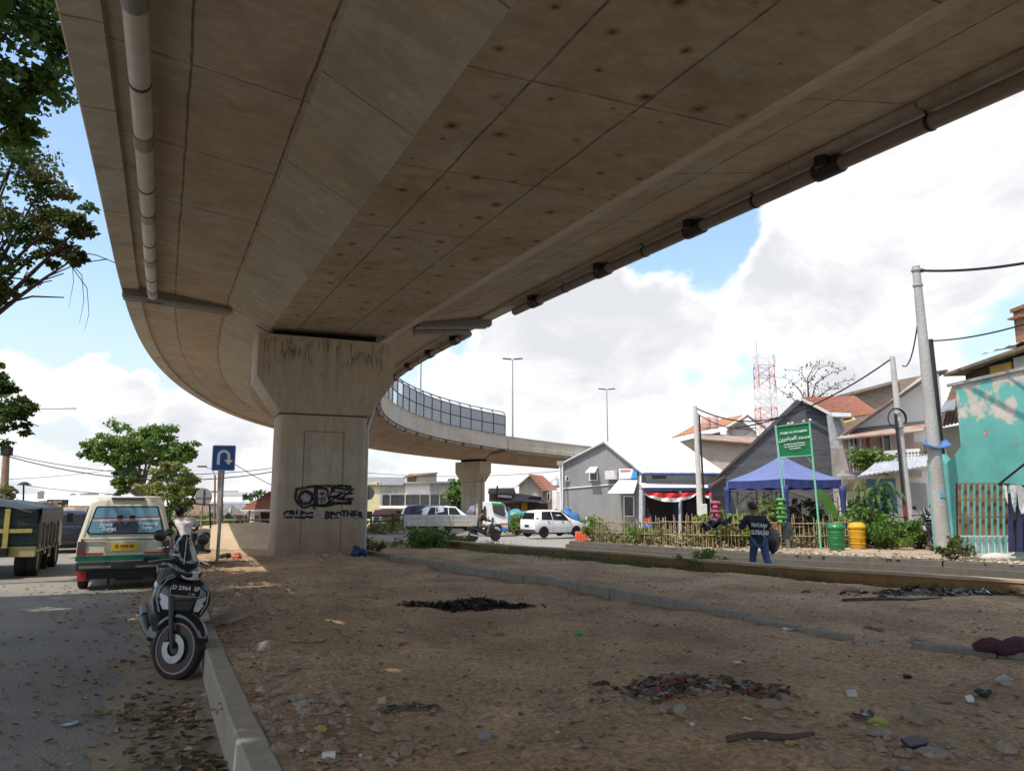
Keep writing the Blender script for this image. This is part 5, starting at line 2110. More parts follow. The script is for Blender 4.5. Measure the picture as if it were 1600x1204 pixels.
h = House('shop', 'cream low shop with dark doorway between the car and the minibus', 'shop', 84, 118, 818, 55, 5)
h.front([(84, 818), (118, 818), (118, 793), (84, 793)], M_beige)
h.window(88, 98, 800, 812, bars=2)
h.window(103, 113, 798, 817, M_dark, name='door')

h = House('warehouse', 'pale corrugated factory hall with white roof behind the blue sign', 'building', 296, 400, 812, 130, 15)
h.front([(296, 812), (400, 812), (400, 783), (296, 783)], M_plaster_d)
h.slab([(292, 785, -.4), (403, 785, -.4), (400, 776, 8), (296, 776, 8)], M_wroof, .12)
h.front([(344, 777), (388, 777), (388, 767), (344, 767)], mat('pale_cladding', (.45, .45, .44), .6, .3, 3, stretch=(8, 1, .2)), 5, 'upper_hall', 8.5)
h.front([(320, 767), (374, 767), (374, 764), (320, 764)], M_plaster_d, 5, 'upper_wall', 14)
h = House('house', 'old house with dark roofs and a grey gable behind the rail fence', 'house', 280, 396, 830, 72, 6)
h.front([(285, 830), (392, 830), (392, 803), (285, 803)], M_woodd)
h.tiles([(276, 806, -.7), (330, 806, -.7), (326, 788, 4), (286, 788, 4)], M_tile_old, 12, 5)
h.tiles([(338, 806, -.7), (400, 806, -.7), (382, 786, 4), (350, 786, 4)], M_cool, 12, 5)
h.front([(335, 804), (362, 788), (388, 804)], M_plaster_d, .3, 'gable', -.75)
h.front([(358, 801), (361, 801), (361, 793), (358, 793)], M_plaster, .08, 'gable_post', -.85)
h.window(345, 356, 808, 822)
h.window(366, 384, 808, 824, M_dark, name='door')
h = House('stall', 'small stall with a green gable front behind the rail fence', 'stall', 345, 369, 832, 58, 2)
h.front([(345, 832), (369, 832), (369, 812), (357, 801), (345, 812)], mat('green_boards', (.02, .17, .09), .7, .3, 4))
h.slab([(343, 813, -.3), (357, 799.5, -.3), (357, 799.5, 2.4), (343, 813, 2.4)], M_wood, .06)
h.slab([(371, 813, -.3), (357, 799.5, -.3), (357, 799.5, 2.4), (371, 813, 2.4)], M_wood, .06)
h = House('house', 'small white house with a red tiled roof left of the near pier', 'house', 388, 440, 832, 46, 5)
h.front([(388, 832), (440, 832), (440, 795), (388, 795)], M_plaster)
h.tiles([(376, 796, -.9), (450, 796, -.9), (440, 769, 3.2), (420, 769, 3.2)], M_tile, 16, 7)
h.slab([(375, 798, -1.0), (450, 798, -1.0), (450, 795.5, -1.0), (375, 795.5, -1.0)], M_plaster, .05, 'fascia')
h.window(399, 408, 803, 825, M_win)
h.window(409, 422, 801, 831, M_dark, M_woodd, 2, name='door')
t = thing('water_barrel', 'small yellow barrel by the white house wall', 'barrel', (px_x(399, 45), 45, zg(45)))
q = MB()
q.lathe([(.20, 0), (.22, .1), (.22, .5), (.2, .62), (.001, .62)], 12)
q.build('barrel_body', M_byel, t, smooth=True)

# sand heap behind the fence-side of the flyover, lit by the sun
mb = MB()
rows = []
for i in range(34):
    y = 25.0 + i * .24
    row = []
    for k in range(60):
        x = -14.2 + k * .155
        u, v = (x + 9.7) / 4.6, (y - 29.5) / 4.0
        e = max(0, 1 - (u * u + v * v))
        row.append((x, y, zg(y) + .1 + .95 * e ** .8 + e * (.10 * fbm(x, y) + .07 * fbm(x * 3.4, y * 3.4, 5))))
    rows.append(row)
mb.rings(rows, 0, False)
tag(mb.build('sand_heap', mat('pale_sand', (.50, .385, .25), .95, .25, 1.2, .7, 10, col2=(.37, .28, .18), detail=9), smooth='full'), 'low heap of pale sunlit sand between the blue sign and the pier', 'sand heap')

# bamboo rail fence
fe = thing('rail_fence', 'bamboo rail fence standing behind the sand heap', 'fence', (px_x(360, 36), 36, zg(36)))
M_bamb = mat('bamboo', (.36, .27, .15), .7, .35, 6, .2, 20, stretch=(1, 1, .3))
M_bambr = mat('reddish_pole', (.28, .19, .13), .75, .35, 6)
O_ = Vector(fe.location)
for py in (812, 823):
    q = MB()
    q.tube([at(300, py + 1, 36) - O_, at(360, py, 36) - O_, at(440, py - .5, 36) - O_], .045, 6)
    q.build('rail', M_bambr, fe, smooth=True)
for a, b in ((390, 386), (352, 352), (316, 317)):
    q = MB()
    q.tube([at(b, 838, 36.05) - O_, at(a, 797 if a > 380 else 808, 36.05) - O_], .05, 6)
    q.build('post', M_wood, fe, smooth=True)
q = MB()
q.tube([at(366, 827, 36.05) - O_, at(388, 800, 36.1) - O_], .03, 6)
q.build('brace', M_bamb, fe, smooth=True)

# poles and wires on the left
def pole(name, label, px, py_t, py_b, Y, r0, r1, m, parts=(), group='utility poles'):
    b, tp_ = at(px[1], py_b, Y), at(px[0], py_t, Y)
    t = thing(name, label, 'pole', b, 0, group)
    q = MB()
    d = tp_ - b
    q.tube([d * (k / 4) for k in range(5)], [r0 + (r1 - r0) * k / 4 for k in range(5)], 12)
    q.build('shaft', m, t, smooth=True)
    return t, d


M_rustp = mat('rusty_pole', (.34, .20, .12), .8, .5, 1.3, col2=(.10, .08, .07))
t, d = pole('utility_pole', 'rusty lattice pole at the far left edge behind the dump truck', (10, 3), 706, 830, 44, .24, .17, M_rustp)
q = MB()
q.box(d + Vector((.02, 0, .05)), (.5, .4, .5))
q.build('pole_head', M_dark, t, bevel=.04)
t, d = pole('utility_pole', 'short thin pole with a hooded lamp behind the dump truck', (37, 36), 757, 815, 60, .09, .06, M_dark)
q = MB()
q.lathe([(.001, .22), (.2, .18), (.5, -.02), (.46, -.05), (.001, -.02)], 12, d + Vector((.05, 0, .02)))
q.build('lamp_hood', M_dark, t, smooth=True)
t, d = pole('utility_pole', 'orange rusty lattice pole rising behind the blue sign', (345, 343), 735, 835, 34, .15, .12, M_rustp)
t2, d = pole('lamp_post', 'thin post with a curved lamp arm left of the blue sign', (336, 335), 742, 832, 36, .05, .04, mat('brown_metal', (.18, .13, .10), .6))
q = MB()
q.tube([d * .9, d + Vector((0, 0, -.05)), d + Vector((-.15, 0, .28)), d + Vector((-.45, 0, .38))], .03, 6)
q.build('lamp_arm', M_postg, t2)
q = MB()
q.box(d + Vector((-.62, 0, .40)), (.4, .12, .07))
q.build('lamp_head', M_frame, t2)


def wire(label, a, b, sag, r=.018, group='overhead wires', n=14):
    q = MB()
    a, b = Vector(a), Vector(b)
    pts = []
    for k in range(n + 1):
        u = k / n
        pts.append(a.lerp(b, u) - Vector((0, 0, sag * 4 * u * (1 - u))))
    q.tube(pts, r, 5)
    return tag(q.build('overhead_wire', M_dark, smooth='full'), label, 'wire', group)


wire('double wire sagging from the rusty pole at the left edge towards the pier, upper strand', at(10, 709, 44), at(470, 724, 48), .9, .022)
wire('lower strand of the double wire sagging from the left edge pole', at(10, 712, 44), at(470, 728, 48), 1.1, .03)
wire('thin wire rising from the left edge to the broad green tree', at(-5, 749, 50), at(240, 722, 64), .25, .016)
wire('thin wire running from the hooded lamp to the cream minibus roof line', at(40, 758, 60), at(300, 772, 62), .3, .022)
wire('wire running down from the blue sign to the near pier', at(366, 724, 40), at(470, 775, 40), .15, .018)
wire('long wire crossing under the flyover behind the truck', at(540, 735, 85), at(905, 732, 80), .7, .028)

# ---------------------------------------------------------------- middle background
h = House('shophouse', 'long row of stained two storey shophouses behind the flatbed truck', 'building', 572, 724, 822, 100, 10)
h.front([(572, 822), (594, 822), (594, 752), (572, 752)], mat('pale_yellow_wall', (.56, .50, .30), .85, .2, 1), 9.9, 'yellow_wall', .05)
h.front([(594, 822), (632, 822), (632, 755), (594, 755)], M_plaster_d)
h.front([(632.3, 822), (671.5, 822), (671.5, 753), (632.3, 753)], M_plaster, None, 'white_wall')
h.front([(671.8, 822), (724, 822), (724, 753), (671.8, 753)], M_plaster_d, None, 'stained_wall')
h.slab([(568, 757, -.4), (632, 757, -.4), (634, 745, 5), (572, 745, 5)], M_cool, .1)
h.slab([(630, 754, -.6), (726, 752, -.6), (726, 751, 9), (630, 753, 9)], M_cool, .15, 'parapet_slab')
h.front([(634, 753), (682, 753), (682, 739), (644, 741), (634, 744)], M_beige, 4, 'roof_room', 1)
h.slab([(630, 745, .4), (684, 738, .4), (683, 737, 5.5), (640, 740, 5.5)], M_tile_old, .12, 'roof_room_roof')
h.window(636, 648, 743.5, 752, M_tile_old, M_wood, 1, 1.0)
h.front([(701, 753), (712, 753), (712, 746), (701, 747)], M_cool, 3, 'water_tank_box', 1)
for a, b, nb_ in ((598, 608, 2), (611, 631, 3), (634, 655, 3), (657, 670, 2), (673, 685, 2), (688, 711, 3)):
    h.window(a, b, 773, 788.5, M_win, M_woodd, nb_ - 1)
    h.window(a, b, 798, 818, M_dark, M_woodd, nb_ - 1, name='shop_front')
h.slab([(593, 793, -1.6), (716, 793, -1.6), (716, 790, 0), (593, 790, 0)], M_plaster, .1, 'ledge')
h.window(588, 592, 753, 757, M_win, y=.05)
for px, py, r, k in ((584, 812, .9, 0), (622, 815, .6, 1), (645, 812, .7, 2)):
    pass

# junk yard in front of the shophouses: red canopy, rails, heaped goods
cn = House('market_stall', 'low market stall with a dark red awning and blue panel by the junction', 'stall', 582, 622, 826, 70, 3)
cn.slab([(580, 806, -1.5), (622, 806, -1.5), (618, 796, 1.8), (586, 796, 1.8)], mat('dark_red_awning', (.20, .06, .055), .7, .3, 3), .05, 'awning')
for px in (583, 620):
    q = MB()
    q.tube([(cn.X(px), -.9, 0), (cn.X(px), -.9, cn.Z(803))], .05, 6)
    q.build('post', M_wood, cn.t)
cn.front([(584, 816), (594, 816), (594, 807), (584, 807)], mat('sky_blue_panel', (.08, .25, .5), .5), .1, 'blue_panel', -.5)
cn.front([(595, 816), (612, 816), (612, 807.5), (595, 807.5)], M_plaster, .1, 'white_panel', -.5)
cn.front([(583, 826), (621, 826), (621, 817), (583, 817)], M_woodd, .9, 'counter', -.4)
rf = thing('rail_fence', 'dark rail fence beyond the near pier by the market stall', 'fence', (px_x(600, 56), 56, zg(56)))
O_ = Vector(rf.location)
for py in (806, 815):
    q = MB()
    q.tube([at(540, py, 56) - O_, at(655, py - 2, 56) - O_], .06, 6)
    q.build('rail', M_woodd, rf, smooth=True)
for px in (545, 580, 614, 650):
    q = MB()
    q.tube([at(px, 830, 56.1) - O_, at(px, 801, 56.1) - O_], .07, 6)
    q.build('post', M_woodd, rf, smooth=True)

h = House('house', 'pale gabled house with red tile roof, right of the far pier', 'house', 806, 866, 815, 100, 8)
h.front([(811, 815), (848, 815), (848, 766), (828, 742), (811, 757)], mat('grey_gable', (.42, .42, .38), .9, .3, 1, .2, 6))
h.front([(848, 815), (863, 815), (863, 764), (848, 764)], mat('brick_beige', (.34, .30, .24), .9, .3, 3), 7, 'side_wall', .3)
h.tiles([(847, 767, -.8), (872, 765, 2), (848, 743, 8), (826, 740.5, -.8)], M_tile, 14, 6)
h.slab([(806, 759, -.8), (827, 741, -.8), (829, 741, 8), (808, 759, 8)], M_plaster, .12, 'roof_edge')
h.window(855, 859, 770, 782)
h = House('shack', 'cluster of weathered tin roofed shacks with a mustard door', 'shack', 766, 860, 822, 82, 5)
h.front([(768, 822), (856, 822), (856, 786), (768, 778)], M_woodd)
h.front([(780, 822), (812, 822), (812, 785), (780, 776)], mat('faded_red_boards', (.20, .11, .09), .85, .4, 3), .2, 'board_wall', -.25)
h.front([(814, 797), (824, 797), (824, 781), (814, 781)], mat('mustard_paint', (.45, .26, .04), .7, .2, 4), .2, 'door', -.3)
h.slab([(764, 784, -1.5), (824, 784, -1.5), (812, 772, 4), (764, 768, 4)], M_rust, .06)
h.slab([(800, 781, -1.8), (852, 784, -1.8), (842, 775, 3), (806, 770, 3)], M_cool, .06, 'tin_sheet')
h.slab([(762, 770, .5), (806, 771, .5), (804, 763, 5), (764, 762, 5)], M_wood, .06, 'tin_sheet')
h.slab([(776, 775, -1.2), (800, 777, -1.2), (799, 771, 2), (778, 770, 2)], M_wroof, .05, 'tin_sheet')
h.window(826, 846, 776, 784, M_dark, M_wood, 3)
h.front([(764, 763), (801, 763), (801, 757), (764, 757)], M_plaster, 3, 'back_wall', 7)
h.slab([(760, 762.5, 6.5), (806, 761, 6.5), (800, 752, 12), (764, 753, 12)], M_wroof, .08, 'tin_sheet')
t = thing('mosque_dome', 'tiny silver dome of a prayer house beside the grey house', 'dome', (px_x(869, 120), 120, px_z(800, 120)))
z_ = lambda py: px_z(py, 120) - px_z(800, 120)
q = MB()
q.lathe([(1.5, 0), (1.5, z_(768)), (1.2, z_(762)), (.001, z_(762))], 12)
q.build('drum', M_plaster, t)
q = MB()
q.lathe([(1.0, z_(762)), (1.25, z_(758)), (1.0, z_(752)), (.4, z_(748)), (.05, z_(745)), (.02, z_(742))], 14)
q.build('dome_shell', M_steelgrey, t, smooth=True)
t, d = pole('utility_pole', 'slim white pole at the left corner of the grey house', (874, 877), 722, 805, 47, .06, .045, M_white)
q = MB()
q.box(d + Vector((.05, 0, -.05)), (.4, .2, .25))
q.build('pole_head', M_steelgrey, t)
t, d = pole('utility_pole', 'dark wooden pole among the tin shacks', (777, 777), 758, 790, 78, .1, .08, M_woodd)

# ================================================================== flatbed truck
M_bed = mat('silver_bed', (.40, .39, .37), .5, .2, 3, .1, 20, metal=.25)
YT = 49.0
x_t = px_x(633, YT)
def TX(px):
    return px_x(px, YT) - x_t
zT = zg(YT)
def TZ(py):
    return px_z(py, YT) - zT
ft = thing('flatbed_truck', 'white cab flatbed truck with silver drop sides and a green sun visor', 'truck', (x_t, YT, zT), 0)
bx0, bx1, bz0, bz1 = TX(633), TX(745), TZ(822), TZ(804.5)
m = MB()
m.box(((bx0 + bx1) / 2, 1.0, bz0 + .06), (bx1 - bx0, 2.0, .12))
for y in (.0, 2.0):
    m.box(((bx0 + bx1) / 2, y, (bz0 + bz1) / 2), (bx1 - bx0, .05, bz1 - bz0))
m.box((bx0, 1.0, (bz0 + bz1) / 2), (.05, 1.95, bz1 - bz0))
m.build('load_bed', M_bed, ft, bevel=.01)
m = MB()
for k in range(10):
    x = bx0 + (bx1 - bx0) * (k + .5) / 10
    m.box((x, -.035, (bz0 + bz1) / 2 + .03), (.05, .03, bz1 - bz0 - .12))
for z in (bz0 + .10, (bz0 + bz1) / 2, bz1 - .04):
    m.box(((bx0 + bx1) / 2, -.03, z), (bx1 - bx0, .02, .045))
m.build('side_ribs', mat('silver_light', (.52, .51, .48), .45, .2, 3, metal=.2), ft)
for k in (.0, .33, .66, 1.0):
    m = MB()
    m.box((bx0 + (bx1 - bx0) * k, -.05, (bz0 + bz1) / 2), (.10, .05, bz1 - bz0 + .06))
    m.build('side_post', M_bed, ft, bevel=.01)
m = MB()
m.box(((bx0 + bx1) / 2, -.028, bz0 + .04), (bx1 - bx0, .012, .06))
m.build('yellow_line', mat('worn_yellow', (.42, .34, .16), .6, .4, 5), ft)
m = MB()
m.box((TX(700), 1.0, .62), (TX(745) - TX(650), .7, .22))
m.box((TX(690), .35, .52), (1.2, .4, .35))
m.build('chassis', M_dark, ft)
mg = MB()
for k in range(7):
    mg.box((bx1 - .02, .15 + k * .28, bz1 + .32), (.05, .06, .75))
mg.box((bx1 - .02, 1.0, bz1 + .66), (.06, 1.9, .08))
mg.build('headboard', mat('cream_rack', (.62, .52, .42), .6), ft)
cx0, cx1 = TX(754), TX(792)
m = MB()
pr = [(cx0, TZ(830)), (cx0, TZ(784)), (TX(758), TZ(783)), (TX(782), TZ(784.5)), (TX(789), TZ(789)), (TX(793), TZ(804)), (TX(793.5), TZ(829)), (TX(788), TZ(830)), (TX(782), TZ(819)), (TX(770), TZ(818)), (TX(764), TZ(830))]
m.rings([[(x, y_ + (.06 if i in (0, 3) else 0), z) for x, z in pr] for i, y_ in enumerate((.08, .14, 1.86, 1.92))])
m.build('cab', M_white, ft, bevel=.03)
m = MB()
pr = [(TX(769), TZ(788)), (TX(786), TZ(788)), (TX(790), TZ(804)), (TX(786), TZ(806.5)), (TX(771), TZ(800.5))]
m.rings([[(x, .05, z) for x, z in pr], [(x, .09, z) for x, z in pr]])
m.build('door_window', M_win, ft)
m = MB()
pr = [(TX(768), TZ(785)), (TX(786), TZ(785.5)), (TX(790), TZ(791)), (TX(786), TZ(789)), (TX(769), TZ(789))]
m.rings([[(x, .035, z) for x, z in pr], [(x, 1.96, z) for x, z in pr]])
m.build('sun_visor', mat('visor_green', (.03, .30, .10), .35), ft, bevel=.01)
m = MB()
m.box((TX(787), .07, TZ(818.5)), (TX(793) - TX(781), .02, .10))
m.build('red_stripe', M_red, ft)
m = MB()
m.box((TX(787.5), .06, TZ(827)), (TX(793.5) - TX(782), .03, .18))
m.build('blue_stripe', mat('stripe_blue', (.03, .14, .42), .4), ft)
m = MB()
m.box((TX(757.5), .07, TZ(801)), (.13, .02, .85))
m.build('cab_vent', M_dark, ft, bevel=.02)
m = MB()
m.box((TX(770), .05, TZ(812)), (.14, .03, .28))
m.build('door_handle', M_plastic, ft, bevel=.02)
m = MB()
m.box((TX(795.5), -.05, TZ(802)), (.10, .2, .75))
m.tube([(TX(790), .1, TZ(795)), (TX(795.5), -.05, TZ(792))], .03, 5)
m.build('mirror', mat('mirror_blue', (.08, .13, .24), .4), ft, bevel=.03)
for px in (690, 775):
    for y in (.16, 1.75):
        wheel(ft, (TX(px), y, .40), .40, .24, R(90), 6, M_bed)
m = MB()
m.box((bx0 + .05, .5, bz0 - .18), (.08, .8, .22))
m.build('tail_bar', mat('plate_red_white', (.45, .25, .22), .6, .6, 8), ft)
b = thing('cargo_bundle', 'grey sack bundle riding on the flatbed behind its cab', 'bundle', (x_t + TX(738), YT + .9, zT + bz0 + .12))
m = MB()
m.blob((0, 0, .75), (.30, .34, .42), 10, rough=.25, seed=4)
m.blob((.1, -.1, .28), (.34, .34, .34), 8, rough=.12, seed=7)
m.build('sack', [mat('grey_sack', (.22, .22, .26), .8, .5, 5)], b, smooth='full')

# cars behind the truck
p_ = at(655, 815, 55)
car('passenger_car', 'white family car half hidden behind the flatbed truck bed', 'car', (p_.x, 55, zg(55) + .25), -R(78), SUV, M_white)
p_ = at(639, 815, 60)
pk = car('passenger_car', 'dark blue boxy car behind the rear end of the flatbed truck', 'car', (p_.x - .6, 60, zg(60) + .35), -R(75), SUV, mat('slate_blue_paint', (.05, .08, .13), .3, .1, 3))

# white hatchback, seen from its rear quarter
HB = dict(HATCH)
HB['plate'] = M_dark
hb_p = at(838, 835, 45.0)
hb = car('passenger_car', 'white hatchback with dark glass parked by the orange barrier', 'car', (hb_p.x - .55, 44.6, zg(45) + .12), -R(57), HB, M_white)
HB_R = mat('bronze_rim', (.10, .08, .07), .4)

t = thing('traffic_barrier', 'orange red plastic traffic barrier in front of the hatchback nose', 'barrier', (px_x(908, 41), 41, zg(41) - .02))
m = MB()
m.rings([[(-.36, -.2, 0), (.36, -.2, 0), (.36, .2, 0), (-.36, .2, 0)], [(-.34, -.14, .3), (.34, -.14, .3), (.34, .14, .3), (-.34, .14, .3)], [(-.32, -.08, .52), (.32, -.08, .52), (.32, .08, .52), (-.32, .08, .52)]])
m.build('barrier_body', mat('safety_orange', (.62, .10, .035), .45, .2, 5), t, bevel=.03)
m = MB()
for x in (-.22, -.07, .08, .23):
    m.box((x, -.175, .26), (.05, .03, .40), rx=-.26)
m.build('barrier_rib', mat('safety_orange_dark', (.42, .06, .02), .5), t)
t, d = pole('marker_post', 'thin white marker post beside the orange barrier', (916, 917), 806, 834, 41, .03, .025, M_white)
t = thing('tarp_bundle', 'blue plastic wrapped bundle against the grey house behind the hatchback', 'bundle', (px_x(890, 46.5), 46.5, zg(46) + .25))
m = MB()
m.blob((0, 0, .70), (.62, .4, .62), 9, rough=.2, seed=2)
m.blob((-.1, 0, 1.28), (.16, .16, .28), 7, rough=.15, seed=9)
m.build('wrapped_goods', mat('blue_tarp', (.05, .17, .42), .35, .3, 5, .4, 9), t, smooth='full')
t = thing('covered_heap', 'teal tarpaulin covered heap between truck and hatchback', 'heap', (px_x(806, 56), 56, zg(56)))
m = MB()
m.blob((0, 0, .9), (1.3, .8, .8), 9, rough=.16, seed=5)
m.build('teal_tarp', mat('teal_tarp', (.07, .27, .27), .4, .3, 4, .4, 9), t, smooth='full')
m = MB()
for k in range(2):
    m.box((-1.4 + k * 2.3, -.6, .9), (1.3, .06, .14))
    m.box((-1.9 + k * 2.4, -.6, .6), (.1, .06, 1.2))
m.build('orange_board', mat('dull_orange', (.45, .17, .08), .6, .2, 5), t)

# ================================================================== motorbike with rider
M_bike = mat('motorbike_black', (.02, .021, .023), .35, .2, 6, spec=.5)
rb = gnd(758, 842, 0)
RY = 40.5
mbk = thing('motorcycle', 'black motorcycle carrying a rider past the flatbed truck', 'motorcycle', (px_x(757, RY), RY, zg(RY)), R(-66))
for y in (-.62, .62):
    wheel(mbk, (0, y, .29), .29, .10, 0, 5, MATS['dark_alloy'], hub=.74)
m = MB()
rs = []
for y, hw, z0, z1 in ((.56, .05, .62, .80), (.42, .12, .38, .92), (.22, .13, .34, .86), (.05, .12, .32, .62), (-.2, .15, .40, .68), (-.55, .14, .55, .74), (-.85, .06, .68, .80)):
    rs.append([(hw * math.cos(a), y, (z0 + z1) / 2 + (z1 - z0) / 2 * math.sin(a)) for a in [2 * math.pi * k / 10 for k in range(10)]])
m.rings(rs)
m.build('fairing', M_bike, mbk, smooth=True)
m = MB()
m.box((0, -.28, .74), (.24, .72, .08), rx=-.05)
m.build('seat', M_seat, mbk, bevel=.03)
m = MB()
m.tube([(0, .62, .29), (0, .5, .7), (0, .42, .98)], .035, 6)
m.tube([(-.32, .32, 1.02), (-.1, .42, 1.0), (.1, .42, 1.0), (.32, .32, 1.02)], .018, 6)
m.build('fork_handlebar', M_plastic, mbk)
m = MB()
m.box((0, .54, .88), (.16, .10, .14))
m.build('headlight', M_lensc, mbk, bevel=.03)
m = MB()
m.box((0, -.9, .74), (.16, .06, .08))
m.build('tail_light', M_redl, mbk, bevel=.01)
m = MB()
m.tube([(.12, .0, .28), (.15, -.5, .30), (.15, -.85, .38)], [.03, .05, .05], 8)
m.build('exhaust', M_chrome, mbk)
for sd in (-1, 1):
    m = MB()
    m.tube([(sd * .22, .36, 1.02), (sd * .26, .34, 1.16)], .01, 5)
    m.blob((sd * .27, .33, 1.20), (.07, .02, .05), 6, rough=.02)
    m.build('mirror', M_plastic, mbk)
m = MB()
m.tube([(0, .9 - .0, .33), (0, .82, .54), (0, .62, .61), (0, .42, .55)], .03, 8)
m.build('front_fender', M_bike, mbk, smooth=True)
M_jack = mat('dark_jacket', (.028, .034, .042), .8, .3, 8)
M_khaki = mat('khaki_trousers', (.20, .155, .11), .85, .25, 8)
J = dict(hip=(0, -.30, .86), chest=(0, -.18, 1.24), neck=(0, -.12, 1.38), head0=(0, -.10, 1.43), head1=(0, -.07, 1.51), head2=(0, -.07, 1.58), head3=(0, -.08, 1.63),
         shL=(-.19, -.15, 1.31), elL=(-.25, .06, 1.10), wrL=(-.27, .27, 1.05), haL=(-.28, .34, 1.04), shR=(.19, -.15, 1.31), elR=(.25, .06, 1.10), wrR=(.27, .27, 1.05), haR=(.28, .34, 1.04),
         thL=(-.10, -.24, .84), knL=(-.16, .18, .76), anL=(-.15, .10, .36), toL=(-.15, .24, .31), thR=(.10, -.24, .84), knR=(.16, .18, .76), anR=(.15, .10, .36), toR=(.15, .24, .31))
person('bare headed rider in dark jacket and khaki trousers sitting on the motorcycle', (px_x(757, RY), RY, zg(RY)), R(-66), J, dict(top=M_jack, legs=M_khaki, sleeve=1.85))
# ================================================================== grey house with white roof
Yg = 43.0
def hp(px, py, Y):
    return at(px, py, Y)
gh = thing('house', 'grey house with white metal roof, blue fascia and red white bunting', 'house', (px_x(1000, Yg), Yg, zg(Yg) + .25))
O_ = Vector(gh.location)
zb_ = -.2
def lift(pts):
    return [Vector(p) - O_ for p in pts]
# gable wall: right corner at Yg, left corner farther back, one vertical plane
GA, GB = hp(1003, 786, Yg), hp(876, 786, Yg + 5)
GN = Vector(((GB - GA).y, -(GB - GA).x, 0)).normalized()
if GN.y > 0:
    GN = -GN
def gq(px, py, off=0.0):
    d = raydir(px, py)
    c0 = Vector((0, 0, CAM_H))
    t = (GA + GN * off - c0).dot(GN) / d.dot(GN)
    return c0 + d * t
gp = [(876, 835), (876, 723), (943, 690.5), (1003, 737), (1003, 838)]
q = MB()
q.rings([lift([gq(a, b) for a, b in gp]), lift([gq(a, b) - GN * .3 for a, b in gp])])
q.build('gable_wall', M_greywall, gh)
q = MB()
q.rings([lift([hp(a, b, Yg + .3) for a, b in ((1003, 835), (1003, 740), (1128, 740), (1128, 832))]), lift([hp(a, b, Yg + 4) for a, b in ((1003, 832), (1003, 745), (1128, 745), (1128, 830))])])
q.build('front_wall', mat('pale_grey_wall', (.52, .53, .53), .85, .12, 1), gh)
# roof: white sheets with ribs
e0, e1, r1, r0 = hp(1003, 738.5, Yg - .4), hp(1131, 739, Yg - .4), hp(1060, 691, Yg + 5.2), gq(942, 689.5, .2)
q = MB()
q.slab(lift([e0, e1, r1, r0]), .07)
for k in range(9):
    u = k / 8
    a, b = e0.lerp(e1, u) - O_, r0.lerp(r1, u) - O_
    q.tube([a + Vector((0, -.02, .06)), b + Vector((0, -.02, .06))], .03, 4)
q.build('roof', M_wroof, gh)
q = MB()
q.slab(lift([gq(874, 724, .25), gq(942, 689, .25), gq(942, 689, .25) + Vector((3, 5, 0)), gq(874, 724, .25) + Vector((3, 5, 0))]), .07)
q.build('rear_roof', M_wroof, gh)
q = MB()
q.slab(lift([hp(1006, 742.5, Yg - .45), hp(1131, 743, Yg - .45), hp(1131, 738.5, Yg - .45), hp(1006, 738, Yg - .45)]), .05)
q.build('fascia', M_navyp, gh)
q = MB()
q.slab(lift([hp(1004, 761, Yg - 1.5), hp(1112, 761.5, Yg - 1.5), hp(1112, 755, Yg + .25), hp(998, 752.5, Yg + .25)]), .06)
q.build('porch_roof', M_wroof, gh)
q = MB()
q.slab(lift([hp(1006, 766, Yg - 1.55), hp(1112, 766, Yg - 1.55), hp(1112, 761.5, Yg - 1.55), hp(1006, 761.5, Yg - 1.55)]), .05)
q.build('porch_fascia', M_navyp, gh)
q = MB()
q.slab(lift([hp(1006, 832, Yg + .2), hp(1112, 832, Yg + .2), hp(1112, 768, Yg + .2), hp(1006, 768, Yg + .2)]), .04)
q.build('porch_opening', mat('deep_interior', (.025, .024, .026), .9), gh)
for px in (1003, 1063, 1112):
    q = MB()
    a = hp(px, 834, Yg - 1.45) - O_
    b = hp(px, 765, Yg - 1.45) - O_
    q.tube([a, b], .09 if px > 1003 else .16, 4)
    q.build('porch_post', mat('porch_grey', (.42, .44, .47), .7), gh)
q = MB()
q.slab(lift([hp(1052, 830, Yg + .12), hp(1068, 830, Yg + .12), hp(1068, 778, Yg + .12), hp(1052, 778, Yg + .12)]), .04)
q.build('blue_curtain', M_navyp, gh)
q = MB()
for k in range(22):
    px = 1074 + k * 1.7
    q.tube(lift([hp(px, 830, Yg - 1.3), hp(px, 778, Yg - 1.3)]), .012, 4)
q.tube(lift([hp(1072, 779, Yg - 1.3), hp(1112, 779, Yg - 1.3)]), .02, 4)
q.build('porch_grille', M_dark, gh)
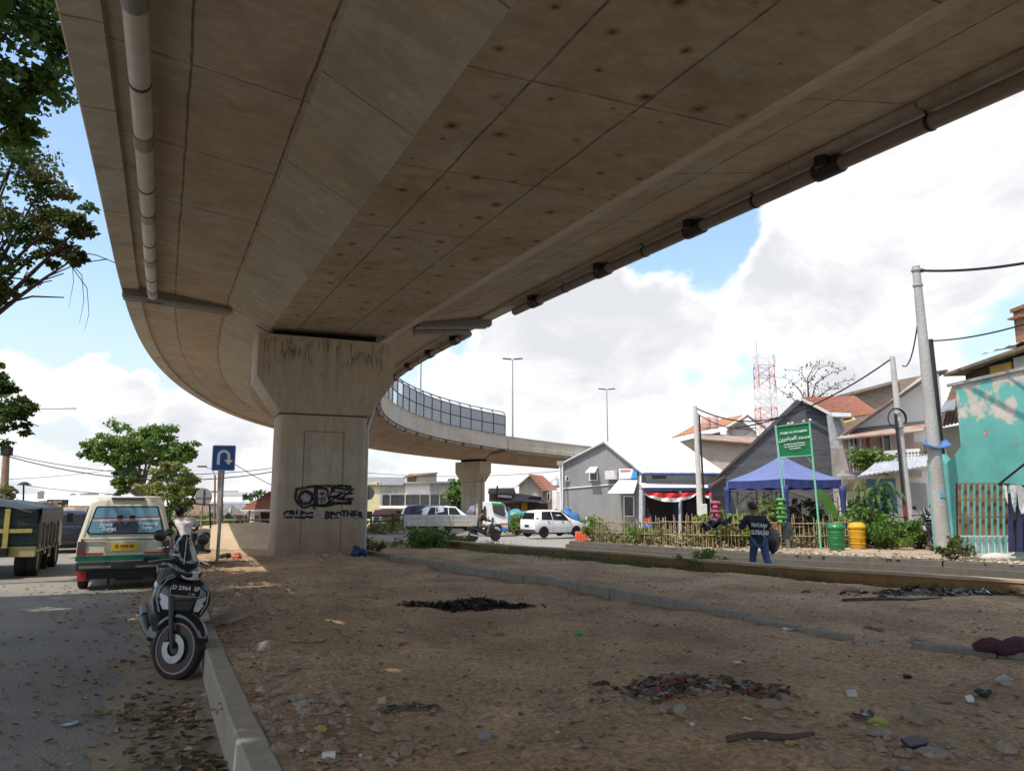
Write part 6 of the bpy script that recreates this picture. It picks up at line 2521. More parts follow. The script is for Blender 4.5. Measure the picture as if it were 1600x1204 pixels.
# bunting in two swags
for (a, b) in ((1007, 1090), (1098, 1152)):
    for nm, f0, f1, m_ in (('bunting_red', 0, .56, mat('flag_red', (.60, .035, .04), .7, .15, 5)), ('bunting_white', .56, 1, mat('flag_white', (.78, .76, .74), .7, .1, 5))):
        rows = []
        for k in range(15):
            u = k / 14
            sw = math.sin(math.pi * u) ** .8
            top, bot = 767 + (1.0 + 2.0 * sw), 768 + 4 + 12 * sw
            rows.append(lift([hp(a + (b - a) * u, top + (bot - top) * f, Yg - 1.75 - .10 * math.sin(k * 1.7 + f * 5)) for f in (f0, (f0 + f1) / 2, f1)]))
        q = MB()
        q.rings(rows, 0, False)
        q.build(nm, m_, gh, smooth='full')
def gwin(px0, px1, py0, py1, aw=None):
    q = MB()
    q.slab(lift([gq(px0, py1, .03), gq(px1, py1, .03), gq(px1, py0, .03), gq(px0, py0, .03)]), .03)
    w = q.build('window', M_win, gh)
    q = MB()
    for a, b, c, d in ((px0 - .7, px1 + .7, py0 - .7, py0 + .6), (px0 - .7, px1 + .7, py1 - .6, py1 + .7), (px0 - .7, px0 + .6, py0, py1), (px1 - .6, px1 + .7, py0, py1)):
        q.slab(lift([gq(a, d, .07), gq(b, d, .07), gq(b, c, .07), gq(a, c, .07)]), .04)
    q.build('frame', M_white, w)
    if aw:
        q = MB()
        a0, a1, ty, by, out = aw
        q.slab(lift([gq(a0[0], by, out), gq(a0[1], by, out), gq(a1[1], ty, .03), gq(a1[0], ty, .03)]), .04)
        q.build('awning', M_wroof, gh)
    return w
gwin(921, 933, 736, 750, ((914, 929), (922, 934), 729, 738, .7))
gwin(884, 889, 744, 751)
q = MB()
q.tube(lift([gq(880, 763, .05), gq(965, 756, .05)]), .03, 5)
q.build('white_conduit', M_white, gh)
w = gwin(975, 990, 775, 806, ((949, 990), (967, 996), 749.5, 770, 1.4))
bn = MB()
bn.slab(lift([gq(967, 748, .08), gq(995, 747, .08), gq(995, 731.5, .08), gq(967, 732, .08)]), .02)
bn_o = bn.build('banner', M_white, gh)
q = MB()
q.slab(lift([gq(985, 747.5, .11), gq(995, 747, .11), gq(995, 732, .11), gq(990, 732, .11)]), .01)
q.build('banner_blue', mat('banner_sky', (.06, .30, .62), .5), bn_o)
q = MB()
q.slab(lift([gq(969, 736.5, .11), gq(985, 736, .11), gq(985, 733.5, .11), gq(969, 734, .11)]), .01)
q.build('banner_red', mat('banner_rose', (.62, .16, .16), .5), bn_o)
q = MB()
q.slab(lift([hp(1019, 747.5, Yg + .26), hp(1041, 747.5, Yg + .26), hp(1041, 743, Yg + .26), hp(1019, 743, Yg + .26)]), .03)
q.build('vent_slot', mat('vent_brown', (.12, .10, .085), .8), gh)
for a in (879, 1001):
    q = MB()
    q.tube(lift([gq(a, 727 if a < 900 else 742, .12), gq(a, 832, .12)]), .05, 6)
    q.build('downpipe', M_white, gh)
q = MB()
q.tube(lift([hp(1004, 741, Yg - .55), hp(1131, 741.5, Yg - .55)]), .07, 6)
q.build('gutter', M_navyp, gh)
q = MB()
q.box(Vector(lift([gq(955, 742, .2)])[0]), (.75, .3, .5), math.atan2((GB - GA).y, (GB - GA).x))
q.build('air_conditioner', mat('unit_white', (.6, .6, .58), .6, .15, 4), gh, bevel=.02)
# red cooler on a blue tub in the porch
t = thing('drink_cooler', 'blue drink cooler with a red top in the porch of the grey house', 'cooler', (px_x(1011, 41.2), 41.2, zg(41) + .2))
q = MB()
q.lathe([(.26, 0), (.28, .1), (.27, .62), (.2, .7)], 12)
q.build('cooler_tub', mat('cooler_blue', (.06, .13, .48), .4), t, smooth=True)
q = MB()
q.lathe([(.22, .7), (.24, .8), (.2, .98), (.001, 1.0)], 12)
q.build('cooler_lid', M_red, t, smooth=True)

# ================================================================== old beige house behind
h = House('house', 'old beige house with orange tiled roof and pink water tanks', 'house', 1056, 1196, 815, 56, 6)
h.front([(1093, 815), (1183, 815), (1183, 690), (1093, 678)], M_beige)
h.front([(1150, 815), (1196, 815), (1196, 700), (1150, 690)], M_beige, 5.5, 'side_wall', .4)
h.slab([(1086, 684, -.6), (1196, 693, -.6), (1190, 681, 3), (1092, 677, 3)], M_rust, .1)
h.front([(1058, 700), (1130, 690), (1130, 668), (1062, 684)], M_beige, 4, 'upper_wall', 3.2)
h.tiles([(1050, 684, 2.6), (1136, 664, 2.6), (1160, 649, 7), (1086, 664, 7)], mat('orange_tiles', (.42, .19, .10), .9, .4, 5, .4, 9), 16, 6)
h.front([(1140, 690), (1190, 690), (1190, 670), (1166, 651), (1140, 668)], M_plaster_d, .4, 'dormer', 2.4)
h.slab([(1136, 670, 2.0), (1166, 650, 2.0), (1166, 649, 6), (1136, 668, 6)], M_wood, .12, 'dormer_roof')
h.slab([(1196, 671, 2.0), (1166, 650, 2.0), (1166, 649, 6), (1196, 669, 6)], M_wood, .12, 'dormer_roof')
h.window(1157, 1181, 716, 735, M_dark, M_wood, 2, .38)
h.window(1150, 1178, 692, 697, M_dark, M_woodd, 1, .38, 'shade_slot')
for px in (1108, 1120):
    t = thing('water_tank', 'pink plastic water tank %s on the beige house roof' % ('left of the pair' if px < 1110 else 'right of the pair'), 'water tank', (px_x(px, 58), 58, px_z(669, 58)), group='roof water tanks')
    q = MB()
    q.lathe([(.33, 0), (.35, .05), (.35, .75), (.3, .86), (.12, .92), (.001, .93)], 16)
    q.build('tank_shell', mat('pink_plastic', (.58, .36, .29), .5, .1, 4), t, smooth=True)
    q = MB()
    q.lathe([(.365, .3), (.365, .34), (.35, .34)], 16)
    q.build('tank_band', M_beige, t)

# ================================================================== dark grey gable house
h = House('house', 'tall dark grey windowless gable wall behind the blue tent', 'house', 1108, 1318, 830, 37, 7)
h.front([(1112, 830), (1316, 830), (1316, 652), (1254, 623.5), (1112, 752)], M_darkwall)
h.tiles([(1318, 654, -.35), (1372, 645, 5.0), (1336, 619, 8), (1252, 622, -.35)], M_tile, 18, 8)
h.slab([(1111, 753, -.1), (1254, 623.5, -.1), (1256, 624, 7), (1113, 753, 7)], M_woodd, .05, 'left_roof')
h.slab([(1254, 622, -.42), (1300, 645.5, -.42), (1298, 650, -.42), (1252, 625, -.42)], M_plaster, .06, 'verge_board')
h.slab([(1106, 762, -1.2), (1132, 744, -1.2), (1132, 741, .1), (1106, 757, .1)], M_woodd, .08, 'side_eave')

# ================================================================== white and pink two storey house
h = House('house', 'white and pink two storey house with planted balcony and rusty eaves', 'house', 1312, 1484, 835, 33, 7)
M_pink = mat('pale_pink_wall', (.55, .43, .43), .88, .25, 1, .2, 8, col2=(.36, .28, .28))
h.front([(1322, 690), (1484, 690), (1484, 578), (1455, 588), (1334, 676)], M_bright, None, 'gable_wall')
h.front([(1322, 736), (1436, 736), (1436, 668), (1322, 680)], M_pink, .3, 'pink_wall', -.05)
h.front([(1312, 835), (1484, 835), (1484, 735), (1312, 740)], M_plaster, None, 'lower_wall')
h.slab([(1305, 686, -1.0), (1322, 676, -1.0), (1462, 580, -1.0), (1450, 586, -1.0)], M_wood, .12, 'barge_board')
h.slab([(1310, 684, -1.1), (1462, 579.5, -1.1), (1480, 577, 6), (1330, 668, 6)], M_woodd, .1, 'roof')
h.slab([(1306, 685, -1.5), (1442, 672, -1.5), (1452, 655, .1), (1336, 668, .1)], M_rust, .07, 'rusty_eave')
h.window(1384, 1396, 676, 706, M_win, M_plaster, 1, -.09)
h.front([(1334, 694), (1346, 697), (1345, 681), (1333, 683)], M_dark, .12, 'hanging_laundry', -.7)
h.front([(1360, 700), (1366, 702), (1367, 678), (1361, 677)], mat('red_cloth', (.25, .08, .05), .9), .1, 'hanging_laundry', -.7)
h.slab([(1310, 743, -1.5), (1440, 738, -1.5), (1440, 734, .1), (1312, 737, .1)], M_plaster_d, .18, 'balcony_floor')
q = MB()
for k in range(16):
    px = 1314 + k * 4
    q.tube([(h.X(px), -1.42, h.Z(740)), (h.X(px), -1.42, h.Z(714))], .035, 5)
q.box((h.X(1344), -1.42, h.Z(713)), (h.X(1376) - h.X(1312), .1, .09))
q.build('balcony_rail', M_plaster, h.t)
h.front([(1372, 735), (1442, 735), (1442, 704), (1372, 709)], M_plaster, .12, 'balcony_wall', -1.5)
for r_ in range(2):
    q = MB()
    for k in range(12):
        q.box((h.X(1379 + k * 5), -1.505, h.Z(712 + r_ * 5 - k * .25)), (.07, .02, .06))
    q.build('vent_block', M_dark, h.t)
h.tiles([(1340, 745, -3.4), (1452, 729, -3.4), (1452, 712, -1.4), (1374, 718, -1.4)], mat('zinc_awning', (.50, .51, .53), .5, .25, 2, metal=.2), 15, 1, 'awning', .05)
for px in (1314, 1320, 1330):
    q = MB()
    q.tube([(h.X(px), -1.2, h.Z(740)), (h.X(px), -1.2, h.Z(682))], .05, 6)
    q.build('eave_post', M_plaster_d, h.t)
q = MB()
for k in range(18):
    q.box((h.X(1436), -.03, h.Z(796 - k * 2.4)), (h.X(1450) - h.X(1424), .03, .05))
q.build('roller_shutter', mat('shutter_grey', (.36, .37, .37), .5, .1, 4), h.t)
h.front([(1357, 800), (1402, 800), (1402, 748), (1357, 748)], mat('faded_blue_boards', (.10, .26, .42), .75, .35, 3), .06, 'blue_boards', -.06)
h.window(1325, 1344, 766, 798, mat('pale_shutter', (.55, .54, .52), .7), M_beige, 1, 0)
h.front([(1322, 766), (1347, 766), (1347, 762), (1340, 758), (1329, 758), (1322, 762)], M_beige, .08, 'arch_trim', -.08)
h.window(1452, 1462, 690, 708, M_dark, M_plaster_d, 1, 0)
rr = random.Random(21)
pl = MB()
for k in range(12):
    c = Vector((h.X(1315 + k * 5), -1.6, h.Z(722 + rr.uniform(-8, 8))))
    leaf_quads(pl, c, .32, 60, .22, rr, 1.2)
bp_ = thing('balcony_plant', 'row of potted plants trailing over the balcony rail', 'plant', tuple(h.t.location))
pl.build('foliage', M_leaf_bright, bp_)
q = MB()
for k in range(6):
    q.lathe([(.12, 0), (.16, .24), (.001, .24)], 8, (h.X(1317 + k * 9), -1.30, h.Z(737)))
q.build('pot', M_tile, bp_)
# old brick gable rising behind both houses
h = House('house', 'bare brick gable wall rising behind the pink house roof', 'house', 1312, 1476, 830, 46, 5)
h.front([(1313, 830), (1474, 830), (1474, 583), (1404, 596), (1314, 619)], mat('old_brick', (.34, .27, .21), .95, .4, 2, .5, 8, col2=(.2, .16, .13), stretch=(1, 1, 3)))
h.slab([(1308, 622, -.4), (1404, 597, -.4), (1404, 594, 5), (1310, 617, 5)], M_woodd, .1)
h = House('house', 'grey block house end between dark gable and pink house', 'house', 1300, 1330, 830, 35.5, 1)
h.front([(1303, 700), (1322, 700), (1326, 670), (1320, 650), (1300, 648)], mat('zinc_sheet', (.38, .40, .41), .6, .3, 4, .2, 10), .3)
h.slab([(1300, 650, -.5), (1330, 650, -.5), (1330, 645, .6), (1300, 644, .6)], MATS['zinc_sheet'], .06)
h.slab([(1319, 660, -.9), (1338, 655, -.9), (1334, 651, .2), (1318, 654, .2)], M_yel, .05, 'yellow_sheet')
h.front([(1303, 830), (1322, 830), (1322, 700), (1303, 700)], M_plaster_d, .3, 'lower_wall')

# tiled lean-to roof beside the turquoise wall
h = House('lean_to', 'brown tiled lean-to roof between concrete pole and turquoise wall', 'house', 1464, 1524, 850, 24, 3)
h.tiles([(1464, 668, -.4), (1522, 656, -.4), (1520, 598, 3.2), (1488, 602, 3.2)], M_tile_old, 10, 9)
h.front([(1466, 850), (1522, 850), (1522, 660), (1466, 670)], M_beige, .3, 'wall', .3)
h.slab([(1468, 645, -.6), (1492, 639, -.6), (1494, 622, .9), (1476, 628, .9)], M_cool, .04, 'tin_patch')

# ================================================================== turquoise wall
M_turq = bpy.data.materials.new('peeling_turquoise')
M_turq.use_nodes = True
N_, L_, b_ = addnode(M_turq)
b_.inputs['Roughness'].default_value = .85
tc_ = N_.new('ShaderNodeTexCoord')
n1 = N_.new('ShaderNodeTexNoise')
n1.inputs['Scale'].default_value = .9
n1.inputs['Detail'].default_value = 9
n1.inputs['Roughness'].default_value = .6
L_.new(tc_.outputs['Object'], n1.inputs['Vector'])
sx_ = N_.new('ShaderNodeSeparateXYZ')
L_.new(tc_.outputs['Object'], sx_.inputs[0])
mp_ = N_.new('ShaderNodeMapRange')
mp_.inputs[1].default_value, mp_.inputs[2].default_value, mp_.inputs[3].default_value, mp_.inputs[4].default_value = 2.6, 5.0, -.10, .17
L_.new(sx_.outputs[2], mp_.inputs[0])
ad = N_.new('ShaderNodeMath')
ad.operation = 'ADD'
L_.new(n1.outputs[0], ad.inputs[0])
L_.new(mp_.outputs[0], ad.inputs[1])
rp_ = N_.new('ShaderNodeValToRGB')
rp_.color_ramp.interpolation = 'LINEAR'
E_ = rp_.color_ramp.elements
E_[0].position, E_[0].color = .30, (.085, .31, .28, 1)
E_[1].position, E_[1].color = .585, (.13, .415, .37, 1)
e = E_.new(.60)
e.color = (.46, .42, .35, 1)
e = E_.new(.70)
e.color = (.56, .55, .51, 1)
L_.new(ad.outputs[0], rp_.inputs[0])
n2 = N_.new('ShaderNodeTexNoise')
n2.inputs['Scale'].default_value = 4
n2.inputs['Detail'].default_value = 8
L_.new(tc_.outputs['Object'], n2.inputs['Vector'])
m2 = N_.new('ShaderNodeMapRange')
m2.inputs[1].default_value, m2.inputs[2].default_value, m2.inputs[3].default_value, m2.inputs[4].default_value = .62, .75, 0, .6
L_.new(n2.outputs[0], m2.inputs[0])
mx_ = N_.new('ShaderNodeMix')
mx_.data_type = 'RGBA'
mx_.inputs['B'].default_value = (.22, .19, .15, 1)
L_.new(m2.outputs[0], mx_.inputs['Factor'])
L_.new(rp_.outputs[0], mx_.inputs['A'])
L_.new(mx_.outputs['Result'], b_.inputs['Base Color'])
bm_ = N_.new('ShaderNodeBump')
bm_.inputs['Strength'].default_value = .5
bm_.inputs['Distance'].default_value = .03
L_.new(ad.outputs[0], bm_.inputs['Height'])
L_.new(bm_.outputs[0], b_.inputs['Normal'])
tw = thing('house', 'turquoise house wall with peeling plaster at the right edge', 'house', (12.4, 21, .25))
O_ = Vector(tw.location)
A_, B_ = Vector((12.42, 21.3, 0)), Vector((14.2, 12.5, 0))
dA = (B_ - A_).normalized()
nW = Vector((-dA.y, dA.x, 0))
if nW.x < 0:
    nW = -nW
def wl(u, z):
    return A_ + dA * u + Vector((0, 0, z)) - O_
q = MB()
pr = [(0, -.1), (0, 4.95), (.6, 5.0), (2.4, 5.0), (5, 5.05), (9, 5.1), (9, -.1)]
q.rings([[wl(u, z) for u, z in pr], [wl(u, z) + nW * 3 for u, z in pr]])
q.build('wall', M_turq, tw)
C_ = A_ - dA * 1.3
q = MB()
pr = [(-1.35, -.1), (-1.35, 2.9), (-.9, 3.05), (-.62, 2.75), (-.3, 2.95), (-.003, 3.2), (-.003, -.1)]
q.rings([[wl(u, z) for u, z in pr], [wl(u, z) + nW * .3 for u, z in pr]])
q.build('low_wall', M_turq, tw)
q = MB()
for u, z, s_ in ((-1.0, 2.2, .32), (-.8, 1.75, .22), (1.25, 1.85, .16), (3.1, 1.7, .3), (.9, 3.5, .16)):
    q.slab([wl(u - s_ * .5, z - s_ * .4) - nW * .004, wl(u + s_ * .5, z - s_ * .5) - nW * .004, wl(u + s_ * .6, z + s_ * .4) - nW * .004, wl(u - s_ * .4, z + s_ * .5) - nW * .004], .006)
q.build('bare_brick_patch', mat('bare_brick', (.30, .20, .14), .95, .5, 9, .6, 20, col2=(.42, .38, .32)), tw)
q = MB()
q.rings([[wl(u, z) for u, z in ((-.25, 4.98), (5, 5.10), (5, 5.02), (-.25, 4.90))], [wl(u, z) + nW * .3 - nW * .36 for u, z in ((-.25, 4.98), (5, 5.10), (5, 5.02), (-.25, 4.90))]])
q.build('coping', M_plaster_d, tw)
# open shed storey on top
q = MB()
q.rings([[wl(u, z) + nW * .9 for u, z in ((-.6, 5.0), (3, 5.05), (3, 5.75), (-.6, 5.35))], [wl(u, z) + nW * 2.5 for u, z in ((-.6, 5.0), (3, 5.05), (3, 5.75), (-.6, 5.35))]])
q.build('roof_shed', M_woodd, tw)
q = MB()
q.box(wl(.75, 5.2) + nW * .85, (.7, .12, .42), math.atan2(dA.y, dA.x))
q.build('orange_board', mat('orange_ply', (.40, .19, .05), .8, .2, 4), tw)
q = MB()
q.box(wl(1.7, 5.25) + nW * .85, (1.0, .1, .5), math.atan2(dA.y, dA.x))
q.build('plaster_panel', M_plaster_d, tw)
q = MB()
q.slab([wl(-1.0, 5.42) + nW * .5, wl(3.4, 5.85) + nW * .5, wl(3.4, 6.0) + nW * 2.6, wl(-1.0, 5.55) + nW * 2.6], .08)
q.build('shed_roof', M_wood, tw)
q = MB()
rows = []
for i in range(13):
    u = .3 + i * .2
    rows.append([wl(u, 5.72 + .05 * u + .24 * math.sin(min(1, v) * 1.6) + (.03 if i % 2 else 0)) + nW * (.6 + v * 1.3) for v in (0, .35, .7, 1.0)])
q.rings(rows, 0, False)
o = q.build('clear_sheet', mat('clear_corrugated', (.62, .64, .66), .3, .2, 4), tw, smooth='full')
q = MB()
ch_ = at(1599, 482, 20.8)
q.box(Vector((ch_.x + .12, 20.8, ch_.z - 1.4)) - O_, (.50, .5, 2.8))
q.box(Vector((ch_.x + .12, 20.8, ch_.z)) - O_, (.62, .6, .10))
q.box(Vector((ch_.x - .2, 20.8, ch_.z - .25)) - O_, (.22, .5, .05))
q.build('brick_chimney', mat('chimney_brick', (.30, .15, .09), .95, .4, 5, .6, 16, stretch=(1, 1, 4)), tw)

# pallet gate with the white grille below
pg = thing('pallet_gate', 'wooden slat gate over a white metal grille before the turquoise wall', 'gate', at(1535, 868, 19.2) * 1.0)
O_ = Vector(pg.location)
M_slat = mat('slat_brown', (.22, .135, .075), .85, .45, 5, .3, 14, stretch=(1, 1, .3))
for k in range(9):
    q = MB()
    px = 1500 + k * 9.2
    q.slab([at(px - 2.2, 836, 19.2 + .04 * (k % 2)) - O_, at(px + 2.2, 836, 19.2 + .04 * (k % 2)) - O_, at(px + 1.6, 754, 19.2 + .04 * (k % 2)) - O_, at(px - 2.8, 754, 19.2 + .04 * (k % 2)) - O_], .025)
    q.build('slat', M_slat, pg)
for py in (754.5, 780, 807):
    q = MB()
    q.slab([at(1497, py + 1.6, 19.14) - O_, at(1577, py + 1.4, 19.14) - O_, at(1577, py - .6, 19.14) - O_, at(1497, py - .4, 19.14) - O_], .03)
    q.build('rail', M_slat, pg)
q = MB()
for py in (837, 865.5):
    q.slab([at(1501, py + .8, 19.1) - O_, at(1578, py + .8, 19.1) - O_, at(1578, py - .8, 19.1) - O_, at(1501, py - .8, 19.1) - O_], .03)
for k in range(8):
    px = 1505 + k * 10
    q.slab([at(px, 865, 19.15) - O_, at(px + 4.6, 865, 19.2) - O_, at(px + 4.6, 838, 19.2) - O_, at(px, 838, 19.15) - O_], .02)
q.build('white_grille', mat('chalky_white', (.52, .55, .55), .6, .25, 5), pg)
q = MB()
q.tube([at(1495, 755, 19.3) - O_, at(1497, 862, 19.3) - O_], .03, 6)
q.tube([at(1560, 757, 18.9) - O_, at(1604, 722, 18.4) - O_], .028, 6)
q.build('iron_bar', M_dark, pg)
st_ = thing('market_stall', 'dark blue framed stall end with torn white cloth at the right edge', 'stall', at(1590, 862, 18.6))
O_ = Vector(st_.location)
for a, b in ((1577, 1583), (1590, 1598), (1606, 1612)):
    q = MB()
    q.slab([at(a, 862, 18.6) - O_, at(b, 862, 18.6) - O_, at(b, 770, 18.6) - O_, at(a, 770, 18.6) - O_], .04)
    q.build('post', mat('indigo_post', (.03, .035, .10), .6, .2, 5), st_)
q = MB()
q.slab([at(1579, 862, 18.9) - O_, at(1640, 862, 18.9) - O_, at(1640, 790, 18.9) - O_, at(1579, 790, 18.9) - O_], .04)
q.build('dark_panel', mat('panel_brown', (.05, .04, .035), .8, .3, 4), st_)
for pts in ([(1577, 757), (1590, 757), (1586, 801), (1582, 790)], [(1567, 756), (1573, 757), (1575, 788), (1571, 776)], [(1588, 757), (1604, 758), (1602, 800), (1596, 803), (1592, 792)]):
    q = MB()
    q.rings([[at(a, b, 18.5 + .03 * math.sin(a)) - O_ for a, b in pts], [at(a, b, 18.52 + .03 * math.sin(a)) - O_ for a, b in pts]])
    q.build('torn_cloth', mat('dirty_white_cloth', (.56, .55, .53), .9, .3, 6, .4, 12), st_)
q = MB()
q.tube([at(1560, 756, 18.55) - O_, at(1640, 762, 18.5) - O_], .03, 6)
q.build('top_bar', M_dark, st_)
t = thing('sack', 'whitish plastic sacks lying at the foot of the pallet gate', 'sack', gnd(1575, 874, .3))
q = MB()
q.blob((-.15, .05, .04), (.55, .25, .12), 8, rough=.15, seed=3)
q.blob((.55, .1, .07), (.5, .25, .16), 8, rough=.15, seed=6)
q.build('sack_cloth', mat('sack_white', (.50, .48, .44), .8, .3, 6, .4, 14), t, smooth='full')

# ================================================================== poles on the garden side
M_cpole = mat('concrete_pole', (.38, .37, .35), .9, .25, 1.6, .3, 12, stretch=(1, 1, .4))
bA = gnd(1476, 868, .3)
def pole2(label, name, base, pxt, pyt, r0, r1, m, grp='utility poles'):
    tp_ = at(pxt, pyt, base.y)
    t = thing(name, label, 'pole', base, 0, grp)
    d = tp_ - base
    q = MB()
    q.tube([d * (k / 8) for k in range(9)], [r0 + (r1 - r0) * k / 8 for k in range(9)], 16)
    q.build('shaft', m, t, smooth=True)
    return t, d
pA, dpA = pole2('thick leaning concrete pole with a bent blue panel at the right', 'utility_pole', bA, 1431, 416, .205, .10, M_cpole)
q = MB()
rows = []
for k in range(9):
    u = k / 8
    c = at(1445 + 43 * u, 693 + 6 * math.sin(u * 3.1) + u * 1, bA.y - .25)
    rows.append([c - bA, c - bA + Vector((.05, .1, .0)) + Vector((0, .25, .17))])
q.rings(rows, 0, False)
o = q.build('blue_panel', mat('panel_blue', (.07, .17, .42), .3, .2, 3, spec=.6), pA, smooth='full')
o.modifiers.new('thick', 'SOLIDIFY').thickness = .015
q = MB()
for f in (.93, .985):
    q.lathe([(.13, -.03), (.135, 0), (.13, .03)], 14, dpA * f)
q.box(dpA * .985 + Vector((.12, 0, 0)), (.16, .08, .1))
q.build('pole_clamp', M_steelgrey, pA)
q = MB()
q.box(dpA * .2 + Vector((0, -.19, 0)), (.12, .02, .12))
q.build('blue_notice', mat('notice_blue', (.1, .35, .55), .5), pA)
bB = gnd(1489, 862, .3)
tB = thing('striped_pole', 'thin pole banded black, red and white beside the concrete pole', 'pole', bB, 0, 'utility poles')
dB = at(1454, 530, bB.y) - bB
for nm, a, b, m_, r_ in (('black_base', 0, .165, M_plastic, .085), ('white_band', .165, .235, M_white, .084), ('red_band', .235, .305, mat('band_red', (.25, .05, .04), .6, .2, 5), .084), ('black_shaft', .305, 1.0, M_plastic, .07)):
    q = MB()
    q.tube([dB * a, dB * b], r_, 12)
    q.build(nm, m_, tB, smooth=True)
bC = Vector((px_x(1420, 27.5), 27.5, zg(27.5) + .3))
pC, dpC = pole2('slender whitish concrete pole carrying a coil of black cable', 'utility_pole', bC, 1394, 557, .15, .09, mat('pale_pole', (.48, .46, .43), .9, .25, 2))
q = MB()
cc = dpC * .66 + Vector((-.15, -.16, 0))
for k in range(3):
    q.tube([cc + Vector(((.30 + .02 * k) * math.cos(a), -.02 * k, (.35 + .015 * k) * math.sin(a))) for a in [2 * math.pi * i / 20 for i in range(21)]], .014, 5)
q.build('cable_coil', M_plastic, pC)
bD = Vector((px_x(1414, 27.3), 27.3, zg(27.3) + .3))
pD, dpD = pole2('thin dark pole with a red band leaning on the whitish pole', 'utility_pole', bD, 1399, 646, .06, .05, M_plastic)
q = MB()
q.tube([dpD * .22, dpD * .30], .063, 10)
q.build('red_band', MATS['band_red'], pD)
bE = Vector((px_x(1094, 33), 33, zg(33) + .3))
pE, dpE = pole2('white utility pole with a meter box before the grey house porch', 'utility_pole', bE, 1086, 634, .145, .085, mat('cream_pole', (.55, .52, .47), .8, .15, 2))
q = MB()
q.tube([Vector((.22, .03, .0)), dpE * .93 + Vector((.16, .03, 0))], .045, 8)
q.build('cable_pipe', M_plastic, pE)
q = MB()
q.box(dpE * .22 + Vector((.1, -.2, 0)), (.28, .14, .52))
q.build('meter_box', M_plaster, pE, bevel=.02)
topA, topB, topC, topE = bA + dpA, bB + dB, bC + dpC, bE + dpE
wire('thick cable leaving the top of the concrete pole to the right', topA + Vector((.1, 0, -.12)), at(1640, 404, 16), .1, .035)
wire('cable drooping from the concrete pole to the whitish pole', bA + dpA * .86, topC + Vector((.3, -.1, -.35)), .55, .022)
wire('cable from the striped pole out of the picture to the right', topB + Vector((0, 0, -.05)), at(1640, 494, 17), .12, .022)
wire('black cable from the whitish pole down across the dark gable', topC + Vector((0, 0, -.05)), at(1150, 668, 33), .45, .03)
wire('black cable from the white pole past the beige house', topE + Vector((0, 0, -.08)), at(1215, 652, 34), .35, .03)
wire('slack cable between white pole and the dark gable eave', bE + dpE * .95, at(1180, 668, 36), .3, .02)

# ================================================================== telecom tower
Yt = 135
tt = thing('telecom_tower', 'red and white lattice telecom tower behind the dark gable', 'tower', (px_x(1204, Yt), Yt, zg(Yt)))
M_tr, M_tw = mat('tower_red', (.50, .09, .07), .6), mat('tower_white', (.62, .62, .62), .6)
ztop = px_z(556, Yt) - zg(Yt)
def hw_(z):
    return 1.7 - .35 * z / ztop
seg_n = 15
for mi_, m_ in ((0, M_tr), (1, M_tw)):
    q = MB()
    for k in range(seg_n):
        if (k // 2) % 2 != (0 if mi_ == 0 else 1) and not (k == seg_n - 1):
            continue
        if (k // 2) % 2 != (0 if mi_ == 0 else 1):
            continue
        z0, z1 = ztop * k / seg_n, ztop * (k + 1) / seg_n
        c0 = [Vector((sx * hw_(z0), sy * hw_(z0), z0)) for sx, sy in ((-1, -1), (1, -1), (1, 1), (-1, 1))]
        c1 = [Vector((sx * hw_(z1), sy * hw_(z1), z1)) for sx, sy in ((-1, -1), (1, -1), (1, 1), (-1, 1))]
        for i in range(4):
            j = (i + 1) % 4
            q.tube([c0[i], c1[i]], .07, 4)
            q.tube([c0[i], c1[j]], .035, 4)
            q.tube([c0[j], c1[i]], .035, 4)
            q.tube([c1[i], c1[j]], .045, 4)
    q.build('lattice_red' if mi_ == 0 else 'lattice_white', m_, tt)
for x, z in ((-1.6, .955), (1.55, .965), (-1.55, .84), (1.5, .8)):
    q = MB()
    q.box((x, -1.1, ztop * z), (.35, .25, 2.3))
    q.build('antenna_panel', M_tw, tt)
q = MB()
q.tube([(-1.1, 0, ztop), (-1.1, 0, ztop + 2.6)], .05, 5)
q.build('lightning_rod', M_steelgrey, tt)

# bare tree behind the dark gable
rr = random.Random(17)
bt = thing('bare_tree', 'nearly leafless thin tree above the dark gable ridge', 'tree', (px_x(1265, 46), 46, zg(46)))
O_ = Vector(bt.location)
q = MB()
lf = MB()
root = at(1264, 640, 46) - O_
q.tube([Vector((0, 0, 0)), root * .5 + Vector((.05, 0, 0)), root], [.13, .10, .07], 7)
for tips in ([(1262, 600), (1280, 575), (1300, 568)], [(1275, 598), (1300, 582), (1322, 577)], [(1250, 610), (1238, 598), (1225, 588)], [(1248, 632), (1236, 620), (1210, 603)], [(1285, 615), (1310, 598), (1334, 592)], [(1262, 600), (1252, 582), (1243, 578)], [(1280, 618), (1296, 608), (1318, 606)], [(1262, 590), (1272, 572), (1290, 570)]):
    pts = [root] + [at(a, b, 46 + rr.uniform(-1, 1)) - O_ for a, b in tips]
    q.tube(pts, [.05, .035, .02, .01], 5)
    for a, b in zip(pts, pts[1:]):
        for k in range(4):
            p_ = a.lerp(b, rr.random())
            e_ = p_ + Vector((rr.gauss(0, .3), rr.gauss(0, .3), rr.uniform(-.1, .3)))
            q.tube([p_, e_], [.012, .005], 4)
            leaf_quads(lf, e_, .22, 5, .14, rr)
q.build('trunk', M_bark, bt)
lf.build('crown', M_leaf_olive, bt)

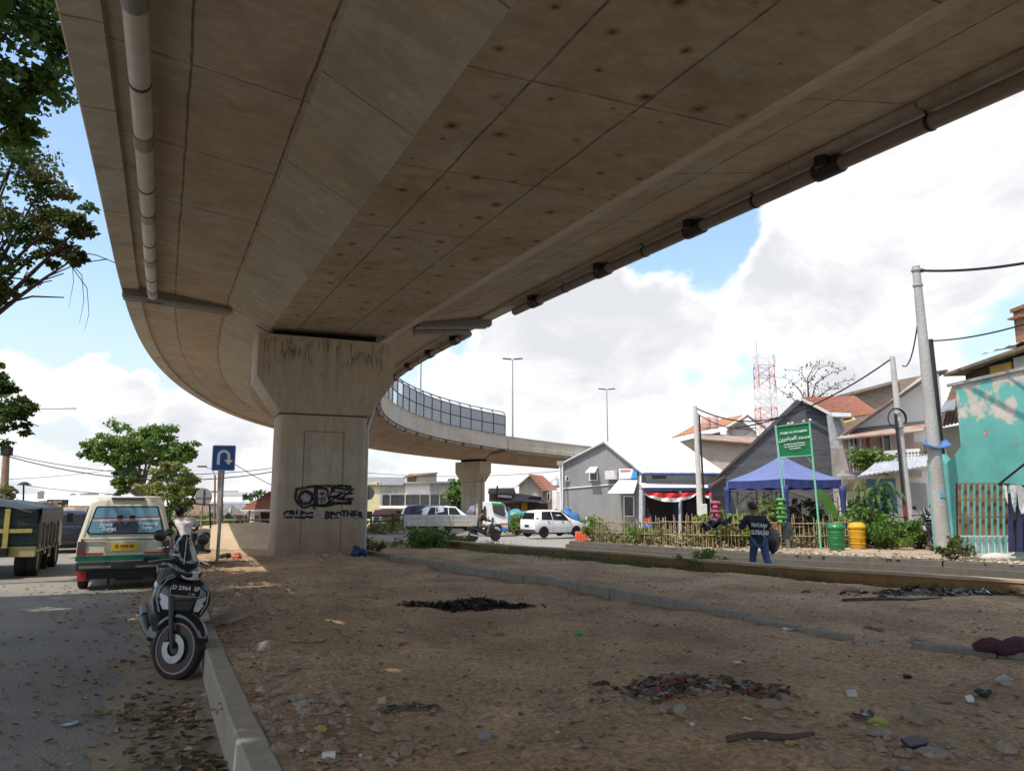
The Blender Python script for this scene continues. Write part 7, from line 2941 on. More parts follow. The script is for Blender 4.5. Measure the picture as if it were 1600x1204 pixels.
# ================================================================== blue canopy tent
tn = thing('canopy_tent', 'blue canopy tent with drooping corner skirts over the garden stall', 'tent', (9.7, 27.9, zg(27.9) + .30))
O_ = Vector(tn.location)
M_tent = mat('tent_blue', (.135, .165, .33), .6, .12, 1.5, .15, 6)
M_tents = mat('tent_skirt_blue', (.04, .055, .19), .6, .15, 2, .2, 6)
cor = [Vector((9.1, 25.9, 0)), Vector((11.45, 26.9, 0)), Vector((10.45, 29.9, 0)), Vector((8.02, 28.9, 0))]
ze, zpk = 2.47, 3.36
pk = Vector((9.75, 27.9, zpk))
q = MB()
for i in range(4):
    a, b = cor[i] + Vector((0, 0, ze)), cor[(i + 1) % 4] + Vector((0, 0, ze))
    rows = []
    for k in range(9):
        u = k / 8
        row = []
        for j in range(9):
            v = j / 8
            p_ = a.lerp(b, v).lerp(pk, u)
            p_.z -= .13 * math.sin(math.pi * u) * (1 - .4 * abs(2 * v - 1)) + .03 * math.sin(math.pi * v) * (1 - u)
            row.append(p_ - O_)
        rows.append(row)
    q.rings(rows, 0, False)
q.build('roof_canopy', M_tent, tn, smooth='full')
q = MB()
for i in range(4):
    a, b = cor[i] + Vector((0, 0, ze)), cor[(i + 1) % 4] + Vector((0, 0, ze))
    n = (b - a).normalized().cross(Vector((0, 0, 1)))
    rows = []
    for j in range(33):
        v = j / 32
        p_ = a.lerp(b, v) + Vector((0, 0, -.03 * math.sin(math.pi * v)))
        w_ = .022 * math.sin(j * 1.15)
        rows.append([p_ - O_, p_ + n * w_ * .5 + Vector((0, 0, -.14)) - O_, p_ + n * w_ + Vector((0, 0, -.29 + .02 * math.sin(j * .6))) - O_])
    q.rings(rows, 0, False)
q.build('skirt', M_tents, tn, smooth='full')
for i in range(4):
    q = MB()
    c = cor[i] - O_
    q.tube([c + Vector((0, 0, .3)), c + Vector((0, 0, ze))], .022, 6)
    q.tube([c + Vector((0, 0, 0)), c + Vector((0, 0, .4))], .028, 6)
    q.build('leg', M_steelgrey, tn)
    q = MB()
    rows = []
    for k in range(9):
        u = k / 8
        w_ = .26 - .10 * math.sin(u * 2.6)
        rows.append([c + Vector((math.cos(a) * w_ * .55, math.sin(a) * w_ * .55, ze - .22 - u * (1.5 if i != 3 else 1.35))) for a in [2 * math.pi * j / 8 for j in range(8)]])
    q.rings(rows, 0)
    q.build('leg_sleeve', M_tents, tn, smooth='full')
for i in range(3):
    q = MB()
    a, b = cor[i] - O_ + Vector((0, 0, ze - .35)), cor[(i + 1) % 4] - O_ + Vector((0, 0, ze - .35))
    q.tube([a, a.lerp(b, .5) + Vector((0, 0, -.32)), b], .016, 5)
    q.build('truss', M_bambr, tn)

# ================================================================== prayer house sign
bL, bR_ = gnd(1233, 857, .3), gnd(1283, 857, .3)
sg = thing('name_board', 'green board with white Latin and Arabic lettering on two thin green legs', 'sign', (bL + bR_) / 2)
O_ = Vector(sg.location)
M_sgreen = mat('board_green', (.018, .165, .062), .5, .15, 4)
M_sleg = mat('pale_green_paint', (.20, .50, .36), .5, .15, 5)
Ys = O_.y
tl_, tr2, br_, bl_ = at(1212.5, 666.5, Ys), at(1264, 660, Ys), at(1268, 711, Ys), at(1217.5, 714.5, Ys)
q = MB()
q.slab([bl_ - O_, br_ - O_, tr2 - O_, tl_ - O_], .03)
bd_ = q.build('board', M_sgreen, sg)
ctr = (tl_ + tr2 + br_ + bl_) / 4 - O_
ang = math.atan2((tr2 - tl_).z, (tr2 - tl_).x)
q = MB()
q.tube([bl_ - O_ + Vector((0, -.02, 0)), br_ - O_ + Vector((0, -.02, 0)), tr2 - O_ + Vector((0, -.02, 0)), tl_ - O_ + Vector((0, -.02, 0)), bl_ - O_ + Vector((0, -.02, 0))], .018, 5)
q.build('board_frame', M_sleg, sg)
for a, b in ((bL, at(1211.5, 664, Ys)), (bR_, at(1264.5, 659, Ys))):
    q = MB()
    q.tube([a - O_ - Vector((0, 0, .1)), a.lerp(b, .5) - O_, b - O_], .032, 8)
    q.build('leg', M_sleg, sg, smooth=True)
for a, b in (((1259, 711), (1272, 727)), ((1226, 716), (1222, 729))):
    q = MB()
    q.tube([at(a[0], a[1], Ys) - O_, at(b[0], b[1], Ys) - O_], .014, 5)
    q.build('brace', M_sleg, sg)
def on_board(u, v):
    a = tl_.lerp(tr2, u)
    b = bl_.lerp(br_, u)
    return a.lerp(b, v) - O_ + Vector((0, -.034, 0))
for s_, u, v, sz in (('MASJID AL-MUHAJIRIN', .5, .235, .088), ('JL. PUSPALITA SUKUN KAMPUS 10', .5, .60, .046), ('KEL. ANTAPANI KEC. ANTAPANI', .5, .675, .046), ('KOTA BANDUNG', .5, .75, .046)):
    text(s_, sz, M_signwhite, bd_, on_board(u, v), (R(90), -ang, 0), 'lettering', bold=.002)
# Arabic in presentation forms, already in visual order
ar = ''.join(reversed('\uFEE3\uFEB4\uFEA0\uFEAA \uFE8D\uFEDF\uFEE4\uFEEC\uFE8E\uFE9F\uFEAE\uFEF3\uFEE6'))
text(ar, .165, M_signwhite, bd_, on_board(.5, .42), (R(90), -ang, 0), 'arabic_lettering', bold=.003, squash=.92)
for px, py in ((1232, 662), (1256, 658), (1266, 656), (1238, 661)):
    q = MB()
    q.blob(at(px, py, Ys) - O_, (.05, .04, .05), 6, rough=.2, seed=px)
    q.build('finial', mat('finial_cream', (.5, .5, .36), .6), sg, smooth='full')
t = thing('plastic_bag', 'grey plastic bag tied to the left leg of the green board', 'bag', at(1229, 823, Ys - .1))
q = MB()
q.blob((0, 0, -.12), (.17, .14, .24), 9, rough=.2, seed=12)
q.blob((.02, 0, .14), (.05, .05, .08), 6, rough=.2, seed=13)
q.build('bag_skin', mat('grey_bag', (.10, .10, .11), .3, .4, 6, .5, 12), t, smooth='full')

# ================================================================== bins
def bin_(label, px, py, m, m2):
    b = gnd(px, py, .30)
    t = thing('litter_bin', label, 'bin', b, 0, 'litter bins by the garden')
    q = MB()
    q.lathe([(.001, 0), (.20, 0), (.225, .06), (.25, .58), (.255, .66), (.24, .665)], 24)
    q.build('bin_body', m, t, smooth=True)
    q = MB()
    q.lathe([(.272, .64), (.28, .68), (.265, .715), (.21, .79), (.12, .825), (.001, .83)], 24)
    q.build('lid', m2, t, smooth=True)
    q = MB()
    for k in range(3):
        q.lathe([(.236 + .006 * k, .16 + .18 * k), (.246 + .006 * k, .17 + .18 * k), (.238 + .006 * k, .19 + .18 * k)], 24)
    q.build('bin_ring', m2, t, smooth=True)
    return t
M_bgreen = mat('bin_green', (.018, .16, .045), .4, .12, 4, spec=.5)
M_byellow = mat('bin_yellow', (.62, .30, .012), .4, .12, 4, spec=.5)
t = bin_('green plastic litter bin with domed lid beside the yellow one', 1308, 859, M_bgreen, M_bgreen)
text('1', .13, mat('bin_dark_green', (.01, .06, .02), .5), t, (0, -.262, .36), (R(90), 0, 0))
bin_('yellow plastic litter bin with domed lid right of the green one', 1341, 857, M_byellow, mat('bin_yellow_lid', (.58, .33, .02), .4))
t = thing('cardboard_sheet', 'torn cardboard standing behind the litter bins', 'cardboard', gnd(1325, 852, .3))
q = MB()
q.box((0, .1, .15), (1.6, .03, .32), rx=-.25)
q.build('cardboard', mat('cardboard', (.36, .25, .16), .9, .25, 4), t)

# ================================================================== bamboo fence and garden
fn = thing('bamboo_fence', 'low bamboo stake fence with plants growing through it along the garden', 'fence', Vector((px_x(1100, 25.2), 25.2, zg(25) + .3)))
O_ = Vector(fn.location)
rr = random.Random(9)
fl = [Vector((px_x(a, b), b, zg(b) + .3)) for a, b in ((930, 30.4), (960, 29.2), (1030, 27.2), (1100, 25.2), (1230, 25.1), (1300, 25.4), (1350, 25.6), (1445, 26.2))]
q = MB()
rl = MB()
for i, (a, b) in enumerate(zip(fl, fl[1:])):
    n = int((b - a).length / .12)
    for k in range(n):
        p_ = a.lerp(b, (k + rr.uniform(-.2, .2)) / n)
        hgt = rr.uniform(.78, 1.12)
        q.tube([p_ - O_ - Vector((0, 0, .1)), p_ - O_ + Vector((rr.gauss(0, .035), rr.gauss(0, .02), hgt))], rr.uniform(.009, .016), 5)
    for hh in (.40, .80):
        rl.tube([a - O_ + Vector((0, -.03, hh + rr.uniform(-.03, .03))), b - O_ + Vector((0, -.03, hh + rr.uniform(-.03, .03)))], .018, 5)
q.build('stakes', mat('dry_bamboo', (.42, .32, .19), .7, .4, 4), fn)
rl.build('rail', M_bamb, fn)

M_dryleaf = leafmat('dry_leaf', (.30, .22, .12), (.15, .11, .06), .2)
M_leaf_corn = leafmat('corn_leaf', (.12, .20, .045), (.05, .10, .02), .35)
M_leaf_lime = leafmat('lime_leaf', (.22, .30, .06), (.10, .17, .03), .4)
# tangle of weeds along and behind the fence
w = MB()
for i, (a, b) in enumerate(zip(fl, fl[1:])):
    n = int((b - a).length / .085)
    for k in range(n):
        p_ = a.lerp(b, (k + rr.random()) / n) + Vector((rr.uniform(-.1, .1), rr.uniform(-.12, .9), 0))
        hg = rr.uniform(.2, .75)
        for s_ in range(3):
            leaf_quads(w, p_ + Vector((rr.gauss(0, .1), 0, hg * (s_ + .6) / 3)), .15, 12, .12, rr, 1.2, rr.choice((0, 0, 0, 1, 1, 2)))
tag(w.build('garden_weeds', [M_dryleaf, M_leaf_olive, M_leaf_green]), 'tangled weeds, half dry and half green, growing along the bamboo fence', 'weeds', None, 'stuff')


def base(px, Y, off):
    return Vector((px_x(px, Y), Y, zg(Y) + off))


def bush(label, px, py, off, hgt, wid, m, seed, size=.10, n=26, dens=60, cat='shrub', name='garden_shrub', group='garden plants', Y=None):
    b = gnd(px, py, off) if Y is None else Vector((px_x(px, Y), Y, zg(Y) + off))
    rr = random.Random(seed)
    t = thing(name, label, cat, b, 0, group)
    s = MB()
    l = MB()
    for k in range(n):
        e = Vector((rr.gauss(0, wid * .5), rr.gauss(0, wid * .4), hgt * rr.uniform(.35, 1.05)))
        s.tube([Vector((e.x * .1, e.y * .1, 0)), e * .6 + Vector((0, 0, .06)), e], [.02, .012, .006], 4)
        leaf_quads(l, e, .24 * max(.5, wid), dens, size, rr, .8)
        leaf_quads(l, e * .65, .22 * max(.5, wid), dens // 2, size, rr, .8)
    s.build('stem', M_bark, t)
    l.build('foliage', m, t)
    return t


bush('yellowish green cassava bush between pink planter and tent leg', 1150, 838, .3, 1.15, .8, M_leaf_lime, 51, .17, 26, 40, Y=25.6)
bush('lime green bush left of the pink planter by the white pole', 1108, 838, .3, 1.15, .45, M_leaf_lime, 52, .16, 16, 34, Y=26.2)
bush('bright low bush inside the fence below the grey house window', 1000, 838, .3, .55, .6, M_leaf_lime, 53, .14, 18, 30, Y=29.2)
bush('small yellow green bush in front of the porch', 1030, 836, .3, .5, .5, M_leaf_corn, 54, .13, 14, 30, Y=28.4)
bush('lime bush under the tent right of the walking person', 1205, 836, .3, 1.5, .6, M_leaf_lime, 55, .16, 16, 34, Y=26.8)
bush('leafy green bush under the tent by the green planter', 1255, 836, .3, 1.5, .7, M_leaf_corn, 56, .16, 18, 34, Y=27.5)
bush('dark green bush right of the yellow litter bin', 1378, 850, .3, .7, .8, M_leaf_green, 57, .10, 24, 60, Y=24.6)
bush('wide dark green bush before the roller shutter', 1432, 850, .3, .85, .8, M_leaf_green, 58, .10, 24, 60, Y=24.4)
bush('green bush between the litter bins and the corn', 1345, 842, .3, 1.2, .8, M_leaf_green, 59, .15, 20, 36, Y=25.6)
bush('small weed clump at the foot of the concrete pole', 1488, 874, .3, .45, .5, M_leaf_olive, 60, .10, 16, 30)
bush('low green bush beside the orange traffic barrier', 926, 832, .3, .9, .6, M_leaf_lime, 61, .14, 14, 30, Y=31.5)
bush('tall yellowish weeds between the truck cab and the hatchback', 806, 836, 0, 1.2, 1.3, M_leaf_lime, 62, .16, 34, 34)
bush('weed bush by the tin shacks with broad yellow leaves', 850, 812, 0, 1.6, 1.3, M_leaf_lime, 63, .3, 20, 30, Y=62)
bush('green bush against the far shophouse wall', 716, 805, 0, 4.6, 1.5, M_leaf_green, 64, .5, 22, 40, Y=92)
bush('thick green weed bush at the end of the junction road', 672, 860, .15, .62, 1.0, M_leaf_green, 65, .12, 40, 46)
bush('small pale weed right of the blue bag by the near pier', 583, 868, .22, .45, .3, M_leaf_olive, 66, .08, 10, 26)
bush('round green weed growing against the drain wall', 1096, 889, .22, .34, .33, M_leaf_green, 67, .075, 18, 34)
bush('low spreading green weed beyond the kerb blocks', 715, 850, .2, .35, .7, M_leaf_olive, 68, .09, 20, 30)
bush('grey green shrubs growing along the market stall rail', 600, 826, 0, .7, 2.2, M_leaf_yel, 69, .2, 18, 26, Y=57)
bush('grey green shrubs in front of the shophouse row', 640, 816, 0, 1.3, 2.2, M_leaf_yel, 70, .28, 18, 30, Y=68)
bush('green shrub behind the rail fence by the blue sign', 350, 828, 0, 1.0, .9, M_leaf_green, 71, .14, 22, 36, Y=37)
bush('yellow green shrub behind the open minibus door', 306, 836, 0, 1.3, 1.2, M_leaf_lime, 72, .16, 26, 36, Y=38)

# corn and banana plants
def blade_plant(label, px, py, hgt, n, m, seed, ln, wd, name, cat, tip=.45):
    b = base(px, py, .3)
    rr = random.Random(seed)
    t = thing(name, label, cat, b, 0, 'garden plants')
    s = MB()
    l = MB()
    for st in range(n):
        o_ = Vector((rr.gauss(0, .35), rr.gauss(0, .3), 0))
        H = hgt * rr.uniform(.75, 1.05)
        s.tube([o_, o_ + Vector((rr.gauss(0, .05), 0, H))], [.022, .012], 5)
        for k in range(7):
            z = H * (.25 + .75 * k / 7)
            a = rr.uniform(0, 6.28)
            d = Vector((math.cos(a), math.sin(a), 0))
            sd = Vector((-d.y, d.x, 0))
            L_2 = ln * rr.uniform(.7, 1.1)
            rows = []
            for i in range(7):
                u = i / 6
                c = o_ + Vector((0, 0, z)) + d * L_2 * u * (1 - .25 * u) + Vector((0, 0, L_2 * (.55 * u - tip * 1.9 * u * u)))
                w_ = wd * math.sin(math.pi * min(1, (u * .9 + .08))) ** .7
                rows.append([c - sd * w_ + Vector((0, 0, w_ * .4)), c, c + sd * w_ + Vector((0, 0, w_ * .4))])
            l.rings(rows, 0, False)
    s.build('stem', M_leaf_olive, t)
    l.build('foliage', m, t, smooth='full')
    return t


blade_plant('tall corn stand with drooping leaves before the pink house', 1372, 26.5, 2.5, 14, M_leaf_corn, 81, .85, .075, 'corn_plant', 'plant')
blade_plant('corn stand left of the tall one, behind the yellow bin', 1338, 27, 1.7, 9, M_leaf_corn, 82, .8, .075, 'corn_plant', 'plant')
blade_plant('thin corn stalks under the tent behind the fence', 1192, 27.5, 1.9, 5, M_leaf_corn, 83, .6, .04, 'corn_plant', 'plant')
blade_plant('young corn by the porch of the grey house', 985, 28, .9, 5, M_leaf_lime, 84, .5, .035, 'corn_plant', 'plant')
bb_ = base(1312, 26, .3)
t = thing('banana_plant', 'banana plant with one big upright bright green leaf by the tent', 'plant', bb_, 0, 'garden plants')
l = MB()
s = MB()
s.tube([(0, 0, 0), (.02, 0, .9)], [.09, .05], 8)
s.build('stem', M_leaf_corn, t)
for az, el, L_2, wd in ((R(150), 1.05, 1.35, .24), (R(200), .3, 1.2, .2), (R(10), .55, 1.2, .2), (R(300), .35, 1.1, .18), (R(80), .7, 1.0, .18)):
    d = Vector((math.cos(az), math.sin(az), 0))
    sd = Vector((-d.y, d.x, 0)) if el < .8 else Vector((.35, .3, .75)).normalized()
    rows = []
    for i in range(11):
        u = i / 10
        c = Vector((0, 0, .75)) + (d * math.cos(el) + Vector((0, 0, math.sin(el)))) * L_2 * u - Vector((0, 0, .45 * u * u * (1 if el < .8 else .15)))
        w_ = wd * (math.sin(math.pi * min(1, u * .93 + .06)) ** .55) * (0 if u < .12 else 1) + .012
        rows.append([c - sd * w_ + Vector((0, 0, w_ * .25)), c, c + sd * w_ + Vector((0, 0, w_ * .25))])
    l.rings(rows, 0, False)
l.build('foliage', leafmat('banana_leaf', (.10, .22, .035), (.05, .13, .02), .4), t, smooth='full')

# grass at the foot of the drain wall
M_grass = leafmat('dry_grass', (.17, .16, .06), (.07, .085, .025), .3)
g = MB()
rr = random.Random(77)
def blade(mb, p, h, rr, mi=0):
    a = rr.uniform(0, 6.28)
    d = Vector((math.cos(a), math.sin(a), 0))
    sd = Vector((-d.y, d.x, 0)) * (.004 + h * .02)
    t_ = p + d * h * rr.uniform(.2, .8) + Vector((0, 0, h))
    m_ = p + d * h * .15 + Vector((0, 0, h * .6))
    mb.f.append([len(mb.v) + k for k in range(5)])
    mb.mi.append(mi)
    mb.v += [p - sd, p + sd, m_ + sd * .7, t_, m_ - sd * .7]
for k in range(15000):
    y = rr.uniform(10.2, 26)
    wx = lerp_line(WALL, y)
    pt = fbm(y * .8, 1.3) + .25
    if rr.random() > .35 + pt:
        continue
    x = wx - .02 - abs(rr.gauss(0, .32 + .2 * max(0, pt)))
    blade(g, Vector((x, y, med_z(x, y) - .01)), rr.uniform(.05, .22), rr, 0 if rr.random() < .75 else 1)
for k in range(1500):
    x, y = rr.gauss(-3.4, 1.4), rr.gauss(29.5, 1.6)
    blade(g, Vector((x, y, zg(y) + .2)), rr.uniform(.05, .25), rr, 1)
tag(g.build('grass', [M_grass, M_leaf_olive]), 'sparse green and straw coloured grass at the foot of the drain wall', 'grass', None, 'stuff')

# garden furniture
def planter(label, px, py, Y, m, n):
    t = thing('bottle_planter', label, 'planter', (px_x(px, Y), Y, px_z(py, Y)), 0, 'stacked bottle planters')
    r = .17
    for k in range(n):
        q = MB()
        z = k * .27
        q.lathe([(r * .75, z), (r, z + .06), (r * .8, z + .13), (r * 1.05, z + .2), (r * .7, z + .265)], 8)
        q.build('tier', m, t, smooth=True)
    q = MB()
    q.tube([(0, 0, -.35), (0, 0, n * .27 + .1)], .02, 5)
    for k in range(n):
        for a in range(4):
            q.blob((r * .98 * math.cos(a * 1.57 + k), r * .98 * math.sin(a * 1.57 + k), k * .27 + .12), (.045, .045, .045), 5, rough=.02)
    q.build('stake', M_dark, t)
planter('pink stacked bottle planter on a stake inside the fence', 1118, 822, 24.9, mat('planter_pink', (.34, .06, .10), .5, .2, 5), 3)
planter('green stacked bottle planter by the tent leg', 1220, 818, 24.5, mat('planter_green', (.08, .24, .05), .5, .2, 5), 3)
t = thing('table', 'red painted table under the tent behind the walking person', 'table', (px_x(1198, 26.2), 26.2, zg(26) + .3))
q = MB()
q.box((0, 0, .78), (1.0, .6, .05))
q.box((0, -.27, .60), (.95, .03, .32))
q.build('table_top', mat('table_red', (.36, .10, .075), .6, .2, 4), t, bevel=.01)
for sx, sy in ((-1, -1), (1, -1), (1, 1), (-1, 1)):
    q = MB()
    q.box((sx * .45, sy * .25, .38), (.05, .05, .76))
    q.build('leg', M_woodd, t)
for px in (1152, 1182, 1213):
    bk = bL.y + 5
    q = MB()
    a_, b_2 = at(px, 822, 29), at(px, 767, 29)
    t = thing('bamboo_post', 'pale bamboo post %s behind the tent front' % {1152: 'left of three', 1182: 'middle of three', 1213: 'right of three'}[px], 'post', a_, 0, 'bamboo posts')
    q.tube([(0, 0, 0), b_2 - a_], .035, 6)
    q.build('cane', M_bamb, t)
    q = MB()
    q.tube([(b_2 - a_) * .62, (b_2 - a_) * .97 + Vector((.55 if px < 1200 else -.5, 0, 0))], .02, 5)
    q.build('brace', M_bamb, t)
t = thing('timber_plank', 'old grey planks lying on the sand by the yellow bin', 'plank', gnd(1405, 850, .32))
q = MB()
for k in range(3):
    q.box((rr.uniform(-.2, .2), k * .16, .04 + .02 * k), (1.3 - .2 * k, .10, .035), .1 * k - .1)
q.build('board', M_wood, t, bevel=.004)
sc3 = copy_tree(sc1)
sc3.location = base(1456, 23.5, .3)
sc3.rotation_euler = (0, R(5), R(150))
sc3['label'] = 'dark scooter parked behind the concrete pole on the garden side'
sc3['group'] = 'scooters'

# someone seated in the shade of the tent
M_black_c = mat('black_cloth', (.016, .016, .019), .85, .3, 8)
M_hood = mat('brown_hood', (.06, .04, .035), .85, .3, 8)
J = dict(hip=(0, 0, .50), chest=(0, .03, .86), neck=(0, .06, 1.0), head0=(0, .08, 1.05), head1=(0, .11, 1.13), head2=(0, .11, 1.20), head3=(0, .10, 1.25),
         shL=(-.18, .03, .94), elL=(-.24, .15, .72), wrL=(-.18, .38, .72), haL=(-.16, .44, .72), shR=(.18, .03, .94), elR=(.24, .15, .72), wrR=(.18, .38, .72), haR=(.16, .44, .72),
         thL=(-.1, .06, .48), knL=(-.13, .42, .50), anL=(-.13, .44, .1), toL=(-.13, .57, .05), thR=(.1, .06, .48), knR=(.13, .42, .5), anR=(.13, .44, .1), toR=(.13, .57, .05))
person('person in dark clothes sitting in the shade of the blue tent', (px_x(1238, 26.4), 26.4, zg(26) + .62), R(-75), J, dict(top=M_black_c, legs=M_black_c, sleeve=1.8))
t = thing('bench', 'plain wooden bench under the seated person in the tent', 'bench', (px_x(1238, 26.4), 26.4, zg(26) + .3))
q = MB()
q.box((-.05, 0, .66), (.7, .45, .05))
q.build('seat', M_wood, t)
for sx in (-.35, .25):
    q = MB()
    q.box((sx, 0, .32), (.06, .4, .62))
    q.build('leg', M_wood, t)

# ================================================================== person walking in the lane with black sheets
M_tee = mat('navy_black_tee', (.014, .017, .028), .85, .2, 9)
M_jean = mat('blue_jeans', (.045, .085, .19), .85, .35, 4, .2, 30)
PY = 16.7
J = stand(hip=(-.02, .0, .90), chest=(-.06, .03, 1.26), neck=(-.07, .05, 1.41), head0=(-.07, .06, 1.46), head1=(-.09, .09, 1.545), head2=(-.10, .095, 1.615), head3=(-.10, .085, 1.67),
          shL=(-.25, .04, 1.33), elL=(-.42, .06, 1.05), wrL=(-.60, .16, 1.16), haL=(-.66, .19, 1.20), shR=(.13, .03, 1.33), elR=(.24, -.06, 1.08), wrR=(.25, .08, 1.17), haR=(.25, .14, 1.20),
          thL=(-.10, .02, .84), knL=(-.10, .20, .49), anL=(-.10, .26, .09), toL=(-.14, .39, .04), thR=(.08, 0, .84), knR=(.13, -.02, .46), anR=(.21, -.26, .14), toR=(.22, -.14, .05), face=(-.35, .94, 0))
pr_ = person('person in navy lettered t-shirt and jeans walking with black plastic sheets', (px_x(1184, PY), PY, -.002), 0, J, dict(top=M_tee, legs=M_jean, sleeve=.85))
M_tl = mat('tee_lettering', (.55, .56, .58), .8)
sh = [o for o in SC.objects if o.parent == pr_ and o.name.startswith('shirt')][0]
text('TRATURAN', .105, M_tl, sh, (-.045, -.158, 1.19), (R(97), R(3), 0), 'shirt_lettering', bold=.003, squash=.62)
text('GLOBALIND', .125, M_tl, sh, (-.035, -.160, 1.04), (R(92), R(3), 0), 'shirt_lettering', bold=.004, squash=.55)
M_bagb = mat('black_plastic_sheet', (.014, .014, .015), .22, .3, 5, .6, 9, spec=.7)
t = thing('plastic_sheet', 'crumpled black plastic sheet held out in the walking person\'s left hand', 'plastic sheet', (px_x(1187, PY) - .70, PY + .18, 1.22))
rows = []
rr = random.Random(4)
for i in range(12):
    u = i / 11
    row = []
    for k in range(7):
        v = k / 6
        row.append((.12 - .62 * u + .02 * math.sin(k * 2), .12 * math.sin(i * 1.1 + k * .8), .05 + .13 * (v - .5) * (1 - .3 * abs(u - .5)) - .12 * u * u + .05 * math.sin(i * 1.7 + k * 1.3)))
    rows.append(row)
q = MB()
q.rings(rows, 0, False)
o = q.build('sheet_folds', M_bagb, t, smooth='full')
o.modifiers.new('thick', 'SOLIDIFY').thickness = .02
t = thing('rubbish_sack', 'big black rubbish sack hanging from the walking person\'s right hand', 'sack', (px_x(1187, PY) + .25, PY + .16, 1.16))
rows = []
for i in range(12):
    ph = i / 11
    z = .02 - ph * .56
    rad = .03 + .155 * math.sin(min(1, ph * 1.05) * math.pi * .92) ** .8
    rows.append([Vector((-.02 + ph * .10 + math.cos(a) * rad * 1.0, math.sin(a) * rad * .62, z + .06 * math.cos(a) * ph)) * (1) + Vector((.03 * fbm(math.cos(a) * 2, math.sin(a) * 2, ph * 3), 0, 0)) for a in [2 * math.pi * k / 16 for k in range(16)]])
q = MB()
q.rings(rows)
q.build('sack_skin', M_bagb, t, smooth='full')
# ================================================================== litter, stones and leaves
def gm(px, py):
    d = raydir(px, py)
    z = .25
    for _ in range(14):
        t = (z - CAM_H) / d.z
        x, y = d.x * t, d.y * t
        z = med_z(x, y) if lerp_line(KERB, y) + .1 < x < lerp_line(WALL, y) else zg(y)
    return Vector((x, y, z))


rr = random.Random(123)
M_stone = mat('field_stone', (.36, .26, .165), .95, .35, 7, .6, 24, col2=(.2, .16, .115))
M_chip = mat('broken_concrete', (.40, .325, .24), .95, .35, 9, .6, 30, col2=(.22, .20, .17))
M_bkleaf = mat('dead_leaf_brown', (.21, .135, .07), .8, .4, 9, col2=(.10, .065, .035))
M_bkleaf2 = mat('dead_leaf_pale', (.34, .27, .18), .8, .4, 9, col2=(.2, .15, .09))
M_bkleaf3 = mat('dead_leaf_olive', (.20, .18, .07), .8, .4, 9, col2=(.12, .10, .04))


def dead_leaf(mb, p, s, rr, mi):
    a = rr.uniform(0, 6.28)
    d = Vector((math.cos(a), math.sin(a), rr.uniform(-.1, .25)))
    n = Vector((-math.sin(a), math.cos(a), rr.uniform(-.3, .3)))
    w = s * rr.uniform(.25, .42)
    c = rr.uniform(.05, .3) * s
    p = p + Vector((0, 0, .006))
    rows = [[p - d * s * .5], [p - d * s * .15 + n * w + Vector((0, 0, c)), p - d * s * .1, p - d * s * .15 - n * w + Vector((0, 0, c * .7))],
            [p + d * s * .2 + n * w * .8 + Vector((0, 0, c)), p + d * s * .2, p + d * s * .2 - n * w * .8 + Vector((0, 0, c * .6))], [p + d * s * .55 + Vector((0, 0, c * .5))]]
    i = [[mb._p(q) for q in r] for r in rows]
    for f in ((i[0][0], i[1][1], i[1][0]), (i[0][0], i[1][2], i[1][1]), (i[1][0], i[1][1], i[2][1], i[2][0]), (i[1][1], i[1][2], i[2][2], i[2][1]), (i[2][0], i[2][1], i[3][0]), (i[2][1], i[2][2], i[3][0])):
        mb.idx(f, mi)


lv = MB()
for k in range(1000):
    y = 3.0 + rr.random() ** 1.5 * 13
    x = lerp_line(KERB, y) - abs(rr.gauss(0, 1.7)) - .04
    dead_leaf(lv, Vector((x, y, .003)), rr.uniform(.03, .085), rr, rr.choice((0, 0, 1, 1, 2)))
for k in range(520):       # drift against the kerb in the corner
    y = 4.6 + rr.gauss(0, .42)
    x = lerp_line(KERB, y) - abs(rr.gauss(0, .30)) - .02
    dead_leaf(lv, Vector((x, y, .004 + .05 * rr.random())), rr.uniform(.05, .11), rr, rr.choice((0, 0, 1, 2)))
for k in range(260):
    y = 6.3 + rr.gauss(0, .35)
    x = lerp_line(KERB, y) - abs(rr.gauss(0, .4)) - .02
    dead_leaf(lv, Vector((x, y, .004)), rr.uniform(.04, .09), rr, rr.choice((0, 0, 1, 2)))
for k in range(1900):
    y = 3.2 + rr.random() ** 1.4 * 14
    x = lerp_line(KERB, y) + .25 + abs(rr.gauss(0, 1.2)) + (rr.uniform(0, 11) if k % 4 else 0)
    if x < lerp_line(WALL, y) - .2:
        dead_leaf(lv, Vector((x, y, med_z(x, y))), rr.uniform(.02, .06), rr, rr.choice((0, 0, 0, 1)))
tag(lv.build('fallen_leaves', [M_bkleaf, M_bkleaf2, M_bkleaf3]), 'dry brown fallen leaves scattered over road and dirt', 'leaves', None, 'stuff')

# rubble, crumbs and clods all over the dirt, thickest behind the kerb
def pebble(mb, p, s, rr, mi):
    q = Matrix.Rotation(rr.uniform(0, 6.28), 3, 'Z')
    sc_ = Vector((s, s * rr.uniform(.5, .9), s * rr.uniform(.3, .6)))
    v = []
    for d in ((1, 0, 0), (.4, .9, .1), (-.7, .7, -.1), (-1, -.1, .1), (-.3, -.9, 0), (.6, -.8, .1), (.1, .1, 1.0), (.45, -.25, .8), (-.35, .3, .85)):
        e = Vector(d) * rr.uniform(.75, 1.2)
        v.append(mb._p(p + q @ Vector((e.x * sc_.x, e.y * sc_.y, e.z * sc_.z))))
    for f in ((0, 1, 7), (1, 6, 7), (1, 2, 8), (1, 8, 6), (2, 3, 8), (3, 4, 8), (4, 6, 8), (4, 7, 6), (4, 5, 7), (5, 0, 7)):
        mb.idx([v[k] for k in f], mi)


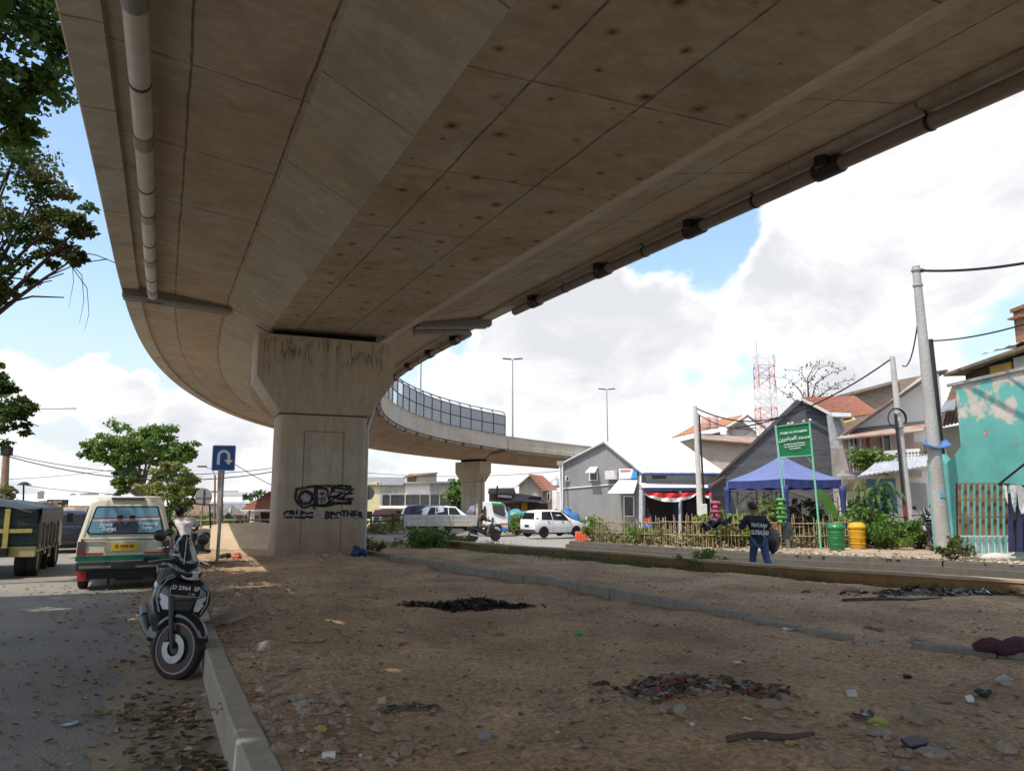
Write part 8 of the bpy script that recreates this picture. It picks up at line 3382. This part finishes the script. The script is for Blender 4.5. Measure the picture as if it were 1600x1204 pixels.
st = MB()
for k in range(4300):
    y = 2.6 + rr.random() ** 1.6 * 17
    u = rr.random()
    if u < .5:
        x = lerp_line(KERB, y) + .2 + abs(rr.gauss(0, .55))
    else:
        x = lerp_line(KERB, y) + .2 + rr.random() * (lerp_line(WALL, y) - lerp_line(KERB, y) - .4)
        if fbm(x * .7, y * .7, 5) < .02 and rr.random() < .75:
            continue
    s = min(.09, .008 + rr.expovariate(55 if u < .5 else 80))
    pebble(st, Vector((x, y, med_z(x, y))), s, rr, rr.choice((0, 0, 0, 1)))
for k in range(1100):
    c = rr.choice(((.62, 5.6, .5), (2.3, 4.6, .35), (3.6, 5.2, .5), (-1.4, 5.6, .4), (4.3, 4.2, .4)))
    x, y = c[0] + rr.gauss(0, c[2]), c[1] + rr.gauss(0, c[2] * .5)
    pebble(st, Vector((x, y, med_z(x, y))), min(.06, .008 + rr.expovariate(70)), rr, rr.choice((0, 0, 1)))
for k in range(500):
    x, y = -5.0 + rr.gauss(0, 1.0), 19.0 + rr.gauss(0, .5)
    pebble(st, Vector((x, y, med_z(x, y))), min(.1, .02 + rr.expovariate(50)), rr, rr.choice((0, 0, 1)))
tag(st.build('rubble', [M_stone, M_chip]), 'small stones, crumbs and clods strewn over the dirt median', 'rubble', None, 'stuff')

# scraps too small to count: chips of paper, plastic and wood
sc_ = MB()
SCR = [mat('scrap_white', (.55, .54, .52), .7, .2, 9), mat('scrap_tan', (.30, .24, .17), .8, .3, 9), mat('scrap_dark', (.05, .045, .045), .7, .3, 9), mat('scrap_red', (.32, .09, .07), .7, .3, 9)]
for k in range(2600):
    y = 2.8 + rr.random() ** 1.5 * 15
    x = lerp_line(KERB, y) + .3 + rr.random() ** 1.2 * (lerp_line(WALL, y) - lerp_line(KERB, y) - .6)
    p = Vector((x, y, med_z(x, y) + .008))
    a = rr.uniform(0, 6.28)
    s = rr.uniform(.008, .032)
    d, n = Vector((math.cos(a), math.sin(a), rr.uniform(-.1, .3))), Vector((-math.sin(a), math.cos(a), rr.uniform(-.2, .4)))
    sc_.face([p - d * s, p + n * s * .5, p + d * s * 1.2, p - n * s * .4], rr.choice((0, 1, 1, 1, 1, 2, 2, 2, 3)))
for k in range(420):       # burnt refuse along the foot of the drain wall at the right
    y = 10.9 + rr.gauss(0, .9)
    x = lerp_line(WALL, y) - .2 - abs(rr.gauss(0, .45))
    p = Vector((x, y, med_z(x, y) + .02 + .08 * rr.random()))
    a = rr.uniform(0, 6.28)
    s = rr.uniform(.03, .09)
    d, n = Vector((math.cos(a), math.sin(a), rr.uniform(-.5, .6))), Vector((-math.sin(a), math.cos(a), rr.uniform(-.5, .6)))
    sc_.face([p - d * s, p + n * s * .6, p + d * s, p - n * s * .5], rr.choice((0, 1, 2, 2, 2, 2)))
tag(sc_.build('litter_scraps', SCR), 'tiny scraps of paper, plastic and ash strewn across the dirt', 'litter', None, 'stuff')


gl = MB()
for k in range(1500):      # crumbs, leaves and chips over the garden sand and its kerb
    y = rr.uniform(15.5, 28)
    x = lerp_line(KERB2, y) + .15 + abs(rr.gauss(0, 2.2))
    p = Vector((x, y, zg(y) + (.34 if x < lerp_line(KERB2, y) + .9 else .325)))
    if rr.random() < .55:
        pebble(gl, p, min(.09, .012 + rr.expovariate(40)), rr, rr.choice((0, 1)))
    else:
        dead_leaf(gl, p, rr.uniform(.04, .12), rr, rr.choice((2, 2, 3, 4)))
tag(gl.build('garden_litter', [M_stone, M_chip, M_bkleaf, M_bkleaf2, SCR[0]]), 'crumbs, dry leaves and paper chips on the sand behind the garden kerb', 'litter', None, 'stuff')


def heap(name, label, cat, px, py, mats, n, rx, ry, h, smin, smax, seed):
    c = gm(px, py)
    rr = random.Random(seed)
    t = thing(name, label, cat, c)
    q = MB()
    for k in range(n):
        u = Vector((rr.gauss(0, .5), rr.gauss(0, .5), 0))
        x, y = u.x * rx, u.y * ry
        top = h * math.exp(-u.length_squared * 1.8)
        p = Vector((x, y, med_z(c.x + x, c.y + y) - c.z + top * rr.random() + .006))
        s = rr.uniform(smin, smax)
        a = rr.uniform(0, 6.28)
        d = Vector((math.cos(a), math.sin(a), rr.uniform(-.25, .35)))
        n_ = d.cross(Vector((rr.gauss(0, 1), rr.gauss(0, 1), rr.gauss(0, 1)))).normalized()
        w = s * rr.uniform(.12, .5)
        mid = Vector((0, 0, rr.uniform(0, s * .4)))
        i = [q._p(x_) for x_ in (p - d * s - n_ * w, p - d * s + n_ * w, p + mid + n_ * w, p + mid - n_ * w, p + d * s + n_ * w * .7, p + d * s - n_ * w * .7)]
        m_ = rr.randrange(len(mats))
        q.idx((i[0], i[1], i[2], i[3]), m_)
        q.idx((i[3], i[2], i[4], i[5]), m_)
    q.build('refuse', mats, t)
    b = MB()
    rows = []
    for i in range(7):
        r_ = i / 6
        rows.append([(r_ * rx * .85 * math.cos(a) * (1 + .15 * math.sin(3 * a + seed)), r_ * ry * .85 * math.sin(a), med_z(c.x + r_ * rx * .85 * math.cos(a), c.y + r_ * ry * .85 * math.sin(a)) - c.z + h * .75 * (1 - r_) ** 1.5 + (.012 if i < 6 else -.01)) for a in [2 * math.pi * k / 20 for k in range(20)]])
    b.rings(rows)
    b.build('ash_mound', mats[-1], t, smooth='full')
    return t


M_char = mat('charred', (.016, .015, .015), .8, .4, 8)
M_char2 = mat('charred_brown', (.06, .04, .028), .9, .4, 8)
M_ash = mat('grey_ash', (.12, .10, .085), .95, .4, 6, .5, 14)
M_pinkr = mat('pink_rag', (.30, .06, .085), .8, .3, 8)
M_greyp = mat('grey_scrap', (.24, .21, .18), .8, .4, 8)
heap('charred_heap', 'black charred heap of burnt rubbish in the middle of the dirt', 'rubbish heap', 742, 948, [M_char, M_char, M_char2], 420, .62, .26, .12, .02, .09, 1)
heap('charred_heap', 'brown half burnt end of leaves left of the black charred heap', 'rubbish heap', 668, 950, [M_char2, M_bkleaf, M_char], 160, .32, .16, .08, .015, .06, 2)
heap('rubbish_heap', 'flattened rubbish heap with pink and grey scraps on dark ash', 'rubbish heap', 1085, 1068, [M_greyp, M_bkleaf, M_greyp, M_pinkr, M_bkleaf, M_bkleaf2, M_char2, M_char2, M_bkleaf, M_greyp, M_char2, M_ash], 900, .52, .30, .05, .010, .055, 3)
heap('rubbish_heap', 'dark heap of ash, cloth and plastic at the foot of the drain wall', 'rubbish heap', 1475, 928, [M_char, M_greyp, M_char2, M_ash], 420, 1.3, .28, .07, .02, .08, 4)
heap('rubbish_heap', 'small pile of twigs and grey scraps beyond the near kerb', 'rubbish heap', 640, 1110, [M_greyp, M_bkleaf, M_ash], 90, .26, .10, .02, .01, .04, 5)


def stone(label, px, py, r, m=None, seed=1, flat=.6, name='stone', cat='stone', sharp=.2):
    c = gm(px, py)
    r *= .68
    q = MB()
    q.blob((0, 0, r * flat * .45), (r, r * .8, r * flat), 7, rough=sharp, seed=seed)
    o = q.build(name, m or M_stone, smooth=True, loc=c, rot=(0, 0, seed * 1.3), auto=28)
    return tag(o, label, cat, 'stones lying on the dirt')


stone('large flat pale stone just behind the kerb near the scooter', 415, 1017, .135, M_chip, 2, .75)
stone('grey stone left of the black slab at the lower right', 1205, 1104, .11, M_stone, 4, .6)
stone('long pale stone block beside the yellow leaf scrap', 1375, 1148, .10, M_chip, 5, .42)
stone('brown boulder right of the yellow scrap', 1438, 1128, .155, M_stone, 6, .62)
stone('flat grey stone in front of the black tile', 1458, 1180, .12, M_chip, 7, .4)
stone('angular brown stone on the bottom edge right of centre', 1312, 1195, .10, M_stone, 8, .7)
stone('pale pointed stone at the far lower right corner', 1572, 1176, .07, M_chip, 9, .9)
stone('rounded stone at the left end of the pink rubbish heap', 1062, 1112, .07, M_chip, 10, .8)
stone('dark stone on the bottom edge below the pile of twigs', 634, 1178, .065, M_stone, 11, .9)
stone('flat grey stone far left of the charred heap', 392, 912, .12, M_chip, 12, .5)
stone('stone lying in the rubble right of the kerb by the flat slab', 398, 1000, .10, M_stone, 13, .6)
stone('brown clod in the far dirt right of the kerb blocks', 1366, 983, .16, M_stone, 14, .5)
stone('rounded grey stone near the end of the kerb blocks', 1434, 1002, .12, M_chip, 15, .6)
stone('brown stone near the drain wall rubbish heap', 1330, 926, .17, M_stone, 16, .5)
stone('grey rock half sunk at the right edge below the cushion', 1478, 1098, .09, M_stone, 17, .6)
stone('brown rock behind the kerb beside the torn grey slab', 455, 1048, .09, M_stone, 18, .6)
stone('low brown rock in front of the pink rubbish heap', 1220, 1120, .08, M_stone, 19, .4)
# torn grey board leaning on the kerb rubble
c = gm(352, 975)
q = MB()
q.rings([[(-.24, -.08, .02), (.08, -.14, .03), (.24, .10, .10), (.10, .17, .16), (-.1, .05, .07)], [(-.24, -.07, .035), (.08, -.13, .045), (.24, .11, .115), (.10, .18, .175), (-.1, .06, .085)]])
o = q.build('torn_board', mat('torn_board', (.30, .25, .19), .9, .3, 6), loc=c)
tag(o, 'torn grey brown board lying on the rubble behind the kerb', 'board')


def scrap(name, label, cat, px, py, m, kind, s, seed=1, lift_=.0):
    c = gm(px, py) + Vector((0, 0, lift_))
    rr = random.Random(seed)
    if s < .13:
        s *= .62
    q = MB()
    if kind == 'sheet':
        rows = []
        for i in range(6):
            row = []
            for k in range(5):
                row.append((s * (i / 5 - .5) * 2, s * (k / 4 - .5) * 1.3, .012 + .28 * s * (rr.random() + .5 * math.sin(i * 1.3 + seed))))
            rows.append(row)
        q.rings(rows, 0, False)
        o = q.build(name, m, smooth='full', loc=c, rot=(0, 0, seed))
        o.modifiers.new('thick', 'SOLIDIFY').thickness = .003
    elif kind == 'crumple':
        q.blob((0, 0, s * .4), (s, s * .8, s * .6), 8, rough=.3, seed=seed)
        o = q.build(name, m, loc=c, rot=(0, 0, seed))
    elif kind == 'cup':
        q.lathe([(.001, -s), (s * .55, -s), (s * .72, s), (s * .66, s), (s * .5, -s * .9)], 14, axis='X')
        o = q.build(name, m, smooth=True, loc=c + Vector((0, 0, s * .62)), rot=(0, .1, seed))
    elif kind == 'stick':
        q.tube([(-s, 0, .015), (-.3 * s, .04 * s, .03), (.4 * s, -.03 * s, .02), (s, .03 * s, .035)], [.02, .024, .018, .012], 7)
        o = q.build(name, m, smooth='full', loc=c, rot=(0, 0, seed * .1))
    elif kind == 'slab':
        q.rings([[(-s, -s * .6, .0), (s * .8, -s * .7, .0), (s, s * .5, .02), (-.7 * s, s * .6, .02)], [(-s, -s * .6, .02), (s * .8, -s * .7, .03), (s, s * .5, .05), (-.7 * s, s * .6, .04)]])
        o = q.build(name, m, loc=c, rot=(0, 0, seed), bevel=.004)
    return tag(o, label, cat)


def col(n, c, r=.6):
    return mat(n, c, r, .25, 9)


scrap('plastic_scrap', 'bright green torn plastic scrap standing on the dirt', 'plastic scrap', 905, 992, col('scrap_lime', (.06, .34, .05), .4), 'crumple', .06, 3)
scrap('plastic_wrapper', 'orange red crumpled wrapper left of centre on the dirt', 'wrapper', 627, 1008, col('wrapper_orange', (.34, .11, .06)), 'crumple', .07, 4)
scrap('plastic_wrapper', 'reddish brown wrapper above centre below the charred heap', 'wrapper', 781, 991, col('wrapper_rust', (.30, .13, .09)), 'sheet', .08, 5)
scrap('paper_sheet', 'pale grey paper lying left below the charred heap', 'paper', 625, 987, col('paper_grey', (.34, .32, .29)), 'sheet', .12, 6)
scrap('snack_packet', 'small yellow and white snack packet at the lower left', 'packet', 596, 1099, col('packet_yellow', (.42, .36, .2)), 'slab', .055, .4)
scrap('plastic_wrapper', 'yellow crumpled packet behind the kerb at the bottom left', 'wrapper', 502, 1143, col('packet_gold', (.42, .31, .08)), 'crumple', .06, 8)
scrap('plastic_cup', 'white paper cup with red bands lying behind the kerb', 'cup', 513, 1186, col('cup_white', (.62, .54, .54)), 'cup', .055, .3)
scrap('plastic_wrapper', 'pink wrapper beside the white cup at the bottom edge', 'wrapper', 546, 1197, col('wrapper_pink', (.40, .19, .22)), 'sheet', .06, 2)
scrap('plastic_scrap', 'grey plastic fragment on the dirt at lower centre', 'plastic scrap', 756, 1152, col('plastic_greyblue', (.26, .26, .26)), 'slab', .07, .5)
scrap('leaf', 'single green leaf lying on the dirt at lower centre', 'leaf', 824, 1157, col('leaf_fresh', (.16, .22, .06)), 'sheet', .045, 3)
scrap('tile_piece', 'black square tile lying at the lower right', 'tile', 1428, 1166, col('tile_black', (.02, .024, .026), .4), 'slab', .115, .3)
scrap('tile_piece', 'dark green shard standing beside the white card at the right', 'tile', 1536, 1090, col('shard_dark', (.02, .05, .05), .4), 'crumple', .085, 5)
scrap('paper_sheet', 'small white card lying left of the dark shard', 'paper', 1515, 1098, col('card_white', (.72, .72, .72)), 'slab', .05, .2)
scrap('plastic_wrapper', 'yellow torn wrapper between the stones at lower right', 'wrapper', 1373, 1132, col('wrapper_lemon', (.38, .34, .08)), 'crumple', .075, 9)
scrap('plastic_wrapper', 'dark crumpled plastic left of the yellow torn wrapper', 'wrapper', 1350, 1120, col('plastic_dark', (.03, .03, .036), .35), 'sheet', .12, 7)
scrap('stick', 'dark stick lying on the dirt at lower right of centre', 'stick', 1205, 1157, M_bark, 'stick', .26, .6)
scrap('leaf', 'yellowish leaf at the right end of the dark stick', 'leaf', 1236, 1163, col('leaf_yellowed', (.32, .29, .06)), 'sheet', .06, 4)
scrap('paper_sheet', 'white torn paper left of the purple cushion', 'paper', 1230, 983, col('paper_white', (.58, .57, .54)), 'sheet', .10, 2)
scrap('paper_sheet', 'white folded paper right of the pink rubbish heap', 'paper', 1154, 1038, col('paper_bone', (.55, .53, .5)), 'sheet', .07, 8)
scrap('paper_sheet', 'white scrap lying in front of the pink rubbish heap', 'paper', 1168, 1125, col('paper_cream', (.55, .52, .46)), 'sheet', .05, 6)
scrap('plastic_scrap', 'small white scrap below the pink rubbish heap', 'plastic scrap', 1082, 1131, SCR[0], 'crumple', .03, 6)
scrap('plastic_bottle', 'oval white lid lying on the dirt right of centre', 'lid', 1330, 1087, col('lid_white', (.52, .50, .46)), 'slab', .07, .1)
scrap('plastic_bag', 'black plastic scrap standing on the dirt at the right', 'plastic scrap', 1418, 1058, col('bag_black', (.018, .018, .022), .35), 'crumple', .055, 12)
scrap('plastic_bag', 'pale plastic bag lying near the right edge', 'plastic bag', 1570, 1068, col('bag_pale', (.36, .34, .30), .5), 'crumple', .10, 14)
scrap('plastic_bag', 'white plastic bag at the foot of the drain wall left of the green weed', 'plastic bag', 1062, 889, col('bag_white', (.46, .46, .47), .4), 'crumple', .17, 15)
scrap('plastic_bag', 'grey dark rubbish bag by the drain wall left of the white bag', 'plastic bag', 915, 872, col('bag_slate', (.10, .11, .14), .4), 'crumple', .2, 16)
scrap('plastic_bag', 'crumpled grey cloth on the near end of the drain wall', 'plastic bag', 764, 858, col('cloth_grey', (.2, .19, .2), .8), 'crumple', .28, 17)
scrap('plastic_bag', 'dark blue crumpled bag at the right foot of the near pier', 'plastic bag', 562, 868, col('bag_navy', (.02, .035, .09), .5), 'crumple', .24, 18)
scrap('plastic_bag', 'clear crumpled bag on the dirt right of the scooter', 'plastic bag', 372, 931, col('bag_clear', (.42, .43, .44), .3), 'crumple', .075, 19)
scrap('paper_sheet', 'pale torn paper left of the charred heap near the kerb', 'paper', 448, 924, col('paper_dun', (.40, .37, .32)), 'sheet', .10, 20)
scrap('cloth', 'red and white cloth scraps near the foot of the blue sign', 'cloth', 370, 872, col('cloth_red', (.55, .12, .12)), 'crumple', .16, 21)
scrap('cloth', 'dark cloth bundle between the blue sign and the red cloth', 'cloth', 352, 874, col('cloth_dark', (.03, .03, .03)), 'crumple', .13, 22)
scrap('plastic_bag', 'white plastic litter on top of the burnt heap by the drain wall', 'plastic bag', 1440, 918, col('bag_milk', (.36, .37, .38), .5), 'crumple', .14, 23)
scrap('stick', 'long dead stick lying before the drain wall', 'stick', 1395, 938, M_bark, 'stick', .75, .4)
scrap('plastic_bag', 'milky plastic bag lying in the leaf drift by the kerb', 'plastic bag', 300, 1180, col('bag_milky', (.34, .36, .40), .35), 'crumple', .06, 24, -.24)

# purple quilted cushions thrown down at the right edge
c = gm(1572, 1026)
t = thing('cushion', 'purple brown quilted cushion roll thrown on the dirt at the right edge', 'cushion', c)
M_cush = mat('purple_quilt', (.075, .030, .042), .9, .35, 9, .8, 26)
q = MB()
for (a, b, r_) in (((-.34, .05, .10), (.05, .0, .07), .085), ((-.12, -.06, .07), (.40, .06, .10), .10)):
    a, b = Vector(a), Vector(b)
    q.tube([a.lerp(b, k / 10) + Vector((0, 0, .05 * math.sin(k / 10 * 3.1))) for k in range(11)], [r_ * (.35 + .65 * math.sin(math.pi * (k + .8) / 11.6)) * (1 + .07 * (k % 2)) for k in range(11)], 12)
q.build('quilt', M_cush, t, smooth='full')
t.scale = (.78, .78, .78)
# plastic lid on the asphalt
c = gnd(109, 1131, .004)
q = MB()
q.lathe([(.001, .006), (.05, .006), (.056, .014), (.06, .008), (.058, 0)], 20)
tag(q.build('flat_lid', col('lid_clear', (.20, .26, .24), .25), smooth=True, loc=c), 'round greenish clear plastic lid lying on the asphalt', 'lid')
